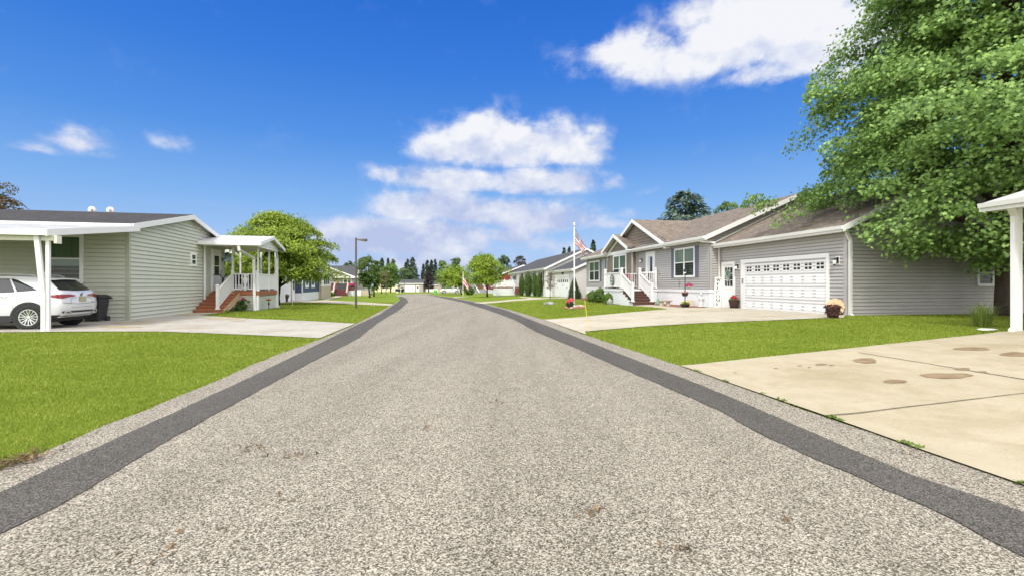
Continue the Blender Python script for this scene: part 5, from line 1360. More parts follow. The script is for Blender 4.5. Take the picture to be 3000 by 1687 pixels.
# --- white house with the slate roof, right
WHT = lot_at(1684, 48.0, .16)
def white_house():
    L = WHT
    h = thing('house', 'pale gray ranch house with slate roof, carriage garage door and arborvitae in front', 'house', L.loc(), L.ang)
    G0 = 9.7
    body_mesh(h, PALE_M, -1, 0, 9.0, 0, G0, 3.05, 5.05, -1, .12)
    body_mesh(h, PALE_M, -1, -.6, 9.2, G0, 38, 3.45, 5.75, -1, .12, SKIRT, .85, name='main_wall')
    gf = WF((0, 0, 0), (0, 1, 0), (-1, 0, 0)); mf = WF((-.6, G0, 0), (0, 1, 0), (-1, 0, 0))
    y0, y1 = 1.9, 7.8
    d = MB(); wbox(d, gf, y0, y1, 2.2, 2.42, .02, .09); wbox(d, gf, y0, y0 + .25, 0, 2.2, .02, .09); wbox(d, gf, y1 - .9, y1, 0, 2.2, .02, .08); wbox(d, gf, y0, y1, 0, 2.2, .015, .03); gd = d.build('garage_door', VINYL, h)
    p = MB(); pm = mat('garage_panel', (.79, .8, .81), .4, .02)
    for k in range(6): wbox(p, gf, y0 + .32 + k * .78, y0 + 1.04 + k * .78, .06, 1.5, .03, .055)
    p.build('door_panel', pm, gd)
    a = MB(); 
    for k in range(6):
        xc = y0 + .68 + k * .78; rise = .28 - .07 * abs(k - 2.5) / 2.5
        a.face([gf.p(xc - .22, 1.62, .06), gf.p(xc + .22, 1.62, .06), gf.p(xc + .1, 1.62 + rise + .08, .06), gf.p(xc - .1, 1.62 + rise + .08, .06)])
    a.build('arched_window', DARKGLASS, gd)
    hw = MB()
    for s in (y0 + .55, y0 + 4.6): wbox(hw, gf, s, s + .55, .95, 1.0, .055, .075)
    hw.build('strap_hinge', BLACK, gd)
    k = MB(); wbox(k, gf, y0 + 2.35, y0 + 2.55, 1.15, 1.4, .055, .075); k.build('door_plaque', mat('plaque_gray', (.3, .33, .34), .6), gd)
    n = 20; wr = MB(); c = gf.p(4.4, 2.78, .07); wr.tube([(c[0], c[1] + .24 * math.cos(2 * PI * q / n), c[2] + .27 * math.sin(2 * PI * q / n)) for q in range(n + 1)], .085, 7, 0, False); wr.build('gable_medallion', mat('medallion', (.09, .10, .085), .8, .4, 14), h)
    trim_post(h, -.02, .02, -.3, 3.0, .12, WHITE); trim_post(h, -.62, G0 + .02, -.2, 3.3, .14, WHITE)
    DSH = mat('black_shutter', (.03, .03, .035), .5)
    for (a0, a1, n) in ((2.0, 3.2, 1), (7.2, 8.6, 1), (11.2, 13.2, 2), (16.2, 17.2, 1), (22.6, 25.0, 2)):
        window(h, mf, a0, a1, 1.2, 3.0, n, .5, None, .11); shutter(h, mf, a0 - .45, a0 - .05, 1.2, 3.0, DSH); shutter(h, mf, a1 + .05, a1 + .45, 1.2, 3.0, DSH)
    d = MB(); wbox(d, mf, 19.2, 20.3, .9, 3.1, .01, .06); d.build('door', VINYL, h)
    # porch with white rail and rust steps, seen past the arborvitae
    z = .95; x0, ya, yb = -4.6, G0 + 16.8, G0 + 20.8
    P = MB(); P.box(x0, -.62, ya, yb, z - .1, z); dk = P.build('porch', BRICKW, h)
    s = MB(); s.box(x0 + .05, -.62, ya + .05, ya + .1, -.5, z - .1); s.box(x0 + .05, x0 + .1, ya, yb, -.5, z - .1); s.build('skirting', SKIRT, dk)
    for (a, b, so) in (((x0 + .05, ya + .05), (x0 + 2.6, ya + .05), True), ((x0 + .05, ya), (x0 + .05, yb), False), ((x0 + .05, yb), (-.7, yb), False)):
        rl = MB(); rail_panel(rl, (*a, z), (*b, z), .1, 1.05, .16, so, bw=.06); rl.build('railing', VINYL, dk)
    for x in (x0 + .05, x0 + 1.3, x0 + 2.6, -.75): post(dk, x, ya + .05, z, z + 1.15, .13)
    for k in range(5):
        zz = z * (k + 1) / 6; st = MB(); st.box(x0 + 2.6, x0 + 3.9, ya - 1.9 + k * .36, ya - 1.5 + k * .36, zz - .05, zz); st.box(x0 + 2.6, x0 + 3.9, ya - 1.88 + k * .36, ya - 1.84 + k * .36, zz - .17, zz - .05); st.build('step', BRICKW, dk)
    for x in (x0 + 2.6, x0 + 3.9):
        rl = MB(); rail_panel(rl, (x, ya - 1.9, .15), (x, ya, z), .12, 1.0, .16, bw=.06); rl.build('stair_railing', VINYL, dk)
    downspout(h, [(-.1, .25, 2.9), (-.1, .25, .1)], WHITE, .09, .08); downspout(h, [(-.72, G0 + .3, 3.2), (-.72, G0 + .3, 0)], mat('downspout_gray', (.6, .59, .57)), .09, .08)
white_house()
# --- barn red house
def red_house():
    L = lot_at(1457, 92.0, .16)
    h = thing('house', 'barn red house with white corner trim beyond the white porch', 'house', L.loc(), L.ang)
    body_mesh(h, BARN_M, -1, 0, 10.2, 0, 24, 3.6, 5.6, -1, .14, SKIRT, .7)
    trim_post(h, -.03, .0, -.4, 3.5, .42, WHITE); fw = WF((0, 0, 0), (0, 1, 0), (-1, 0, 0))
    for (a0, a1) in ((1.6, 4.2), (7.5, 10.5)): window(h, fw, a0, a1, 1.2, 2.9, 1, .5, None, .34)
    g = MB(); g.hexa([(2.2, -3.4, 2.55), (6.6, -3.4, 2.55), (6.6, 0, 2.55), (2.2, 0, 2.55), (2.2, -3.4, 2.72), (6.6, -3.4, 2.72), (6.6, 0, 2.72), (2.2, 0, 2.72)]); po = g.build('porch_roof', WHITE, h)
    s = MB(); s.face([(2.2, -3.45, 2.73), (6.6, -3.45, 2.73), (6.6, 0, 4.0), (3.2, 0, 4.0)], 0, [(0, 0), (4, 0), (4, 3), (1, 3)]); s.face([(2.2, -3.45, 2.73), (3.2, 0, 4.0), (2.2, 0, 2.73)], 0, [(0, 0), (3, 3), (3, 0)]); s.build('porch_shingles', ROOF_G, po)
red_house()
def gray_deck_house():
    L = lot_at(1398, 112.0, .16)
    h = thing('house', 'house with gray skirted deck and white stair rails behind the lime green street tree', 'house', L.loc(), L.ang)
    body_mesh(h, TAN_M, -1, 1.2, 10, 2.5, 20, 3.2, 5, -1, .14, SKIRT, .7)
    z = 1.0; gm = mat('gray_deck', (.30, .31, .33), .7, .1); D = MB(); D.box(-1.6, 2.4, 0, 3, -.4, z); dk = D.build('deck', gm, h)
    for (a, b) in (((-1.6, .05), (-.6, .05)), ((1.4, .05), (2.4, .05)), ((-1.6, 3), (2.4, 3)), ((-1.6, .05), (-1.6, 3))):
        rl = MB(); rail_panel(rl, (*a, z), (*b, z), .1, 1.2, .18, bw=.09); rl.build('railing', gm, dk)
    for x in (-.6, 1.4):
        p = MB(); p.bar((x + .9, -2.2, .25), (x, .1, z + 1.1), .16, .2); p.build('stair_railing', VINYL, dk)
    s = MB(); s.box(-.6, 1.4, .3, .5, z, z + 1.0); s.build('deck_screen', mat('rust_screen', (.14, .07, .05), .7, .3), dk)
    w = MB(); w.box(-9.0, -3.0, 14, 20, -.4, 2.8); w.build('wing_wall', TAN_M, h)
    window(h, WF((-9, 14, 0), (1, 0, 0), (0, -1, 0)), 1.0, 2.6, 1, 2.4, 2, .5, None, .16); window(h, WF((-9, 14, 0), (1, 0, 0), (0, -1, 0)), 4.0, 5.2, 1, 2.4, 1, .5, None, .16)
    r = MB(); r.hexa([(-9.3, 13.6, 2.8), (-2.8, 13.6, 2.8), (-2.8, 20, 2.8), (-9.3, 20, 2.8), (-9.3, 16.8, 4), (-2.8, 16.8, 4), (-2.8, 17, 4), (-9.3, 17, 4)]); r.build('wing_roof', ROOF_D, h)
gray_deck_house()
# --- carport at the right edge
def right_carport():
    p = G(2976, 971); L = Lot(p.x, p.y, .163, p.z)
    h = thing('carport', 'white carport with downspouted corner post at the edge of the cream driveway', 'carport', L.loc(), L.ang)
    post(h, .02, .0, -.05, 2.95, .135, WHITE, False, 'carport_post', False); post(h, .02, -6.0, -.05, 2.95, .16, WHITE, False, 'carport_post', False); post(h, 7, 0, -.05, 2.95, .16, WHITE, False, 'carport_post', False)
    sh, wt = gable_roof(lambda a, b, z: (a, b, z), -.05, 7.1, -6.6, .1, 2.98, 4.0, .40, .25, .15, .05)
    r = sh.build('carport_roof', METALW, h); wt.build('roof_trim', WHITE, r)
    g = MB(); gutter(g, lambda a, b, z: (a, b, z), -.48, -1, -6.9, .35, 2.90, .1, .1); g.build('gutter', WHITE, r)
    b = MB(); b.box(-.06, 7.1, -.06, .06, 2.78, 2.95); b.box(-.06, .08, -6.5, -.06, 2.78, 2.95); b.box(7.0, 7.12, -6.5, -.06, 2.78, 2.95); b.build('beam', mat('soffit_white', (.7, .7, .7), .6, .03), r)
    c = MB(); c.face([(-.05, -6.5, 2.96), (7.1, -6.5, 2.96), (7.1, .1, 2.96), (-.05, .1, 2.96)]); c.build('ceiling', mat('soffit_white', (.7, .7, .7)), r)
    downspout(h, [(-.42, -.2, 2.84), (-.40, -.18, 2.74), (-.16, -.08, 2.6), (-.12, -.06, 2.45), (-.12, -.06, .16), (-.14, -.08, .1), (-.42, -.2, .02)], WHITE, .11, .09)
right_carport()
# ================================================================= TREES AND PLANTS
BARK = mat('bark', (0.075, 0.058, 0.045), 0.95, 0.4, 6, bmp=0.8, bscale=14, stretch=(1, 1, .25))
BARKD = mat('dark_bark', (0.022, 0.018, 0.017), 0.95, 0.4, 6)
L_MAPLE = leaf_mat('maple_leaf', (0.036, 0.088, 0.024), (0.34, 0.51, 0.14), .30, .45)
L_LOCUST = leaf_mat('locust_leaf', (0.040, 0.088, 0.010), (0.36, 0.45, 0.045), .32, .5)
L_LIME = leaf_mat('lime_leaf', (0.055, 0.115, 0.012), (0.36, 0.46, 0.045), .32, .5)
L_STREET = leaf_mat('street_leaf', (0.018, 0.048, 0.010), (0.130, 0.200, 0.035), .3, .6)
L_MID = leaf_mat('mid_leaf', (0.035, 0.080, 0.018), (0.170, 0.260, 0.050), .3, .3)
L_FAR = leaf_mat('far_leaf', (0.032, 0.060, 0.028), (0.110, 0.165, 0.070), .25, .2)
L_OLIVE = leaf_mat('olive_leaf', (0.080, 0.090, 0.030), (0.220, 0.225, 0.085), .3, .4)
L_CON = leaf_mat('conifer_needle', (0.026, 0.045, 0.034), (0.090, 0.128, 0.090), .1, .4)
L_BLUES = leaf_mat('blue_spruce_needle', (0.030, 0.060, 0.050), (0.150, 0.205, 0.165), .1, .7)
L_PURP = leaf_mat('purple_leaf', (0.014, 0.009, 0.012), (0.080, 0.055, 0.066), .15, .6)
L_COPPER = leaf_mat('copper_leaf', (0.030, 0.018, 0.014), (0.150, 0.090, 0.070), .2, .8)
L_ARBOR = leaf_mat('arborvitae_spray', (0.022, 0.055, 0.010), (0.110, 0.175, 0.025), .15, 1.5)
L_BOX = leaf_mat('shrub_leaf', (0.025, 0.065, 0.008), (0.180, 0.300, 0.030), .25, 1.5)
L_YEW = leaf_mat('yew_needle', (0.012, 0.032, 0.012), (0.060, 0.105, 0.028), .1, 2)
L_SILVER = leaf_mat('silver_leaf', (0.25, 0.28, 0.26), (0.62, 0.65, 0.60), .1, 3)
L_POT = leaf_mat('pot_leaf', (0.03, 0.06, 0.015), (0.16, 0.22, 0.05), .2, 3)
def petal(name, a, b): return leaf_mat(name, a, b, .15, 4)
F_PINK = petal('pink_petal', (.45, .03, .06), (.85, .18, .20)); F_MAG = petal('magenta_petal', (.22, .008, .06), (.60, .03, .20))
F_RED = petal('red_petal', (.30, .008, .015), (.75, .03, .04)); F_YEL = petal('yellow_petal', (.6, .42, .02), (.9, .75, .06))
F_MAR = petal('maroon_petal', (.05, .012, .012), (.28, .06, .05)); F_ORA = petal('orange_petal', (.5, .12, .05), (.85, .32, .15))
F_CREAM = petal('cream_blossom', (.6, .6, .35), (.9, .88, .6))

def envelope_clusters(prof, n, rin=0.35, seed=0, squash=(1, 1)):
    """cluster centres in the shell of a crown whose radius at each height is given by prof"""
    rr = np.random.default_rng(seed); zs = [p[0] for p in prof]; rs = [p[1] for p in prof]
    C = []; O = []; ph = rr.uniform(0, 6.28, 5)
    zmin, zmax = zs[0], zs[-1]
    while len(C) < n:
        z = rr.uniform(zmin, zmax); r = np.interp(z, zs, rs)
        if rr.uniform(0, max(rs)) > r + .15 * max(rs): continue
        a = rr.uniform(0, 2 * PI); q = math.sqrt(rr.uniform(rin ** 2, 1)) * r * rr.uniform(.82, 1.06) * (1 + .13 * math.sin(3 * a + ph[0] + 1.3 * z) + .10 * math.sin(5 * a + ph[1] - 2.1 * z) + .08 * math.sin(2 * a + ph[2] + 3.7 * z))
        C.append((q * math.cos(a) * squash[0], q * math.sin(a) * squash[1], z)); O.append((math.cos(a), math.sin(a), 0))
    return np.array(C), np.array(O)

def broadleaf(name, label, loc, prof, trunk_r, n, per, leaf, lm, crx=(.6, 1.0), crz=.14, seed=1, shape='oval', bark=None, limbs=14, group=None, cull=None, cat='tree', fork=None, trunk_off=(0, 0), spread=.5, up=.8, squash=(1, 1), rin=.35, trunk_top=None, lean=0.0, extra=()):
    global RNG
    t = thing(name, label, cat, loc, 0, group)
    rr = np.random.default_rng(seed + 50); random.seed(seed)
    C, O = envelope_clusters(prof, n, rin, seed, squash)
    if len(extra):
        E = np.array(extra); C = np.concatenate([C, E]); H = E * np.array([1, 1, 0]); O = np.concatenate([O, H / np.linalg.norm(H, axis=1, keepdims=True)]); n = len(C)
    rx = rr.uniform(crx[0], crx[1], n); rz = rx * crz
    P, Nn = clusters_to_leaves(C, O, rx, rz, per, spread, up)
    sz = rr.uniform(.7, 1.2, len(P)) * leaf
    if cull is not None:
        k = ~cull(P + np.array(loc)); P, Nn, sz = P[k], Nn[k], sz[k]
    leaves('crown', P, Nn, sz, lm, t, shape)
    tb = MB(); zs = [p[0] for p in prof]; h = trunk_top or (zs[0] + (zs[-1] - zs[0]) * .8); f = fork or zs[0] + .25
    k = 8; off = [Vector((trunk_off[0], trunk_off[1], 0)).lerp(Vector((0, 0, 0)), i / k) for i in range(k + 1)]
    pts = [Vector((rr.normal(0, trunk_r * .25), rr.normal(0, trunk_r * .25), 0)) * (i > 0) + Vector((lean * i / k, 0, -.25 + (h + .25) * i / k)) + off[i] for i in range(k + 1)]
    rad = [trunk_r * (1.35 if i == 0 else 1.0) * (1 - .85 * (i / k) ** .8) + .008 for i in range(k + 1)]
    tb.tube(pts, rad, 10)
    order = np.argsort(rr.uniform(size=n))[:limbs]
    for j in order:
        q = Vector(C[j]); zb = f + (q.z - f) * rr.uniform(.05, .55); zb = max(min(zb, h * .9), f * .8)
        i = min(k - 1, max(0, int((zb + .25) / (h + .25) * k))); base = pts[i].lerp(pts[i + 1], (zb + .25) / (h + .25) * k - i)
        if cull is not None and cull(np.array([C[j]]) + np.array(loc))[0]: continue
        L = limb_pts(base, q, .08, 6); r0 = trunk_r * rr.uniform(.28, .5)
        tb.tube(L, [r0 * (1 - .85 * a / 6) + .006 for a in range(7)], 6)
    tb.build('trunk', bark or BARK, t, True)
    return t

def conifer(name, label, loc, h, r, lm, n=40, per=26, leaf=.5, seed=1, z0=.08, group=None, droop=.25, power=.9, bark=None):
    t = thing(name, label, 'tree', loc, 0, group); rr = np.random.default_rng(seed)
    P, Nn, A = [], [], []
    for k in range(n):
        f = z0 + (1 - z0) * (k / n) ** .95; R_ = r * (1 - f) ** power * rr.uniform(.75, 1.1) + .04 * r
        m = max(3, int(2 + 7 * (1 - f)))
        for b in range(m):
            a = rr.uniform(0, 2 * PI); d = np.array([math.cos(a), math.sin(a), 0]); q = np.sqrt(rr.uniform(.05, 1, max(3, per // m + 3)))
            p = d[None] * (q * R_)[:, None]; p[:, 2] += f * h + rr.normal(0, .012 * h, len(q)) - droop * q * q * R_ + .06 * R_ * (q > .8)
            p[:, :2] += rr.normal(0, .07 * R_ + .02, (len(q), 2))
            P.append(p); Nn.append(np.tile([d[0] * .4, d[1] * .4, 1.0], (len(q), 1)) + rr.normal(0, .35, (len(q), 3))); A.append(np.tile(d + [0, 0, -.2], (len(q), 1)) + rr.normal(0, .25, (len(q), 3)))
    P, Nn, A = map(np.concatenate, (P, Nn, A))
    leaves('crown', P, Nn, rr.uniform(.6, 1.25, len(P)) * leaf, lm, t, 'spray', .2, A)
    m = MB(); m.tube([(0, 0, -.3), (0, 0, h * .5), (0, 0, h * .97)], [h * .022 + .04, h * .014, .01], 8); m.build('trunk', bark or BARKD, t, True)
    return t

def shrub(name, label, loc, rx, ry, h, lm, n=900, leaf=.07, seed=1, group=None, power=2.0, shape='oval', cat='shrub', lump=.12, parent=None, fill=True):
    """dense clipped or bushy plant: leaves over a lumpy solid of revolution, over a dark twiggy core"""
    t = parent or thing(name, label, cat, loc, 0, group); rr = np.random.default_rng(seed)
    z = rr.uniform(0.02, 1, n); a = rr.uniform(0, 2 * PI, n); rad = (1 - np.abs(2 * z - .9) ** power * .9 if power > 0 else 1 - z ** (-power)); rad = np.clip(rad, .06, 1)
    ph = rr.uniform(0, 6, 4); l = 1 + lump * (np.sin(3 * a + ph[0] + 5 * z) * .6 + np.sin(5 * a + ph[1] - 9 * z) * .5 + np.sin(2 * a + 14 * z + ph[2]) * .4)
    q = rr.uniform(.72, 1.03, n) * l * rad
    P = np.stack([np.cos(a) * q * rx, np.sin(a) * q * ry, z * h], 1)
    Nn = np.stack([np.cos(a), np.sin(a), 1.3 * (z - .25)], 1) + rr.normal(0, .45, (n, 3))
    leaves('foliage', P, Nn, rr.uniform(.7, 1.3, n) * leaf, lm, t, shape)
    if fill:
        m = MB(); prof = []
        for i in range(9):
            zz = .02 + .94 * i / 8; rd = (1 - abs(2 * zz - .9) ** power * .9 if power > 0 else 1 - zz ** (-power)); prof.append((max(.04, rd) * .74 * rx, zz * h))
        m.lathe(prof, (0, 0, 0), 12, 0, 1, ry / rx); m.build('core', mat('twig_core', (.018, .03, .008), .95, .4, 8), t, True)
    return t

def gray_cull(P):
    dx, dy = P[:, 0] - GRAY.o.x, P[:, 1] - GRAY.o.y
    x = GRAY.c * dx + GRAY.s * dy; y = -GRAY.s * dx + GRAY.c * dy; z = P[:, 2] - GRAY.z
    roof = 3.45 + .46 * np.minimum(np.maximum(x, 0), 9.4 - np.minimum(x, 9.4))
    g = (x > -.5) & (x < 9.9) & (y > -.45) & (y < 8) & (z < roof)
    pc = (P[:, 0] > 10.2) & (P[:, 1] < 11.8) & (P[:, 2] < 4.6)      # keeps off the carport
    return g | pc
def blue_cull(P):
    dx, dy = P[:, 0] - BLUE.o.x, P[:, 1] - BLUE.o.y
    x = BLUE.c * dx + BLUE.s * dy; y = -BLUE.s * dx + BLUE.c * dy; z = P[:, 2] - BLUE.z
    a = (x > -8) & (x < .7) & (y > -.6) & (z < 4.6)
    dx, dy = P[:, 0] - SAGE.o.x, P[:, 1] - SAGE.o.y
    x = SAGE.c * dx + SAGE.s * dy; y = -SAGE.s * dx + SAGE.c * dy; z = P[:, 2] - SAGE.z
    return a | ((x < 3.1) & (y < 12.1) & (z < 4.6)) | ((x < .4) & (y < 10.6))

# --- the large maple at the right
_b = (17.3, 16.7, gz(17.3, 16.7))
broadleaf('maple_tree', 'large green maple with drooping layered boughs beside the gray garage', _b,
          [(1.9, 2.6), (2.4, 4.0), (2.9, 5.3), (3.4, 6.3), (4.2, 6.6), (5.2, 6.5), (6.5, 6.2), (8, 5.6), (10, 5.1), (12, 4.6), (14, 3.6), (15.5, 2.0), (16.3, .5)], .27, 1180, 215, .128, L_MAPLE, (.42, .98), .24, 11, 'maple', limbs=46, cull=gray_cull, fork=2.2, rin=.42, spread=.52, up=.60)
# --- broad green tree behind the sage porch
_b = (-17.9, 36.3, gz(-17.9, 36.3))
broadleaf('broad_tree', 'broad low yellow green tree spreading behind the white porch posts', _b,
          [(2.15, 3.6), (2.7, 4.5), (3.6, 4.6), (4.5, 4.1), (5.3, 3.2), (6.1, 2.0), (6.8, .9)], .24, 250, 190, .20, L_LOCUST, (.45, 1.05), .2, 21, 'spray', BARKD, limbs=60, cull=blue_cull, fork=1.2, rin=.45, spread=.6, up=.6, squash=(1.0, .85))

def px_tree(kind, name, label, u, vt, vb, w, Y, lm, seed, vlow=None, group=None, trunk_u=None, n=70, per=60, leaf=.4, shape='spray', squash=1.0, dome=False, bark=None, cat='tree', trunk_r=None, fullness=(.3, .75, 1, .85, .45), limbs=12, power=.9):
    """a tree set at a distance Y with the crown width and height it shows from the street"""
    X = (u - 1500) / F_PX * Y; z0 = gz(X, Y); zt = CAM_H + (V_H - vt) * Y / F_PX - z0; zl = CAM_H + (V_H - (vlow or vb)) * Y / F_PX - z0
    r = w * .5 * Y / F_PX
    if kind == 'c':
        return conifer(name, label, (X, Y, z0), zt, r, lm, n, per, leaf, seed, max(.02, zl / zt), group, power=power)
    prof = [(zl + (zt - zl) * f, r * g) for f, g in zip((0, .22, .5, .78, 1), fullness)]
    off = ((trunk_u - u) / F_PX * Y, 0) if trunk_u else (0, 0)
    return broadleaf(name, label, (X, Y, z0), prof, trunk_r or max(.06, zt * .022), n, per, leaf, lm, (r * .18, r * .46), .22, seed, shape, bark or BARKD, limbs, group, None, cat, max(.5, zl * .9), off, .6, .6)

px_tree('b', 'street_tree', 'dark round street tree just right of the tall street lamp', 1072, 752, 872, 56, 64, L_STREET, 31, 838, trunk_u=1084, n=70, per=60, leaf=.26)
px_tree('b', 'street_tree', 'second street tree, with forked trunk and a few cream blossoms', 1097, 764, 868, 42, 72, L_STREET, 32, 846, trunk_u=1096, n=60, per=50, leaf=.27)
px_tree('b', 'willow_tree', 'pale olive willow-like tree behind the second street lamp', 1122, 794, 860, 36, 112, L_OLIVE, 33, 842, trunk_u=1117, n=50, per=40, leaf=.4)
px_tree('b', 'leafy_tree', 'bright mid green tree left of the far white garage door', 1142, 773, 855, 56, 148, L_MID, 34, 842, trunk_u=1144, n=90, per=45, leaf=.55)
px_tree('b', 'leafy_tree', 'dark bluish green tree rising over the roof of the low greige house', 1190, 786, 853, 62, 190, L_FAR, 35, 836, n=80, per=40, leaf=.8)
for k, (u, vt, w, Y, lab) in enumerate([
        (1119, 757, 22, 205, 'dark ragged pine with forked top left of the far spruces'), (1137, 757, 11, 210, 'narrow dark pine spire beside the rounded far pine'),
        (1152, 760, 30, 200, 'broad rounded dark pine on the far skyline'), (1193, 759, 26, 205, 'dark pointed spruce over the low greige house roof'),
        (1209, 754, 30, 212, 'tallest dark spruce on the skyline behind the street end'), (1240, 774, 10, 215, 'thin dark spruce spike left of the purple spruce'),
        (1252, 763, 18, 205, 'dark spruce top peeping over the purple spruce, left one'), (1264, 762, 16, 208, 'dark spruce top peeping over the purple spruce, right one'),
        (1275, 761, 12, 202, 'slender dark poplar-like spruce right of the purple spruce')]):
    px_tree('c', 'distant_conifer', lab, u, vt, 850, w * 2.0, Y, L_CON, 60 + k, 846, 'far conifers on the skyline', n=40, per=36, leaf=1.0, power=.72)
px_tree('c', 'purple_spruce', 'dark purple conical tree at the bend near the white SUV', 1256, 783, 856, 44, 150, L_PURP, 75, 843, n=44, per=34, leaf=.7)
px_tree('b', 'leafy_tree', 'dark upright green tree just right of the slender far spruce', 1296, 765, 853, 34, 172, L_MID, 36, 842, n=60, per=40, leaf=.7)
px_tree('b', 'leafy_tree', 'tall dark green tree rising behind the lime tree by the small flagpole', 1335, 758, 856, 44, 150, L_FAR, 37, 840, n=70, per=40, leaf=.6)
px_tree('b', 'lime_tree', 'spreading lime green tree over the white SUV, behind the small flag', 1330, 775, 864, 96, 92, L_LIME, 38, 838, trunk_u=1354, n=110, per=60, leaf=.34, fullness=(.75, 1, .95, .7, .3))
px_tree('b', 'lime_tree', 'lime green vase-shaped tree on the lawn before the barn red house', 1422, 749, 869, 116, 67, L_LIME, 39, 826, trunk_u=1428, n=150, per=70, leaf=.26, fullness=(.55, .95, 1, .72, .3), trunk_r=.13)
for k, (u, vt, w, Y, lm, lab) in enumerate([(1396, 749, 34, 118, L_STREET, 'dark tree top left behind the nearer lime green tree'), (1425, 744, 34, 120, L_STREET, 'dark tree top in the middle behind the nearer lime green tree'),
        (1476, 749, 46, 124, L_FAR, 'gray green tree rising behind the barn red house'), (1527, 752, 50, 128, L_PURP, 'dusky purple round tree behind the barn red house roof'),
        (1022, 767, 40, 125, L_FAR, 'round dark tree behind the slate roof left of the street lamp'), (988, 790, 50, 90, L_STREET, 'dark green tree beside the oxblood deck')]):
    px_tree('b', 'background_tree', lab, u, vt, 858, w, Y, lm, 90 + k, 835, n=50, per=40, leaf=.5)
for k, (u, vt, w, Y, lab) in enumerate([(1652, 726, 34, 100, 'left of two dark spruce tops behind the pale gray roof'), (1668, 724, 34, 102, 'right of two dark spruce tops behind the pale gray roof'), (1738, 706, 48, 82, 'single dark spruce top left of the gray house gables')]):
    px_tree('c', 'background_spruce', lab, u, vt, 846, w * 1.4, Y, L_CON, 110 + k, 830, n=44, per=30, leaf=.6)
px_tree('c', 'blue_spruce', 'broad bluish spruce rising behind the gray house ridge', 2010, 562, 860, 300, 50, L_BLUES, 120, 800, n=90, per=90, leaf=.42, power=.45)
px_tree('b', 'leafy_tree', 'small leafy tree top behind the gray house ridge, right of the spruce', 2136, 592, 860, 84, 56, L_MID, 121, 760, n=60, per=50, leaf=.35)
px_tree('b', 'copper_tree', 'copper leaved tree cut by the left picture edge above the charcoal roof', -40, 528, 900, 170, 38, L_COPPER, 122, 760, n=110, per=60, leaf=.22, shape='oval')

# --- far woods closing the view: one mass
def woods():
    P, Nn = [], []; rr = np.random.default_rng(5)
    for k in range(420):
        X = rr.uniform(-260, 260); Y = 236 + rr.uniform(0, 24); h = rr.uniform(4.5, 8.5) + 1.6 * math.sin(X * .07); r = rr.uniform(2, 3.6); m = 60
        a = rr.uniform(0, 2 * PI, m); z = rr.uniform(0, 1, m)
        rad = r * np.sqrt(np.clip(1 - (2 * z - .9) ** 2, .05, 1))
        P.append(np.stack([X + np.cos(a) * rad, Y + np.sin(a) * rad, gz(X, Y) + z * h], 1)); Nn.append(np.stack([np.cos(a), np.sin(a), .6 + z], 1) + rr.normal(0, .4, (m, 3)))
    P = np.concatenate(P); Nn = np.concatenate(Nn)
    o = leaves('distant_woods', P, Nn, rr.uniform(1.0, 2.2, len(P)), L_FAR, None, 'spray'); o['kind'] = 'stuff'; tag(o, 'hazy far-off woods closing the view beyond the last houses', 'woods')
woods()

# --- young red tree, arborvitae, topiary, shrubs
_p = G(1612, 876); broadleaf('young_tree', 'thin young tree with sparse reddish leaves on the lawn by the pale gray house', (_p.x, _p.y, _p.z), [(1.0, .35), (1.5, .65), (2.2, .6), (2.8, .3)], .035, 34, 9, .12, L_COPPER, (.2, .35), .4, 130, 'oval', BARK, 22, fork=.8, spread=1.0)
_w = 1400
for k, (u0, u1, vt, Y, lab) in enumerate([(1520, 1536, 802, 66, 'slimmest and farthest of the arborvitae columns before the pale gray house'), (1535, 1559, 796, 62.5, 'second arborvitae column from the white porch steps'),
        (1559, 1575, 797, 60.5, 'arborvitae column with bright left edge joined to the nearest one'), (1570, 1589, 800, 59.5, 'nearest arborvitae column, against the pale gray wall')]):
    u = (u0 + u1) / 2; X = (u - 1500) / F_PX * Y; z0 = gz(X, Y); h = CAM_H + (V_H - vt) * Y / F_PX - z0; r = (u1 - u0) * .5 * Y / F_PX * 1.12
    shrub('arborvitae', lab, (X, Y, z0), r, r, h, L_ARBOR, 1800, .14, 140 + k, 'arborvitae columns by the pale gray house', 3.2, 'spray', 'evergreen', .08)
def px_shrub(name, lab, u, vt, vb, w, lm, seed, leaf=.06, n=900, power=2.0, group=None, lump=.12, shape='oval', squash=1.0, Y=None):
    p = G(u, vb) if Y is None else Vector(((u - 1500) / F_PX * Y, Y, gz((u - 1500) / F_PX * Y, Y)))
    h = CAM_H + (V_H - vt) * p.y / F_PX - p.z; r = w * .5 * p.y / F_PX
    return shrub(name, lab, (p.x, p.y + r * .6, p.z - .03), r, r * squash, h + .03, lm, n, leaf, seed, group, power, shape, 'shrub', lump)
px_shrub('cone_topiary', 'dark green cone shaped evergreen beside the flagpole', 1684, 806, 872, 44, L_YEW, 150, .1, 2600, -1.3, None, .10, 'spray', 1.0, 44.5)
for k, (u, vt, vb, w, lab) in enumerate([(1762, 842, 887, 62, 'large bright green bush left of the gray porch'), (1738, 850, 884, 44, 'bright green bush at the left of the porch bush clump'),
        (1784, 856, 891, 40, 'lower bright green bush in front of the porch skirting')]):
    px_shrub('porch_bush', lab, u, vt, vb, w, L_BOX, 160 + k, .07, 1600, 2.0, 'bright bushes beside the gray porch', .16)
for k, (u, vt, vb, w, lab) in enumerate([(1696, 852, 873, 22, 'small round bush at the foot of the cone evergreen'), (1720, 855, 872, 26, 'small leafy bush under the far window of the gray house'), (1788, 873, 893, 18, 'pale flowering plant by the porch skirting corner')]):
    px_shrub('small_bush', lab, u, vt, vb, w, L_BOX if k < 2 else L_SILVER, 170 + k, .06, 600, 2.0, None, .2)
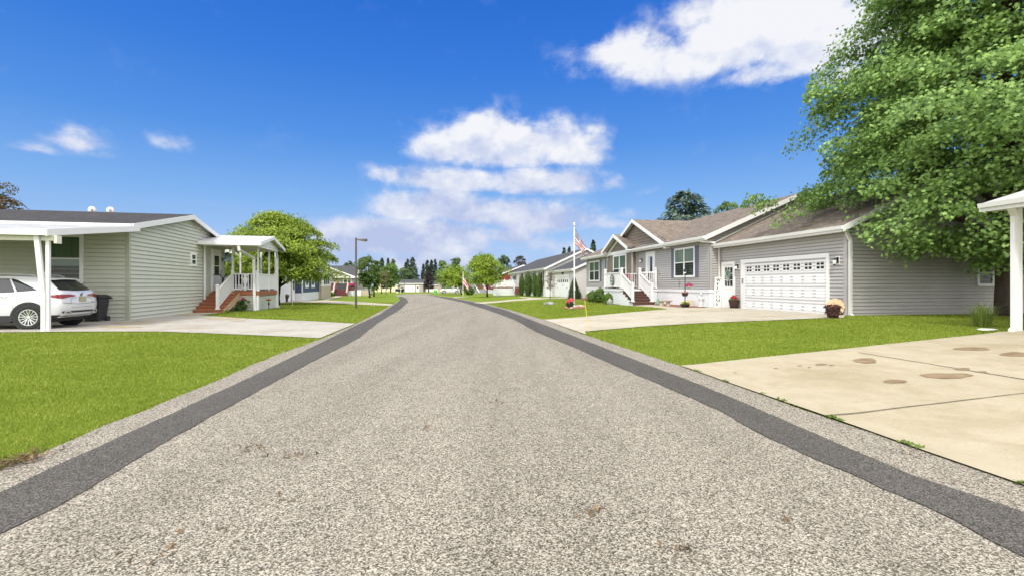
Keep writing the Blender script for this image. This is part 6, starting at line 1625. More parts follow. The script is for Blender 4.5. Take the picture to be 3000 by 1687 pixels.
for k, (u, vt, vb, w) in enumerate([(939, 853, 874, 21), (948, 851, 872, 20), (957, 851, 870, 18), (966, 852, 868.5, 17), (975, 854, 867, 15)]):
    px_shrub('clipped_boxwood', ['nearest of the clipped boxwoods, beside the orange flowers', 'second clipped boxwood from the orange flowers', 'middle clipped boxwood of the row before the tan bay', 'fourth clipped boxwood, next to the last of the row', 'last clipped boxwood, beside the oxblood steps'][k], u, vt, vb, w, L_BOX if False else L_ARBOR, 180 + k, .10, 900, 2.0, 'clipped boxwoods in a row', .05)
px_shrub('dark_shrub', 'dark round shrub left of the far white garage door', 1176, 842, 856, 15, L_YEW, 190, .3, 500)
px_shrub('garden_shrub', 'dark garden shrub under the small flag beside the gray deck', 1375, 838, 864, 34, L_STREET, 191, .2, 700)
px_shrub('silver_mound', 'low silvery ground plants on the lawn under the thin red tree', 1611, 883, 893, 38, L_SILVER, 192, .07, 700, 2.0, None, .25, 'oval', .55)
# ornamental grass by the carport post
_p = G(2925, 962); t = thing('ornamental_grass', 'feathery ornamental grass clump beside the carport post', 'plant', (_p.x, _p.y + .4, _p.z))
_rr = np.random.default_rng(3); m = MB()
for k in range(230):
    a = _rr.uniform(0, 2 * PI); r0 = _rr.uniform(0, .16); R1 = _rr.uniform(.15, .6); h = _rr.uniform(.3, .75); w = .005
    b = Vector((math.cos(a) * r0, math.sin(a) * r0, -.02)); mid = Vector((math.cos(a) * (r0 + R1 * .35), math.sin(a) * (r0 + R1 * .35), h * .75)); e = Vector((math.cos(a) * (r0 + R1), math.sin(a) * (r0 + R1), h * _rr.uniform(.7, 1.0)))
    s = Vector((-math.sin(a), math.cos(a), 0)) * w
    m.face([b - s, b + s, mid + s, mid - s]); m.face([mid - s, mid + s, e])
m.build('blades', leaf_mat('tall_grass_blade', (.12, .17, .03), (.34, .40, .10), .3, 2), t)
# ================================================================= STREET FURNITURE, GARDEN THINGS
POLE = mat('lamp_bronze', (0.075, 0.062, 0.052), 0.5, .15, 3)
def street_lamp(u, vb, vt, label):
    p = G(u, vb); h = CAM_H + (V_H - vt) * p.y / F_PX - p.z
    t = thing('street_lamp', label, 'street lamp', (p.x, p.y, p.z), 0, 'street lamps')
    m = MB(); w = .055; m.hexa([(-w, -w, -.3), (w, -w, -.3), (w, w, -.3), (-w, w, -.3), (-w * .8, -w * .8, h), (w * .8, -w * .8, h), (w * .8, w * .8, h), (-w * .8, w * .8, h)]); m.box(-.06, .06, -.06, .06, h, h + .03); m.build('pole', POLE, t)
    m = MB(); m.bar((.0, 0, h - .09), (.25, 0, h - .09), .06, .06); m.build('arm', POLE, t)
    m = MB(); m.hexa([(.2, -.12, h - .14), (.68, -.16, h - .18), (.68, .16, h - .18), (.2, .12, h - .14), (.2, -.10, h - .05), (.68, -.15, h - .03), (.68, .15, h - .03), (.2, .10, h - .05)]); m.build('lamp_head', POLE, t, bevel=.01)
    m = MB(); m.box(.3, .62, -.1, .1, h - .20, h - .172); m.build('lens', mat('lamp_lens', (.5, .5, .45), .2), t)
street_lamp(1043, 902, 699, 'tall dark street lamp on the left lawn, nearest one')
street_lamp(1131, 865, 793, 'second street lamp, rising past the olive willow')
street_lamp(1185, 857.5, 818, 'farthest street lamp, in front of the greige garage door')

def flag_mat():
    m, nt, b = base_mat('flag_cloth')
    uv = nt.nodes.new('ShaderNodeTexCoord').outputs['UV']; sp = nt.nodes.new('ShaderNodeSeparateXYZ'); lk(nt, uv, sp.inputs[0])
    x, y = sp.outputs[0], sp.outputs[1]
    st = mathn(nt, 'MODULO', mathn(nt, 'FLOOR', mathn(nt, 'MULTIPLY', y, 13.0)), 2.0)
    c = mixc(nt, st, (.24, .008, .016), (.58, .56, .56))
    can = mathn(nt, 'MULTIPLY', mathn(nt, 'LESS_THAN', x, .42), mathn(nt, 'GREATER_THAN', y, 6 / 13))
    fx = mathn(nt, 'SUBTRACT', mathn(nt, 'FRACT', mathn(nt, 'MULTIPLY', x, 6 / .42)), .5); fy = mathn(nt, 'SUBTRACT', mathn(nt, 'FRACT', mathn(nt, 'MULTIPLY', y, 5 * 13 / 7)), .5)
    d2 = mathn(nt, 'ADD', mathn(nt, 'MULTIPLY', fx, fx), mathn(nt, 'MULTIPLY', fy, fy))
    star = mathn(nt, 'LESS_THAN', d2, .085)
    blue = mixc(nt, star, (.02, .03, .11), (.7, .7, .72))
    lk(nt, mixc(nt, can, c, blue), b.inputs['Base Color']); b.inputs['Roughness'].default_value = .85
    return m
FLAG = flag_mat()
def flag_mesh(name, parent, z_top, hoist, fly, side=1, m=FLAG):
    """cloth hanging from its hoist in folds, the fly end dropped by its own weight"""
    NX, NY = 34, 20; mb = MB()
    def P(i, j):
        s, t_ = i / NX, j / NY                       # s along the fly, t from foot to head
        x = fly * (.50 * s - .05 * s * s) * (1 - .12 * (1 - t_)); fall = fly * .80 * s ** 1.15
        z = z_top - (1 - t_) * hoist * (1 - .42 * s) - fall
        y = .10 * math.sin(7 * s + 3.2 * t_) * s + .06 * math.sin(15 * s - 4 * t_) * s
        x += .05 * math.sin(9 * t_ + 5 * s) * s
        return (side * x, y, z)
    for i in range(NX):
        for j in range(NY):
            mb.face([P(i, j), P(i + 1, j), P(i + 1, j + 1), P(i, j + 1)], 0, [(i / NX, j / NY), ((i + 1) / NX, j / NY), ((i + 1) / NX, (j + 1) / NY), (i / NX, (j + 1) / NY)])
    return mb.build(name, m, parent, True)
_p = G(1682.5, 898); t = thing('flagpole', 'tall white flagpole with finial flying a draped striped flag', 'flagpole', (_p.x, _p.y, _p.z))
h = CAM_H + (V_H - 662) * _p.y / F_PX - _p.z
m = MB(); m.tube([(0, 0, -.2), (0, 0, 1.6), (0, 0, h)], [.045, .04, .028], 12); m.build('pole', mat('pole_white', (.72, .73, .74), .35, .05, 3), t, True)
m = MB(); m.lathe([(.02, 0), (.10, .01), (.10, .04), (.035, .05), (.03, .06), (.062, .09), (.075, .13), (.06, .17), (.02, .195)], (0, 0, h), 14); m.build('finial', mat('finial_silver', (.65, .65, .65), .3, .05, metal=.6), t, True)
m = MB(); m.box(-.05, .05, -.09, -.04, 1.0, 1.18); m.build('cleat', WHITE, t)
t2 = thing('flag', 'striped flag with starred blue corner draped from the tall white pole', 'flag', (_p.x + .03, _p.y, _p.z)); flag_mesh('cloth', t2, h - .2, .95, 1.45)
_p = G(1356.5, 866); t = thing('flagpole', 'short white flagpole on the far lawn before the lime tree', 'flagpole', (_p.x, _p.y, _p.z))
h = CAM_H + (V_H - 799) * _p.y / F_PX - _p.z; m = MB(); m.tube([(0, 0, -.2), (0, 0, h)], .045, 8); m.build('pole', mat('pole_white', (.72, .73, .74), .35), t); m = MB(); m.ball((0, 0, h + .05), .09, .09, .09, 10); m.build('finial', mat('finial_silver', (.65, .65, .65)), t, True)
def pale_flag():
    m, nt, b = base_mat('pale_flag_cloth'); uv = nt.nodes.new('ShaderNodeTexCoord').outputs['UV']; sp = nt.nodes.new('ShaderNodeSeparateXYZ'); lk(nt, uv, sp.inputs[0])
    st = mathn(nt, 'MODULO', mathn(nt, 'FLOOR', mathn(nt, 'MULTIPLY', sp.outputs[1], 5.0)), 2.0); lk(nt, mixc(nt, st, (.38, .07, .08), (.58, .54, .54)), b.inputs['Base Color']); b.inputs['Roughness'].default_value = .85; return m
t2 = thing('flag', 'faded pink and white flag hanging limp on the short far pole', 'flag', (_p.x, _p.y, _p.z)); flag_mesh('cloth', t2, h - .55, 1.5, 2.2, 1, pale_flag())

def marker(u, vb, ut, vt, label, col, r=.012):
    p = G(u, vb); h = CAM_H + (V_H - vt) * p.y / F_PX - p.z; dx = (ut - u) / F_PX * p.y
    o = MB(); o.tube([(0, 0, -.1), (dx, 0, h)], r, 6); q = o.build('driveway_marker', mat(label[:12].replace(' ', '_'), col, .5, .1), None); q.location = p; tag(q, label, 'marker stake')
marker(1726, 972, 1713, 880, 'thin yellow fibreglass marker stake at the edge of the right driveway', (.62, .50, .06), .009)
marker(857, 896, 857, 818, 'pale thin snow stake on the lawn before the blue house', (.55, .55, .42), .012)

# ---- pots and flowers
def pot(name, label, p, prof, pm, cat='flower pot', fl=(), seed=0, foliage=None, zt=None, group=None, scale=1.0):
    t = thing(name, label, cat, p, 0, group); m = MB(); m.lathe([(r * scale, z * scale) for r, z in prof], (0, 0, 0), 18); m.build('pot', pm, t, True)
    rr = np.random.default_rng(seed); z0 = (zt if zt is not None else prof[-1][1]) * scale; r0 = prof[-1][0] * scale
    def dome(n, rx, h, nm, lm, sz, zoff=0.0):
        a = rr.uniform(0, 2 * PI, n); q = np.sqrt(rr.uniform(0, 1, n)); z = np.sqrt(np.clip(1 - q * q, 0, 1)) * rr.uniform(.6, 1, n) * h
        P = np.stack([np.cos(a) * q * rx, np.sin(a) * q * rx, z0 + zoff + z], 1); leaves(nm, P, np.stack([np.cos(a) * q, np.sin(a) * q, .6 + 0 * q], 1) + rr.normal(0, .4, (n, 3)), rr.uniform(.7, 1.3, n) * sz, lm, t, 'oval')
    if foliage: dome(foliage[0], foliage[1], foliage[2], 'foliage', foliage[3], foliage[4], -.03)
    for (n, rx, h, lm, sz, zo) in fl: dome(n, rx, h, 'flowers', lm, sz, zo)
    return t
BLKPOT = mat('black_pot', (.022, .022, .024), .5, .2, 8); DKPOT = mat('dark_barrel', (.045, .038, .03), .8, .3, 8); CREAMPOT = mat('cream_pot', (.60, .56, .48), .7, .08, 8)
WICK = mat('dark_wicker', (.05, .026, .02), .85, .5, 40, bmp=.8, bscale=60)
F_WINE = petal('wine_leaf', (.02, .008, .008), (.13, .03, .03))
_p = G(832, 884.5); pot('barrel_planter', 'dark half barrel planter with green top on the lawn before the blue garage', _p, [(.30, -.03), (.36, .35), (.40, .37), (.44, .62)], DKPOT, 'planter', [], 1, (240, .46, .16, L_POT, .12))
_p = G(896, 876.5); pot('flower_pot', 'maroon flowers in a dark bowl by the blue house skirting', _p, [(.25, -.03), (.38, .3), (.42, .36)], DKPOT, 'flower pot', [(260, .5, .36, F_MAR, .11, .05)], 2, (120, .46, .28, L_POT, .12))
_p = G(928, 873.5); shrub('flower_bed', 'orange and coral flowers behind the first clipped boxwood', _p + Vector((0, 1.2, 0)), .42, .35, .85, L_POT, 260, .1, 3, None, 2.0, 'oval', 'flowers', .2)
o = pot('flower_pot', 'coral flowers standing above the first clipped boxwood', G(929, 874) + Vector((0, 1.8, 0)), [(.2, -.02), (.25, .5)], DKPOT, 'flower pot', [(160, .40, .30, F_ORA, .12, .3)], 4)
# blue garden figure by the shepherd hook
_p = G(917, 875); t = thing('garden_ornament', 'small blue and white garden ornament under a black shepherd hook', 'ornament', _p)
m = MB(); m.lathe([(.2, -.02), (.22, .1), (.15, .3), (.2, .5), (.12, .66), (.03, .72)], (0, 0, 0), 12); m.build('body', mat('ornament_blue', (.16, .30, .55), .4, .3, 6), t, True)
m = MB(); m.ball((.02, 0, .78), .10, .10, .12, 10); m.build('head', WHITE, t, True); m = MB(); m.ball((-.24, -.05, .15), .14, .12, .16, 10); m.build('base_stone', mat('pale_stone', (.5, .5, .48), .8, .2, 8), t, True)
_p = G(907, 875); t = thing('shepherd_hook', 'thin black shepherd hook beside the maroon flower bowl', 'plant hook', _p); m = MB(); m.tube([(0, 0, -.1), (0, 0, 1.1), (.05, 0, 1.2), (.14, 0, 1.18), (.17, 0, 1.08)], .022, 6); m.build('hook', BLACK, t)
# magenta hanging basket on the oxblood deck
_q = at(1031, 836, 78); pot('flower_basket', 'round magenta flower basket at the corner of the oxblood deck', (_q.x, _q.y, _q.z - .35), [(.05, 0), (.32, .1), (.42, .32)], DKPOT, 'flower basket', [(420, .62, .42, F_MAG, .14, -.06)], 6)
# peony and torch at the sage porch
w = SAGE.w(1.62, 7.72); t = thing('peony_plant', 'peony with two deep pink blooms against the sage porch skirting', 'flowering plant', (w.x, w.y, gz(w.x, w.y)))
rr = np.random.default_rng(9); n = 150; P = np.stack([rr.normal(0, .18, n), rr.normal(0, .10, n), rr.uniform(.05, .62, n)], 1); leaves('foliage', P, rr.normal(0, .6, (n, 3)) + np.array([0, -.2, .7]), rr.uniform(.7, 1.3, n) * .17, leaf_mat('peony_leaf', (.03, .065, .02), (.11, .18, .05), .2, 3), t, 'oval')
m = MB(); m.tube([(0, 0, 0), (.10, 0, .4), (.17, -.05, .66)], .012, 5); m.tube([(0, 0, 0), (-.18, 0, .25), (-.33, -.05, .38)], .012, 5); m.build('stem', mat('stem_green', (.05, .10, .02), .7), t)
for (x, z) in ((.17, .68), (-.34, .40)):
    P = rr.normal(0, .04, (60, 3)) + np.array([x, -.06, z]); leaves('bloom', P, rr.normal(0, 1, (60, 3)), .075, petal('peony_petal', (.30, .012, .06), (.62, .05, .17)), t)
w = SAGE.w(2.72, 8.95); t = thing('garden_torch', 'copper bowled garden torch staked by the porch skirting corner', 'garden torch', (w.x, w.y, gz(w.x, w.y)))
m = MB(); m.tube([(0, 0, -.1), (0, 0, .5)], .018, 6); m.lathe([(.02, .42), (.055, .5), (.05, .56), (.02, .58)], (0, 0, -.16), 10); m.build('stake', BLACK, t); m = MB(); m.lathe([(.03, .5), (.15, .58), (.17, .62), (.10, .62), (.04, .66)], (0, 0, 0), 14); m.build('bowl', mat('copper', (.42, .17, .07), .4, .2, 8, metal=.5), t, True)
w = SAGE.w(1.75, 5.2); t = thing('small_plant', 'tiny lime green plant at the foot of the cedar steps', 'plant', (w.x, w.y, gz(w.x, w.y))); P = rr.normal(0, .07, (60, 3)) * np.array([1, 1, .7]) + np.array([0, 0, .09]); leaves('foliage', P, rr.normal(0, .6, (60, 3)) + np.array([0, 0, .8]), .09, L_LIME, t)
# red cushion or flag beyond the porch
_q = at(809, 806, 34.5); t = thing('garden_flag', 'small red garden flag on a thin stand just beyond the sage porch', 'flag', (_q.x, _q.y, gz(_q.x, _q.y)))
m = MB(); m.tube([(-.18, 0, -.1), (-.18, 0, 2.6), (.22, 0, 2.6)], .015, 6); m.build('stand', BLACK, t)
m = MB()
for i in range(6):
    for j in range(5): m.face([(-.14 + .06 * i, .02 * math.sin(i + j), 1.75 + .16 * j), (-.08 + .06 * i, .02 * math.sin(i + 1 + j), 1.75 + .16 * j), (-.08 + .06 * i, .02 * math.sin(i + 2 + j), 1.91 + .16 * j), (-.14 + .06 * i, .02 * math.sin(i + 1 + j), 1.91 + .16 * j)])
m.build('cloth', mat('red_cloth', (.45, .015, .02), .8, .15, 6), t, True)

# ---- flagpole bed
_p = G(1669, 901); t = thing('flowering_shrub', 'coral pink azalea at the foot of the tall flagpole', 'flowering plant', (_p.x, _p.y, _p.z))
shrub('', '', None, .26, .22, .46, L_YEW, 360, .07, 11, parent=t); n = 260; a = rr.uniform(0, 2 * PI, n); q = np.sqrt(rr.uniform(0, 1, n)) * .27; P = np.stack([np.cos(a) * q + .02 * 1, np.sin(a) * q, .36 + .16 * (1 - (q / .27) ** 2) + rr.normal(0, .03, n) + .10 * np.cos(a) * q / .27], 1)
leaves('flowers', P, np.stack([np.cos(a), np.sin(a), 1 + 0 * a], 1) + rr.normal(0, .4, (n, 3)), .075, F_PINK, t)
for k, (u, v, r, c) in enumerate([(1680, 900.5, .13, (.6, .6, .56)), (1689, 900, .11, (.42, .38, .32)), (1695, 899.5, .13, (.36, .25, .17)), (1702, 899.5, .12, (.45, .40, .33)), (1709, 900, .11, (.40, .28, .18)), (1659, 903, .09, (.33, .2, .13)), (1674, 904, .08, (.5, .46, .4))]):
    p = G(u, v); m = MB(); random.seed(k); m.ball((0, 0, r * .45), r, r * .8, r * .75, 10, 0, .14); o = m.build('edging_stone', mat('stone_%d' % k, c, .9, .25, 12), None, True); o.location = p
    tag(o, ['white edging stone at the foot of the flagpole', 'gray edging stone just right of the flagpole', 'brown edging stone, third right of the flagpole', 'buff edging stone among the bed stones right of the pole', 'rightmost tan edging stone of the flagpole bed', 'rust edging stone left of the pink azalea', 'pale edging stone in front of the pink azalea'][k], 'stone', 'edging stones round the flagpole bed')

# ---- gray house front
def gpt(x, y, z=0.0):
    w = GRAY.w(x, y); return Vector((w.x, w.y, gz(w.x, w.y) + z))
# lamp post planter
_p = G(2007, 901); t = thing('lamp_planter', 'black lamp post planter with three flower tiers on the driveway edge', 'lamp planter', (_p.x, _p.y, _p.z))
m = MB(); m.tube([(0, 0, 0), (0, 0, 1.72)], .024, 10); m.bar((-.14, 0, 1.66), (.14, 0, 1.66), .025, .025); m.build('pole', BLACK, t, True)
m = MB(); m.lathe([(.02, 1.72), (.05, 1.73), (.075, 1.84), (.085, 1.86), (.09, 1.87), (.03, 1.96), (.012, 2.02)], (0, 0, 0), 6); m.build('lantern', BLACK, t)
m = MB(); m.lathe([(.052, 1.735), (.074, 1.84)], (0, 0, 0), 6); m.build('lantern_glass', mat('frosted_glass', (.75, .74, .68), .3), t)
m = MB(); m.lathe([(.15, .0), (.17, .02), (.25, .16), (.27, .17), (.27, .19)], (0, 0, 0), 8); m.build('base_pot', BLKPOT, t)
m = MB(); m.lathe([(.12, .58), (.16, .72), (.18, .74)], (-.005, 0, 0), 12); m.build('middle_pot', BLKPOT, t)
m = MB(); m.lathe([(.09, .97), (.12, 1.07), (.135, 1.09)], (.20, 0, 0), 12); m.tube([(0, 0, 1.12), (.20, 0, 1.1)], .012, 5); m.build('hanging_pot', CREAMPOT, t, True)
def tuft(parent, c, rx, h, n, lm, sz, nm='flowers'):
    a = rr.uniform(0, 2 * PI, n); q = np.sqrt(rr.uniform(0, 1, n)); P = np.stack([c[0] + np.cos(a) * q * rx, c[1] + np.sin(a) * q * rx, c[2] + rr.uniform(.2, 1, n) * h * np.sqrt(1 - .8 * q * q)], 1)
    leaves(nm, P, np.stack([np.cos(a) * q, np.sin(a) * q, .7 + 0 * q], 1) + rr.normal(0, .45, (n, 3)), rr.uniform(.7, 1.3, n) * sz, lm, parent)
tuft(t, (.19, 0, 1.05), .20, .20, 230, F_MAG, .065); tuft(t, (0, 0, .72), .15, .12, 70, F_ORA, .05); tuft(t, (0, 0, .72), .15, .07, 70, F_MAR, .06, 'foliage')
tuft(t, (-.12, 0, .19), .10, .15, 60, F_YEL, .055); tuft(t, (.14, 0, .19), .10, .17, 60, F_YEL, .06); tuft(t, (0, 0, .18), .2, .14, 110, L_POT, .07, 'foliage')
# WELCOME sign
def letter(ch, m, cx, z, w, h, wf, o):
    """serif capitals built of strokes"""
    def B(x0, x1, z0, z1): wbox(m, wf, cx + x0 * w, cx + x1 * w, z + z0 * h, z + z1 * h, o, o + .006)
    def D(x0, z0, x1, z1, t): 
        a = [(x0 - t / 2, z0), (x0 + t / 2, z0), (x1 + t / 2, z1), (x1 - t / 2, z1)]
        if z1 < z0: a = [(x1 - t / 2, z1), (x1 + t / 2, z1), (x0 + t / 2, z0), (x0 - t / 2, z0)]
        p = [wf.p(cx + x * w, z + zz * h, o) for x, zz in a]; q = [wf.p(cx + x * w, z + zz * h, o + .006) for x, zz in a]
        m.face(q); m.face(p[::-1])
        for i in range(4): m.face([p[i], p[(i + 1) % 4], q[(i + 1) % 4], q[i]])
    def ring(a0, a1, rx, t):
        n = 26
        for k in range(n):
            s0, s1 = a0 + (a1 - a0) * k / n, a0 + (a1 - a0) * (k + 1) / n
            tt = lambda s: t * (.35 + .65 * abs(math.cos(s)))
            pts = [wf.p(cx + (rx * math.cos(s)) * w, z + (.5 + .5 * math.sin(s)) * h, o + .006) for s in (s0, s1)] + [wf.p(cx + ((rx - tt(s)) * math.cos(s)) * w, z + (.5 + (.5 - .10) * math.sin(s)) * h, o + .006) for s in (s1, s0)]
            m.face(pts)
    if ch == 'W':
        D(-.42, 1, -.22, 0, .17); D(-.22, 0, 0, .85, .07); D(0, .95, .2, 0, .17); D(.2, 0, .42, 1, .07)
        for x in (-.42, .02, .42): B(x - .15, x + .15, .94, 1)
    elif ch in 'EL':
        B(-.28, -.10, 0, 1); B(-.4, .38, 0, .06) if True else 0; B(.32, .40, 0, .24); B(-.4, .02 if ch == 'L' else .38, .94, 1)
        if ch == 'E': B(.30, .38, .78, 1); B(-.1, .2, .47, .53); B(.16, .22, .38, .62)
    elif ch == 'C': ring(R(42), R(318), .42, .17); B(.28, .34, .68, .95)
    elif ch == 'O': ring(0, 2 * PI, .45, .17)
    elif ch == 'M':
        B(-.40, -.34, 0, 1); D(-.36, 1, -.02, .1, .17); D(-.02, .1, .34, 1, .07); B(.26, .43, 0, 1)
        for x in (-.38, .36): B(x - .13, x + .13, 0, .06)
        B(-.52, -.3, .94, 1); B(.28, .5, .94, 1)
p0 = gpt(-.27, 7.42, .02); t = thing('welcome_sign', 'tall white board reading WELCOME down its length, leaning by the side door', 'sign', p0, GRAY.ang)
wf = WF((0, 0, 0), (1, 0, 0), (0, -1, 0)); m = MB(); wbox(m, wf, -.19, .19, 0, 1.52, -.03, 0); b = m.build('board', mat('sign_white', (.76, .76, .74), .5, .04, 4), t)
m = MB()
for k, ch in enumerate('WELCOME'): letter(ch, m, .0, 1.30 - k * .205, .25, .15, wf, .001)
m.build('lettering', mat('sign_black', (.02, .02, .02), .6), t)
t.rotation_euler = (R(-2), R(3.5), GRAY.ang)
# cherub statue
p0 = G(2053, 899); t = thing('angel_statue', 'pale stone angel figure standing before the white skirting', 'statue', (p0.x, p0.y, p0.z))
st = mat('statue_stone', (.52, .53, .52), .8, .22, 10)
m = MB(); m.lathe([(.17, 0), (.17, .05), (.13, .08), (.15, .12), (.12, .22), (.085, .34), (.10, .44), (.075, .52), (.035, .57), (.03, .6)], (0, 0, 0), 16, 0, 1, .85); m.build('robe', st, t, True)
m = MB(); m.ball((0, -.01, .67), .07, .075, .085, 14); m.ball((0, -.085, .665), .012, .014, .016, 6); m.build('head', st, t, True)
m = MB()
for s in (-1, 1): m.tube([(s * .085, 0, .52), (s * .15, -.04, .42), (s * .06, -.11, .40)], [.034, .03, .022], 8)
m.build('arms', st, t, True)
m = MB()
for s in (-1, 1): m.hexa([(s * .02, .07, .36), (s * .05, .07, .34), (s * .05, .10, .34), (s * .02, .10, .36), (s * .05, .07, .58), (s * .21, .07, .66), (s * .21, .10, .66), (s * .05, .10, .58)])
m.build('wings', st, t)
m = MB(); m.hexa([(.08, -.06, .02), (.26, .02, .02), (.24, .1, .02), (.08, .1, .02), (.07, 0, .40), (.13, .02, .34), (.13, .08, .34), (.07, .08, .40)]); m.ball((.17, -.02, .1), .1, .08, .09, 8, 0, .2); m.build('drapery', st, t)
# paver block, bench, frog-green ornament
p0 = G(2023, 897.5); t = MB(); t.box(-.17, .17, -.05, .05, 0, .36); o = t.build('stepping_stone', mat('block_tan', (.50, .44, .34), .9, .15, 8), None, bevel=.025); o.location = p0; o.rotation_euler = (R(-8), 0, GRAY.ang); tag(o, 'upright square tan stone behind the lamp planter', 'stone')
p0 = G(1949, 897); t = thing('garden_bench', 'low curved stone garden bench on the mulch by the porch steps', 'bench', (p0.x, p0.y, p0.z), R(-8)); bs = mat('bench_stone', (.36, .30, .22), .9, .25, 8)
m = MB(); m.hexa([(-.34, -.15, .27), (.34, -.15, .27), (.30, .15, .27), (-.30, .15, .27), (-.36, -.17, .34), (.36, -.17, .34), (.31, .16, .34), (-.31, .16, .34)]); m.build('seat', bs, t, bevel=.015)
for x in (-.2, .16):
    m = MB(); m.lathe([(.13, 0), (.13, .05), (.09, .08), (.11, .14), (.085, .18), (.12, .24), (.13, .27)], (x, 0, 0), 14, 0, 1, .8); m.build('leg', bs, t, True)
p0 = G(1927, 893); t = thing('garden_ornament', 'small weathered green ornament at the corner of the porch skirting', 'ornament', (p0.x, p0.y, p0.z)); m = MB(); m.lathe([(.10, 0), (.12, .08), (.10, .2), (.06, .28), (.07, .34), (.02, .40)], (0, 0, 0), 12); m.build('body', mat('verdigris', (.16, .26, .22), .7, .4, 12), t, True)
# pots by the doors
p0 = G(2150, 903.5); pot('flower_pot', 'dark wicker pot of red flowers between the side door and garage door', (p0.x, p0.y, p0.z), [(.17, 0), (.20, .2), (.235, .40), (.24, .42)], WICK, 'flower pot', [(110, .17, .20, F_RED, .075, .02), (60, .24, .12, F_MAR, .09, -.06)], 21, (80, .24, .12, L_POT, .08))
p0 = G(2440, 932); t = pot('flower_pot', 'dark wicker pot of spilling maroon flowers at the garage corner', (p0.x, p0.y, p0.z), [(.14, 0), (.19, .2), (.21, .36), (.22, .38)], WICK, 'flower pot', [(230, .27, .13, F_WINE, .065, -.05), (36, .22, .15, F_PINK, .035, 0)], 22, (80, .2, .1, L_POT, .08))
tuft(t, (0, -.02, .08), .24, .30, 150, F_WINE, .075, 'trailing_leaves')
# wood round leaning at the corner
p0 = gpt(-.16, .32, .0); t = thing('wood_round', 'pale round slab of wood leaning on the garage corner behind the maroon flowers', 'wood slab', (p0.x, p0.y, p0.z + .30), GRAY.ang)
m = MB(); n = 26; ring = [(.0, (.31 + .02 * math.sin(3 * k)) * math.cos(2 * PI * k / n), (.31 + .015 * math.cos(2 * k)) * math.sin(2 * PI * k / n)) for k in range(n)]
m.face([(x - .03, y, z) for x, y, z in ring][::-1]); m.face([(x + .03, y, z) for x, y, z in ring])
for k in range(n): a, b_ = ring[k], ring[(k + 1) % n]; m.face([(a[0] - .03, a[1], a[2]), (b_[0] - .03, b_[1], b_[2]), (b_[0] + .03, b_[1], b_[2]), (a[0] + .03, a[1], a[2])], 1)
m.build('slab', [mat('cut_wood', (.56, .42, .25), .8, .15, 6), mat('bark_edge', (.10, .06, .035), .95, .3, 10)], t); t.rotation_euler = (0, R(10), GRAY.ang + R(28))
# wreath on the side door
p0 = GRAY.w(-.075, 6.83); t = thing('door_wreath', 'pale green eucalyptus wreath on the white side door', 'wreath', (p0.x, p0.y, GRAY.z + 1.66), GRAY.ang)
n = 240; a = rr.uniform(0, 2 * PI, n); r_ = rr.normal(.165, .04, n); P = np.stack([rr.normal(0, .02, n), np.cos(a) * r_, np.sin(a) * r_], 1); leaves('leaves', P, np.tile([-1., 0, .3], (n, 1)) + rr.normal(0, .5, (n, 3)), .075, leaf_mat('eucalyptus', (.14, .22, .18), (.42, .52, .44), .1, 6), t)
m = MB(); q = 20; m.tube([(0, .16 * math.cos(2 * PI * k / q), .16 * math.sin(2 * PI * k / q)) for k in range(q + 1)], .02, 6, 0, False); m.build('ring', BARK, t)
n = 50; P = np.stack([rr.normal(-.02, .01, n), rr.normal(0, .05, n), rr.uniform(-.33, -.15, n)], 1); leaves('bow', P, np.tile([-1., 0, .2], (n, 1)) + rr.normal(0, .4, (n, 3)), .08, leaf_mat('bow_pale', (.4, .45, .42), (.65, .68, .64), .1, 6), t)
# oval plaque on the porch panel, flag and grill and pots on the porch
p0 = GRAY.w(-3.05 + .02, 14.75); t = thing('oval_plaque', 'dark rimmed oval plaque with leaf design on the porch panel', 'plaque', (p0.x, p0.y, GRAY.z + 1.47), GRAY.ang)
n = 28; m = MB(); m.tube([(-.04, .25 * math.cos(2 * PI * k / n), .32 * math.sin(2 * PI * k / n)) for k in range(n + 1)], .03, 6, 0, False); m.build('rim', mat('plaque_rim', (.05, .055, .05), .6, .2), t, True)
m = MB(); m.face([(-.035, .25 * math.cos(2 * PI * k / n), .32 * math.sin(2 * PI * k / n)) for k in range(n)][::-1]); m.build('face', mat('plaque_pale', (.50, .53, .47), .6, .15, 8), t)
m = MB()
for (y, z, w_, h_, tl) in ((-.08, .06, .05, .2, .3), (.06, .1, .05, .16, -.3), (-.02, -.1, .05, .24, .1), (.11, -.1, .06, .1, .6), (-.13, -.12, .06, .1, -.5)):
    m.face([(-.04, y + math.cos(2 * PI * k / 10) * w_ - tl * math.sin(2 * PI * k / 10) * h_ * .4, z + math.sin(2 * PI * k / 10) * h_ * .5) for k in range(10)][::-1])
m.build('design', mat('plaque_teal', (.05, .12, .12), .6, .3, 9), t)
p0 = GRAY.w(-.95, 15.9); t = thing('porch_banner', 'dark red striped cloth hanging on the porch rail behind the steps', 'flag', (p0.x, p0.y, GRAY.z + .92), GRAY.ang)
m = MB()
for k in range(8): m.face([(-.7 + .05 * k, -.02 * math.sin(k * 1.7), .12 + .03 * math.sin(k)), (-.65 + .05 * k, -.02 * math.sin((k + 1) * 1.7), .12 + .03 * math.sin(k + 1)), (-.65 + .05 * k, -.02 * math.sin((k + 1) * 1.7), .97), (-.7 + .05 * k, -.02 * math.sin(k * 1.7), .97)], k % 3 == 1)
m.build('cloth', [mat('banner_red', (.22, .012, .02), .8, .2), mat('banner_pale', (.55, .5, .5), .8)], t)
p0 = GRAY.w(-1.15, 14.0); t = thing('porch_grill', 'rounded black and gray lidded drum standing on the gray porch by the railing', 'grill', (p0.x, p0.y, GRAY.z + .92), GRAY.ang)
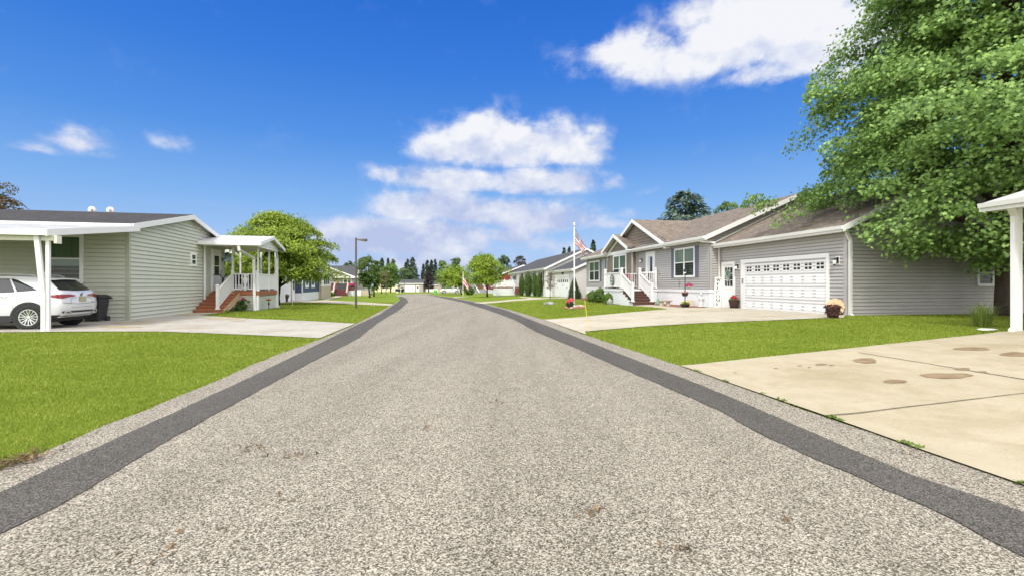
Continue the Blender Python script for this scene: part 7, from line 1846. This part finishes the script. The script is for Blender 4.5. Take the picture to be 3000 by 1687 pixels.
m = MB(); m.lathe([(.05, .28), (.22, .36), (.28, .52)], (0, 0, 0), 16); m.build('kettle', BLACK, t, True); m = MB(); m.lathe([(.285, .53), (.27, .62), (.18, .74), (.05, .80), (.03, .84)], (0, 0, 0), 16); m.build('lid', mat('lid_gray', (.30, .30, .30), .4, .15), t, True)
for k in range(3):
    a = 2 * PI * k / 3; m = MB(); m.tube([(.12 * math.cos(a), .12 * math.sin(a), .34), (.26 * math.cos(a), .26 * math.sin(a), 0)], .016, 6); m.build('leg', BLACK, t)
p0 = GRAY.w(-2.5, 15.85); t = pot('porch_plant', 'small upright green plant in a pot behind the porch panel', (p0.x, p0.y, GRAY.z + .92), [(.14, 0), (.18, .3)], DKPOT, 'potted plant', [], 23, (40, .16, .1, L_POT, .1)); tuft(t, (0, 0, .3), .13, .95, 160, L_YEW, .09, 'tall_leaves')
for k, (x, y, lab) in enumerate([(-3.05 + .08, 13.38, 'solar cap lantern hanging at the left stair post of the gray porch'), (-.7, 13.2, 'small black lantern hung by the porch post against the wall')]):
    p0 = GRAY.w(x + .12, y - .12); t = thing('hanging_lantern', lab, 'lantern', (p0.x, p0.y, GRAY.z + 1.82)); m = MB(); m.lathe([(.015, .12), (.05, .08), (.045, -.02), (.05, -.06), (.02, -.08)], (0, 0, 0), 8); m.tube([(0, 0, .1), (0, 0, .2), (-.08, .08, .2)], .006, 4); m.build('body', BLACK, t)
# trellis bracket on the wall, cable box
p0 = GRAY.w(-.63, 10.6); t = MB(); t.bar((0, 0, 0), (0, 0, .42), .02, .02); t.bar((0, -.15, .24), (0, .1, .24), .02, .02); o = t.build('wall_ornament', mat('rusty_iron', (.22, .14, .09), .8, .3, 12), None); o.location = (p0.x, p0.y, GRAY.z + .98); o.rotation_euler = (0, 0, GRAY.ang); tag(o, 'small rusty iron ornament on the siding left of the lamp planter', 'wall ornament')
# ---- far small things
_p = G(1276, 862); t = thing('recycling_cart', 'bright green recycling cart at the kerb behind the white SUV', 'recycling cart', _p); gm = mat('cart_green', (.10, .45, .05), .5, .15)
m = MB(); m.hexa([(-.26, -.26, .06), (.26, -.26, .06), (.26, .26, .06), (-.26, .26, .06), (-.32, -.34, .85), (.32, -.34, .85), (.32, .34, .85), (-.32, .34, .85)]); m.build('bin', gm, t); m = MB(); m.hexa([(-.34, -.36, .85), (.34, -.36, .85), (.34, .36, .85), (-.34, .36, .85), (-.3, -.3, .95), (.3, -.3, .95), (.3, .3, .95), (-.3, .3, .95)]); m.build('lid', gm, t)
_p = G(1164, 857.5); t = thing('mailbox_cluster', 'white framed dark mailbox stand on the far left verge', 'mailbox', _p); m = MB()
m.box(-.5, .5, -.2, .2, .35, 1.15); m.build('box', BLACK, t); m = MB(); m.box(-.62, .62, -.3, .3, 1.15, 1.28); m.box(.9, 1.02, -.05, .05, 0, 1.5); m.box(.5, 1.5, -.04, .04, 1.05, 1.15); m.build('shelf', WHITE, t); m = MB(); m.box(-.3, .3, -.25, .05, 0, .3); m.build('base', WHITE, t)
# moss and weeds in the seam between road and cream drive
n = 900; tt = rr.uniform(0, 1, n) ** 1.3; base = [G(3000, 1427), G(2428, 1226), G(1993, 1074)]; P = []
for q in tt:
    s = q * 2; i = min(1, int(s)); b_ = base[i].lerp(base[i + 1], s - i); P.append((b_.x + rr.normal(0, .018), b_.y + rr.normal(0, .02), b_.z + .035))
keep = np.array([math.sin(p[1] * 7.3) + math.sin(p[1] * 17.1) > .9 for p in P]); P = np.array(P)[keep]
o = leaves('weeds', P, rr.normal(0, .6, (len(P), 3)) + np.array([0, 0, .8]), rr.uniform(.015, .04, len(P)), leaf_mat('weed_leaf', (.05, .10, .01), (.18, .26, .03), .2, 6), None); o['kind'] = 'stuff'; tag(o, 'small weeds growing in the seam between road and cream drive', 'weeds')
# dry needles and leaf scraps gathered in little drifts on the road
P, A, S_ = [], [], []
for (u, v, n, sp) in [(860, 1342, 26, .05), (755, 1317, 14, .04), (2000, 1615, 10, .03), (1745, 1505, 14, .04), (2640, 1330, 10, .05), (450, 1640, 12, .04), (1760, 1070, 8, .06), (1230, 1260, 8, .06), (1480, 1180, 8, .07), (640, 1560, 8, .05), (2300, 1520, 6, .04), (860, 1470, 6, .04)]:
    c = G(u, v)
    for k in range(n):
        x, y = c.x + rr.normal(0, sp * 1.6), c.y + rr.normal(0, sp); P.append((x, y, gz(x, y) + .02 + rr.uniform(0, .012))); S_.append(rr.uniform(.025, .06))
for k in range(220):
    c = G(50, 1360); x, y = c.x + rr.normal(0, .07), c.y + rr.normal(0, .10); P.append((x, y, gz(x, y) + .03 + rr.uniform(0, .02))); S_.append(rr.uniform(.02, .06))
for k in range(160):
    y = rr.uniform(2.6, 24); x = rr.uniform(-3.5, 2.2) - .13 * y; P.append((x, y, gz(x, y) + .018)); S_.append(rr.uniform(.015, .035))
n = len(P); o = leaves('leaf_litter', np.array(P), rr.normal(0, .35, (n, 3)) + np.array([0, 0, 1.]), np.array(S_), leaf_mat('dry_leaf', (.04, .028, .016), (.25, .15, .07), .1, 8), None, 'tri'); o['kind'] = 'stuff'; tag(o, 'dry needles and leaf scraps drifted on the chip seal road', 'leaf litter')
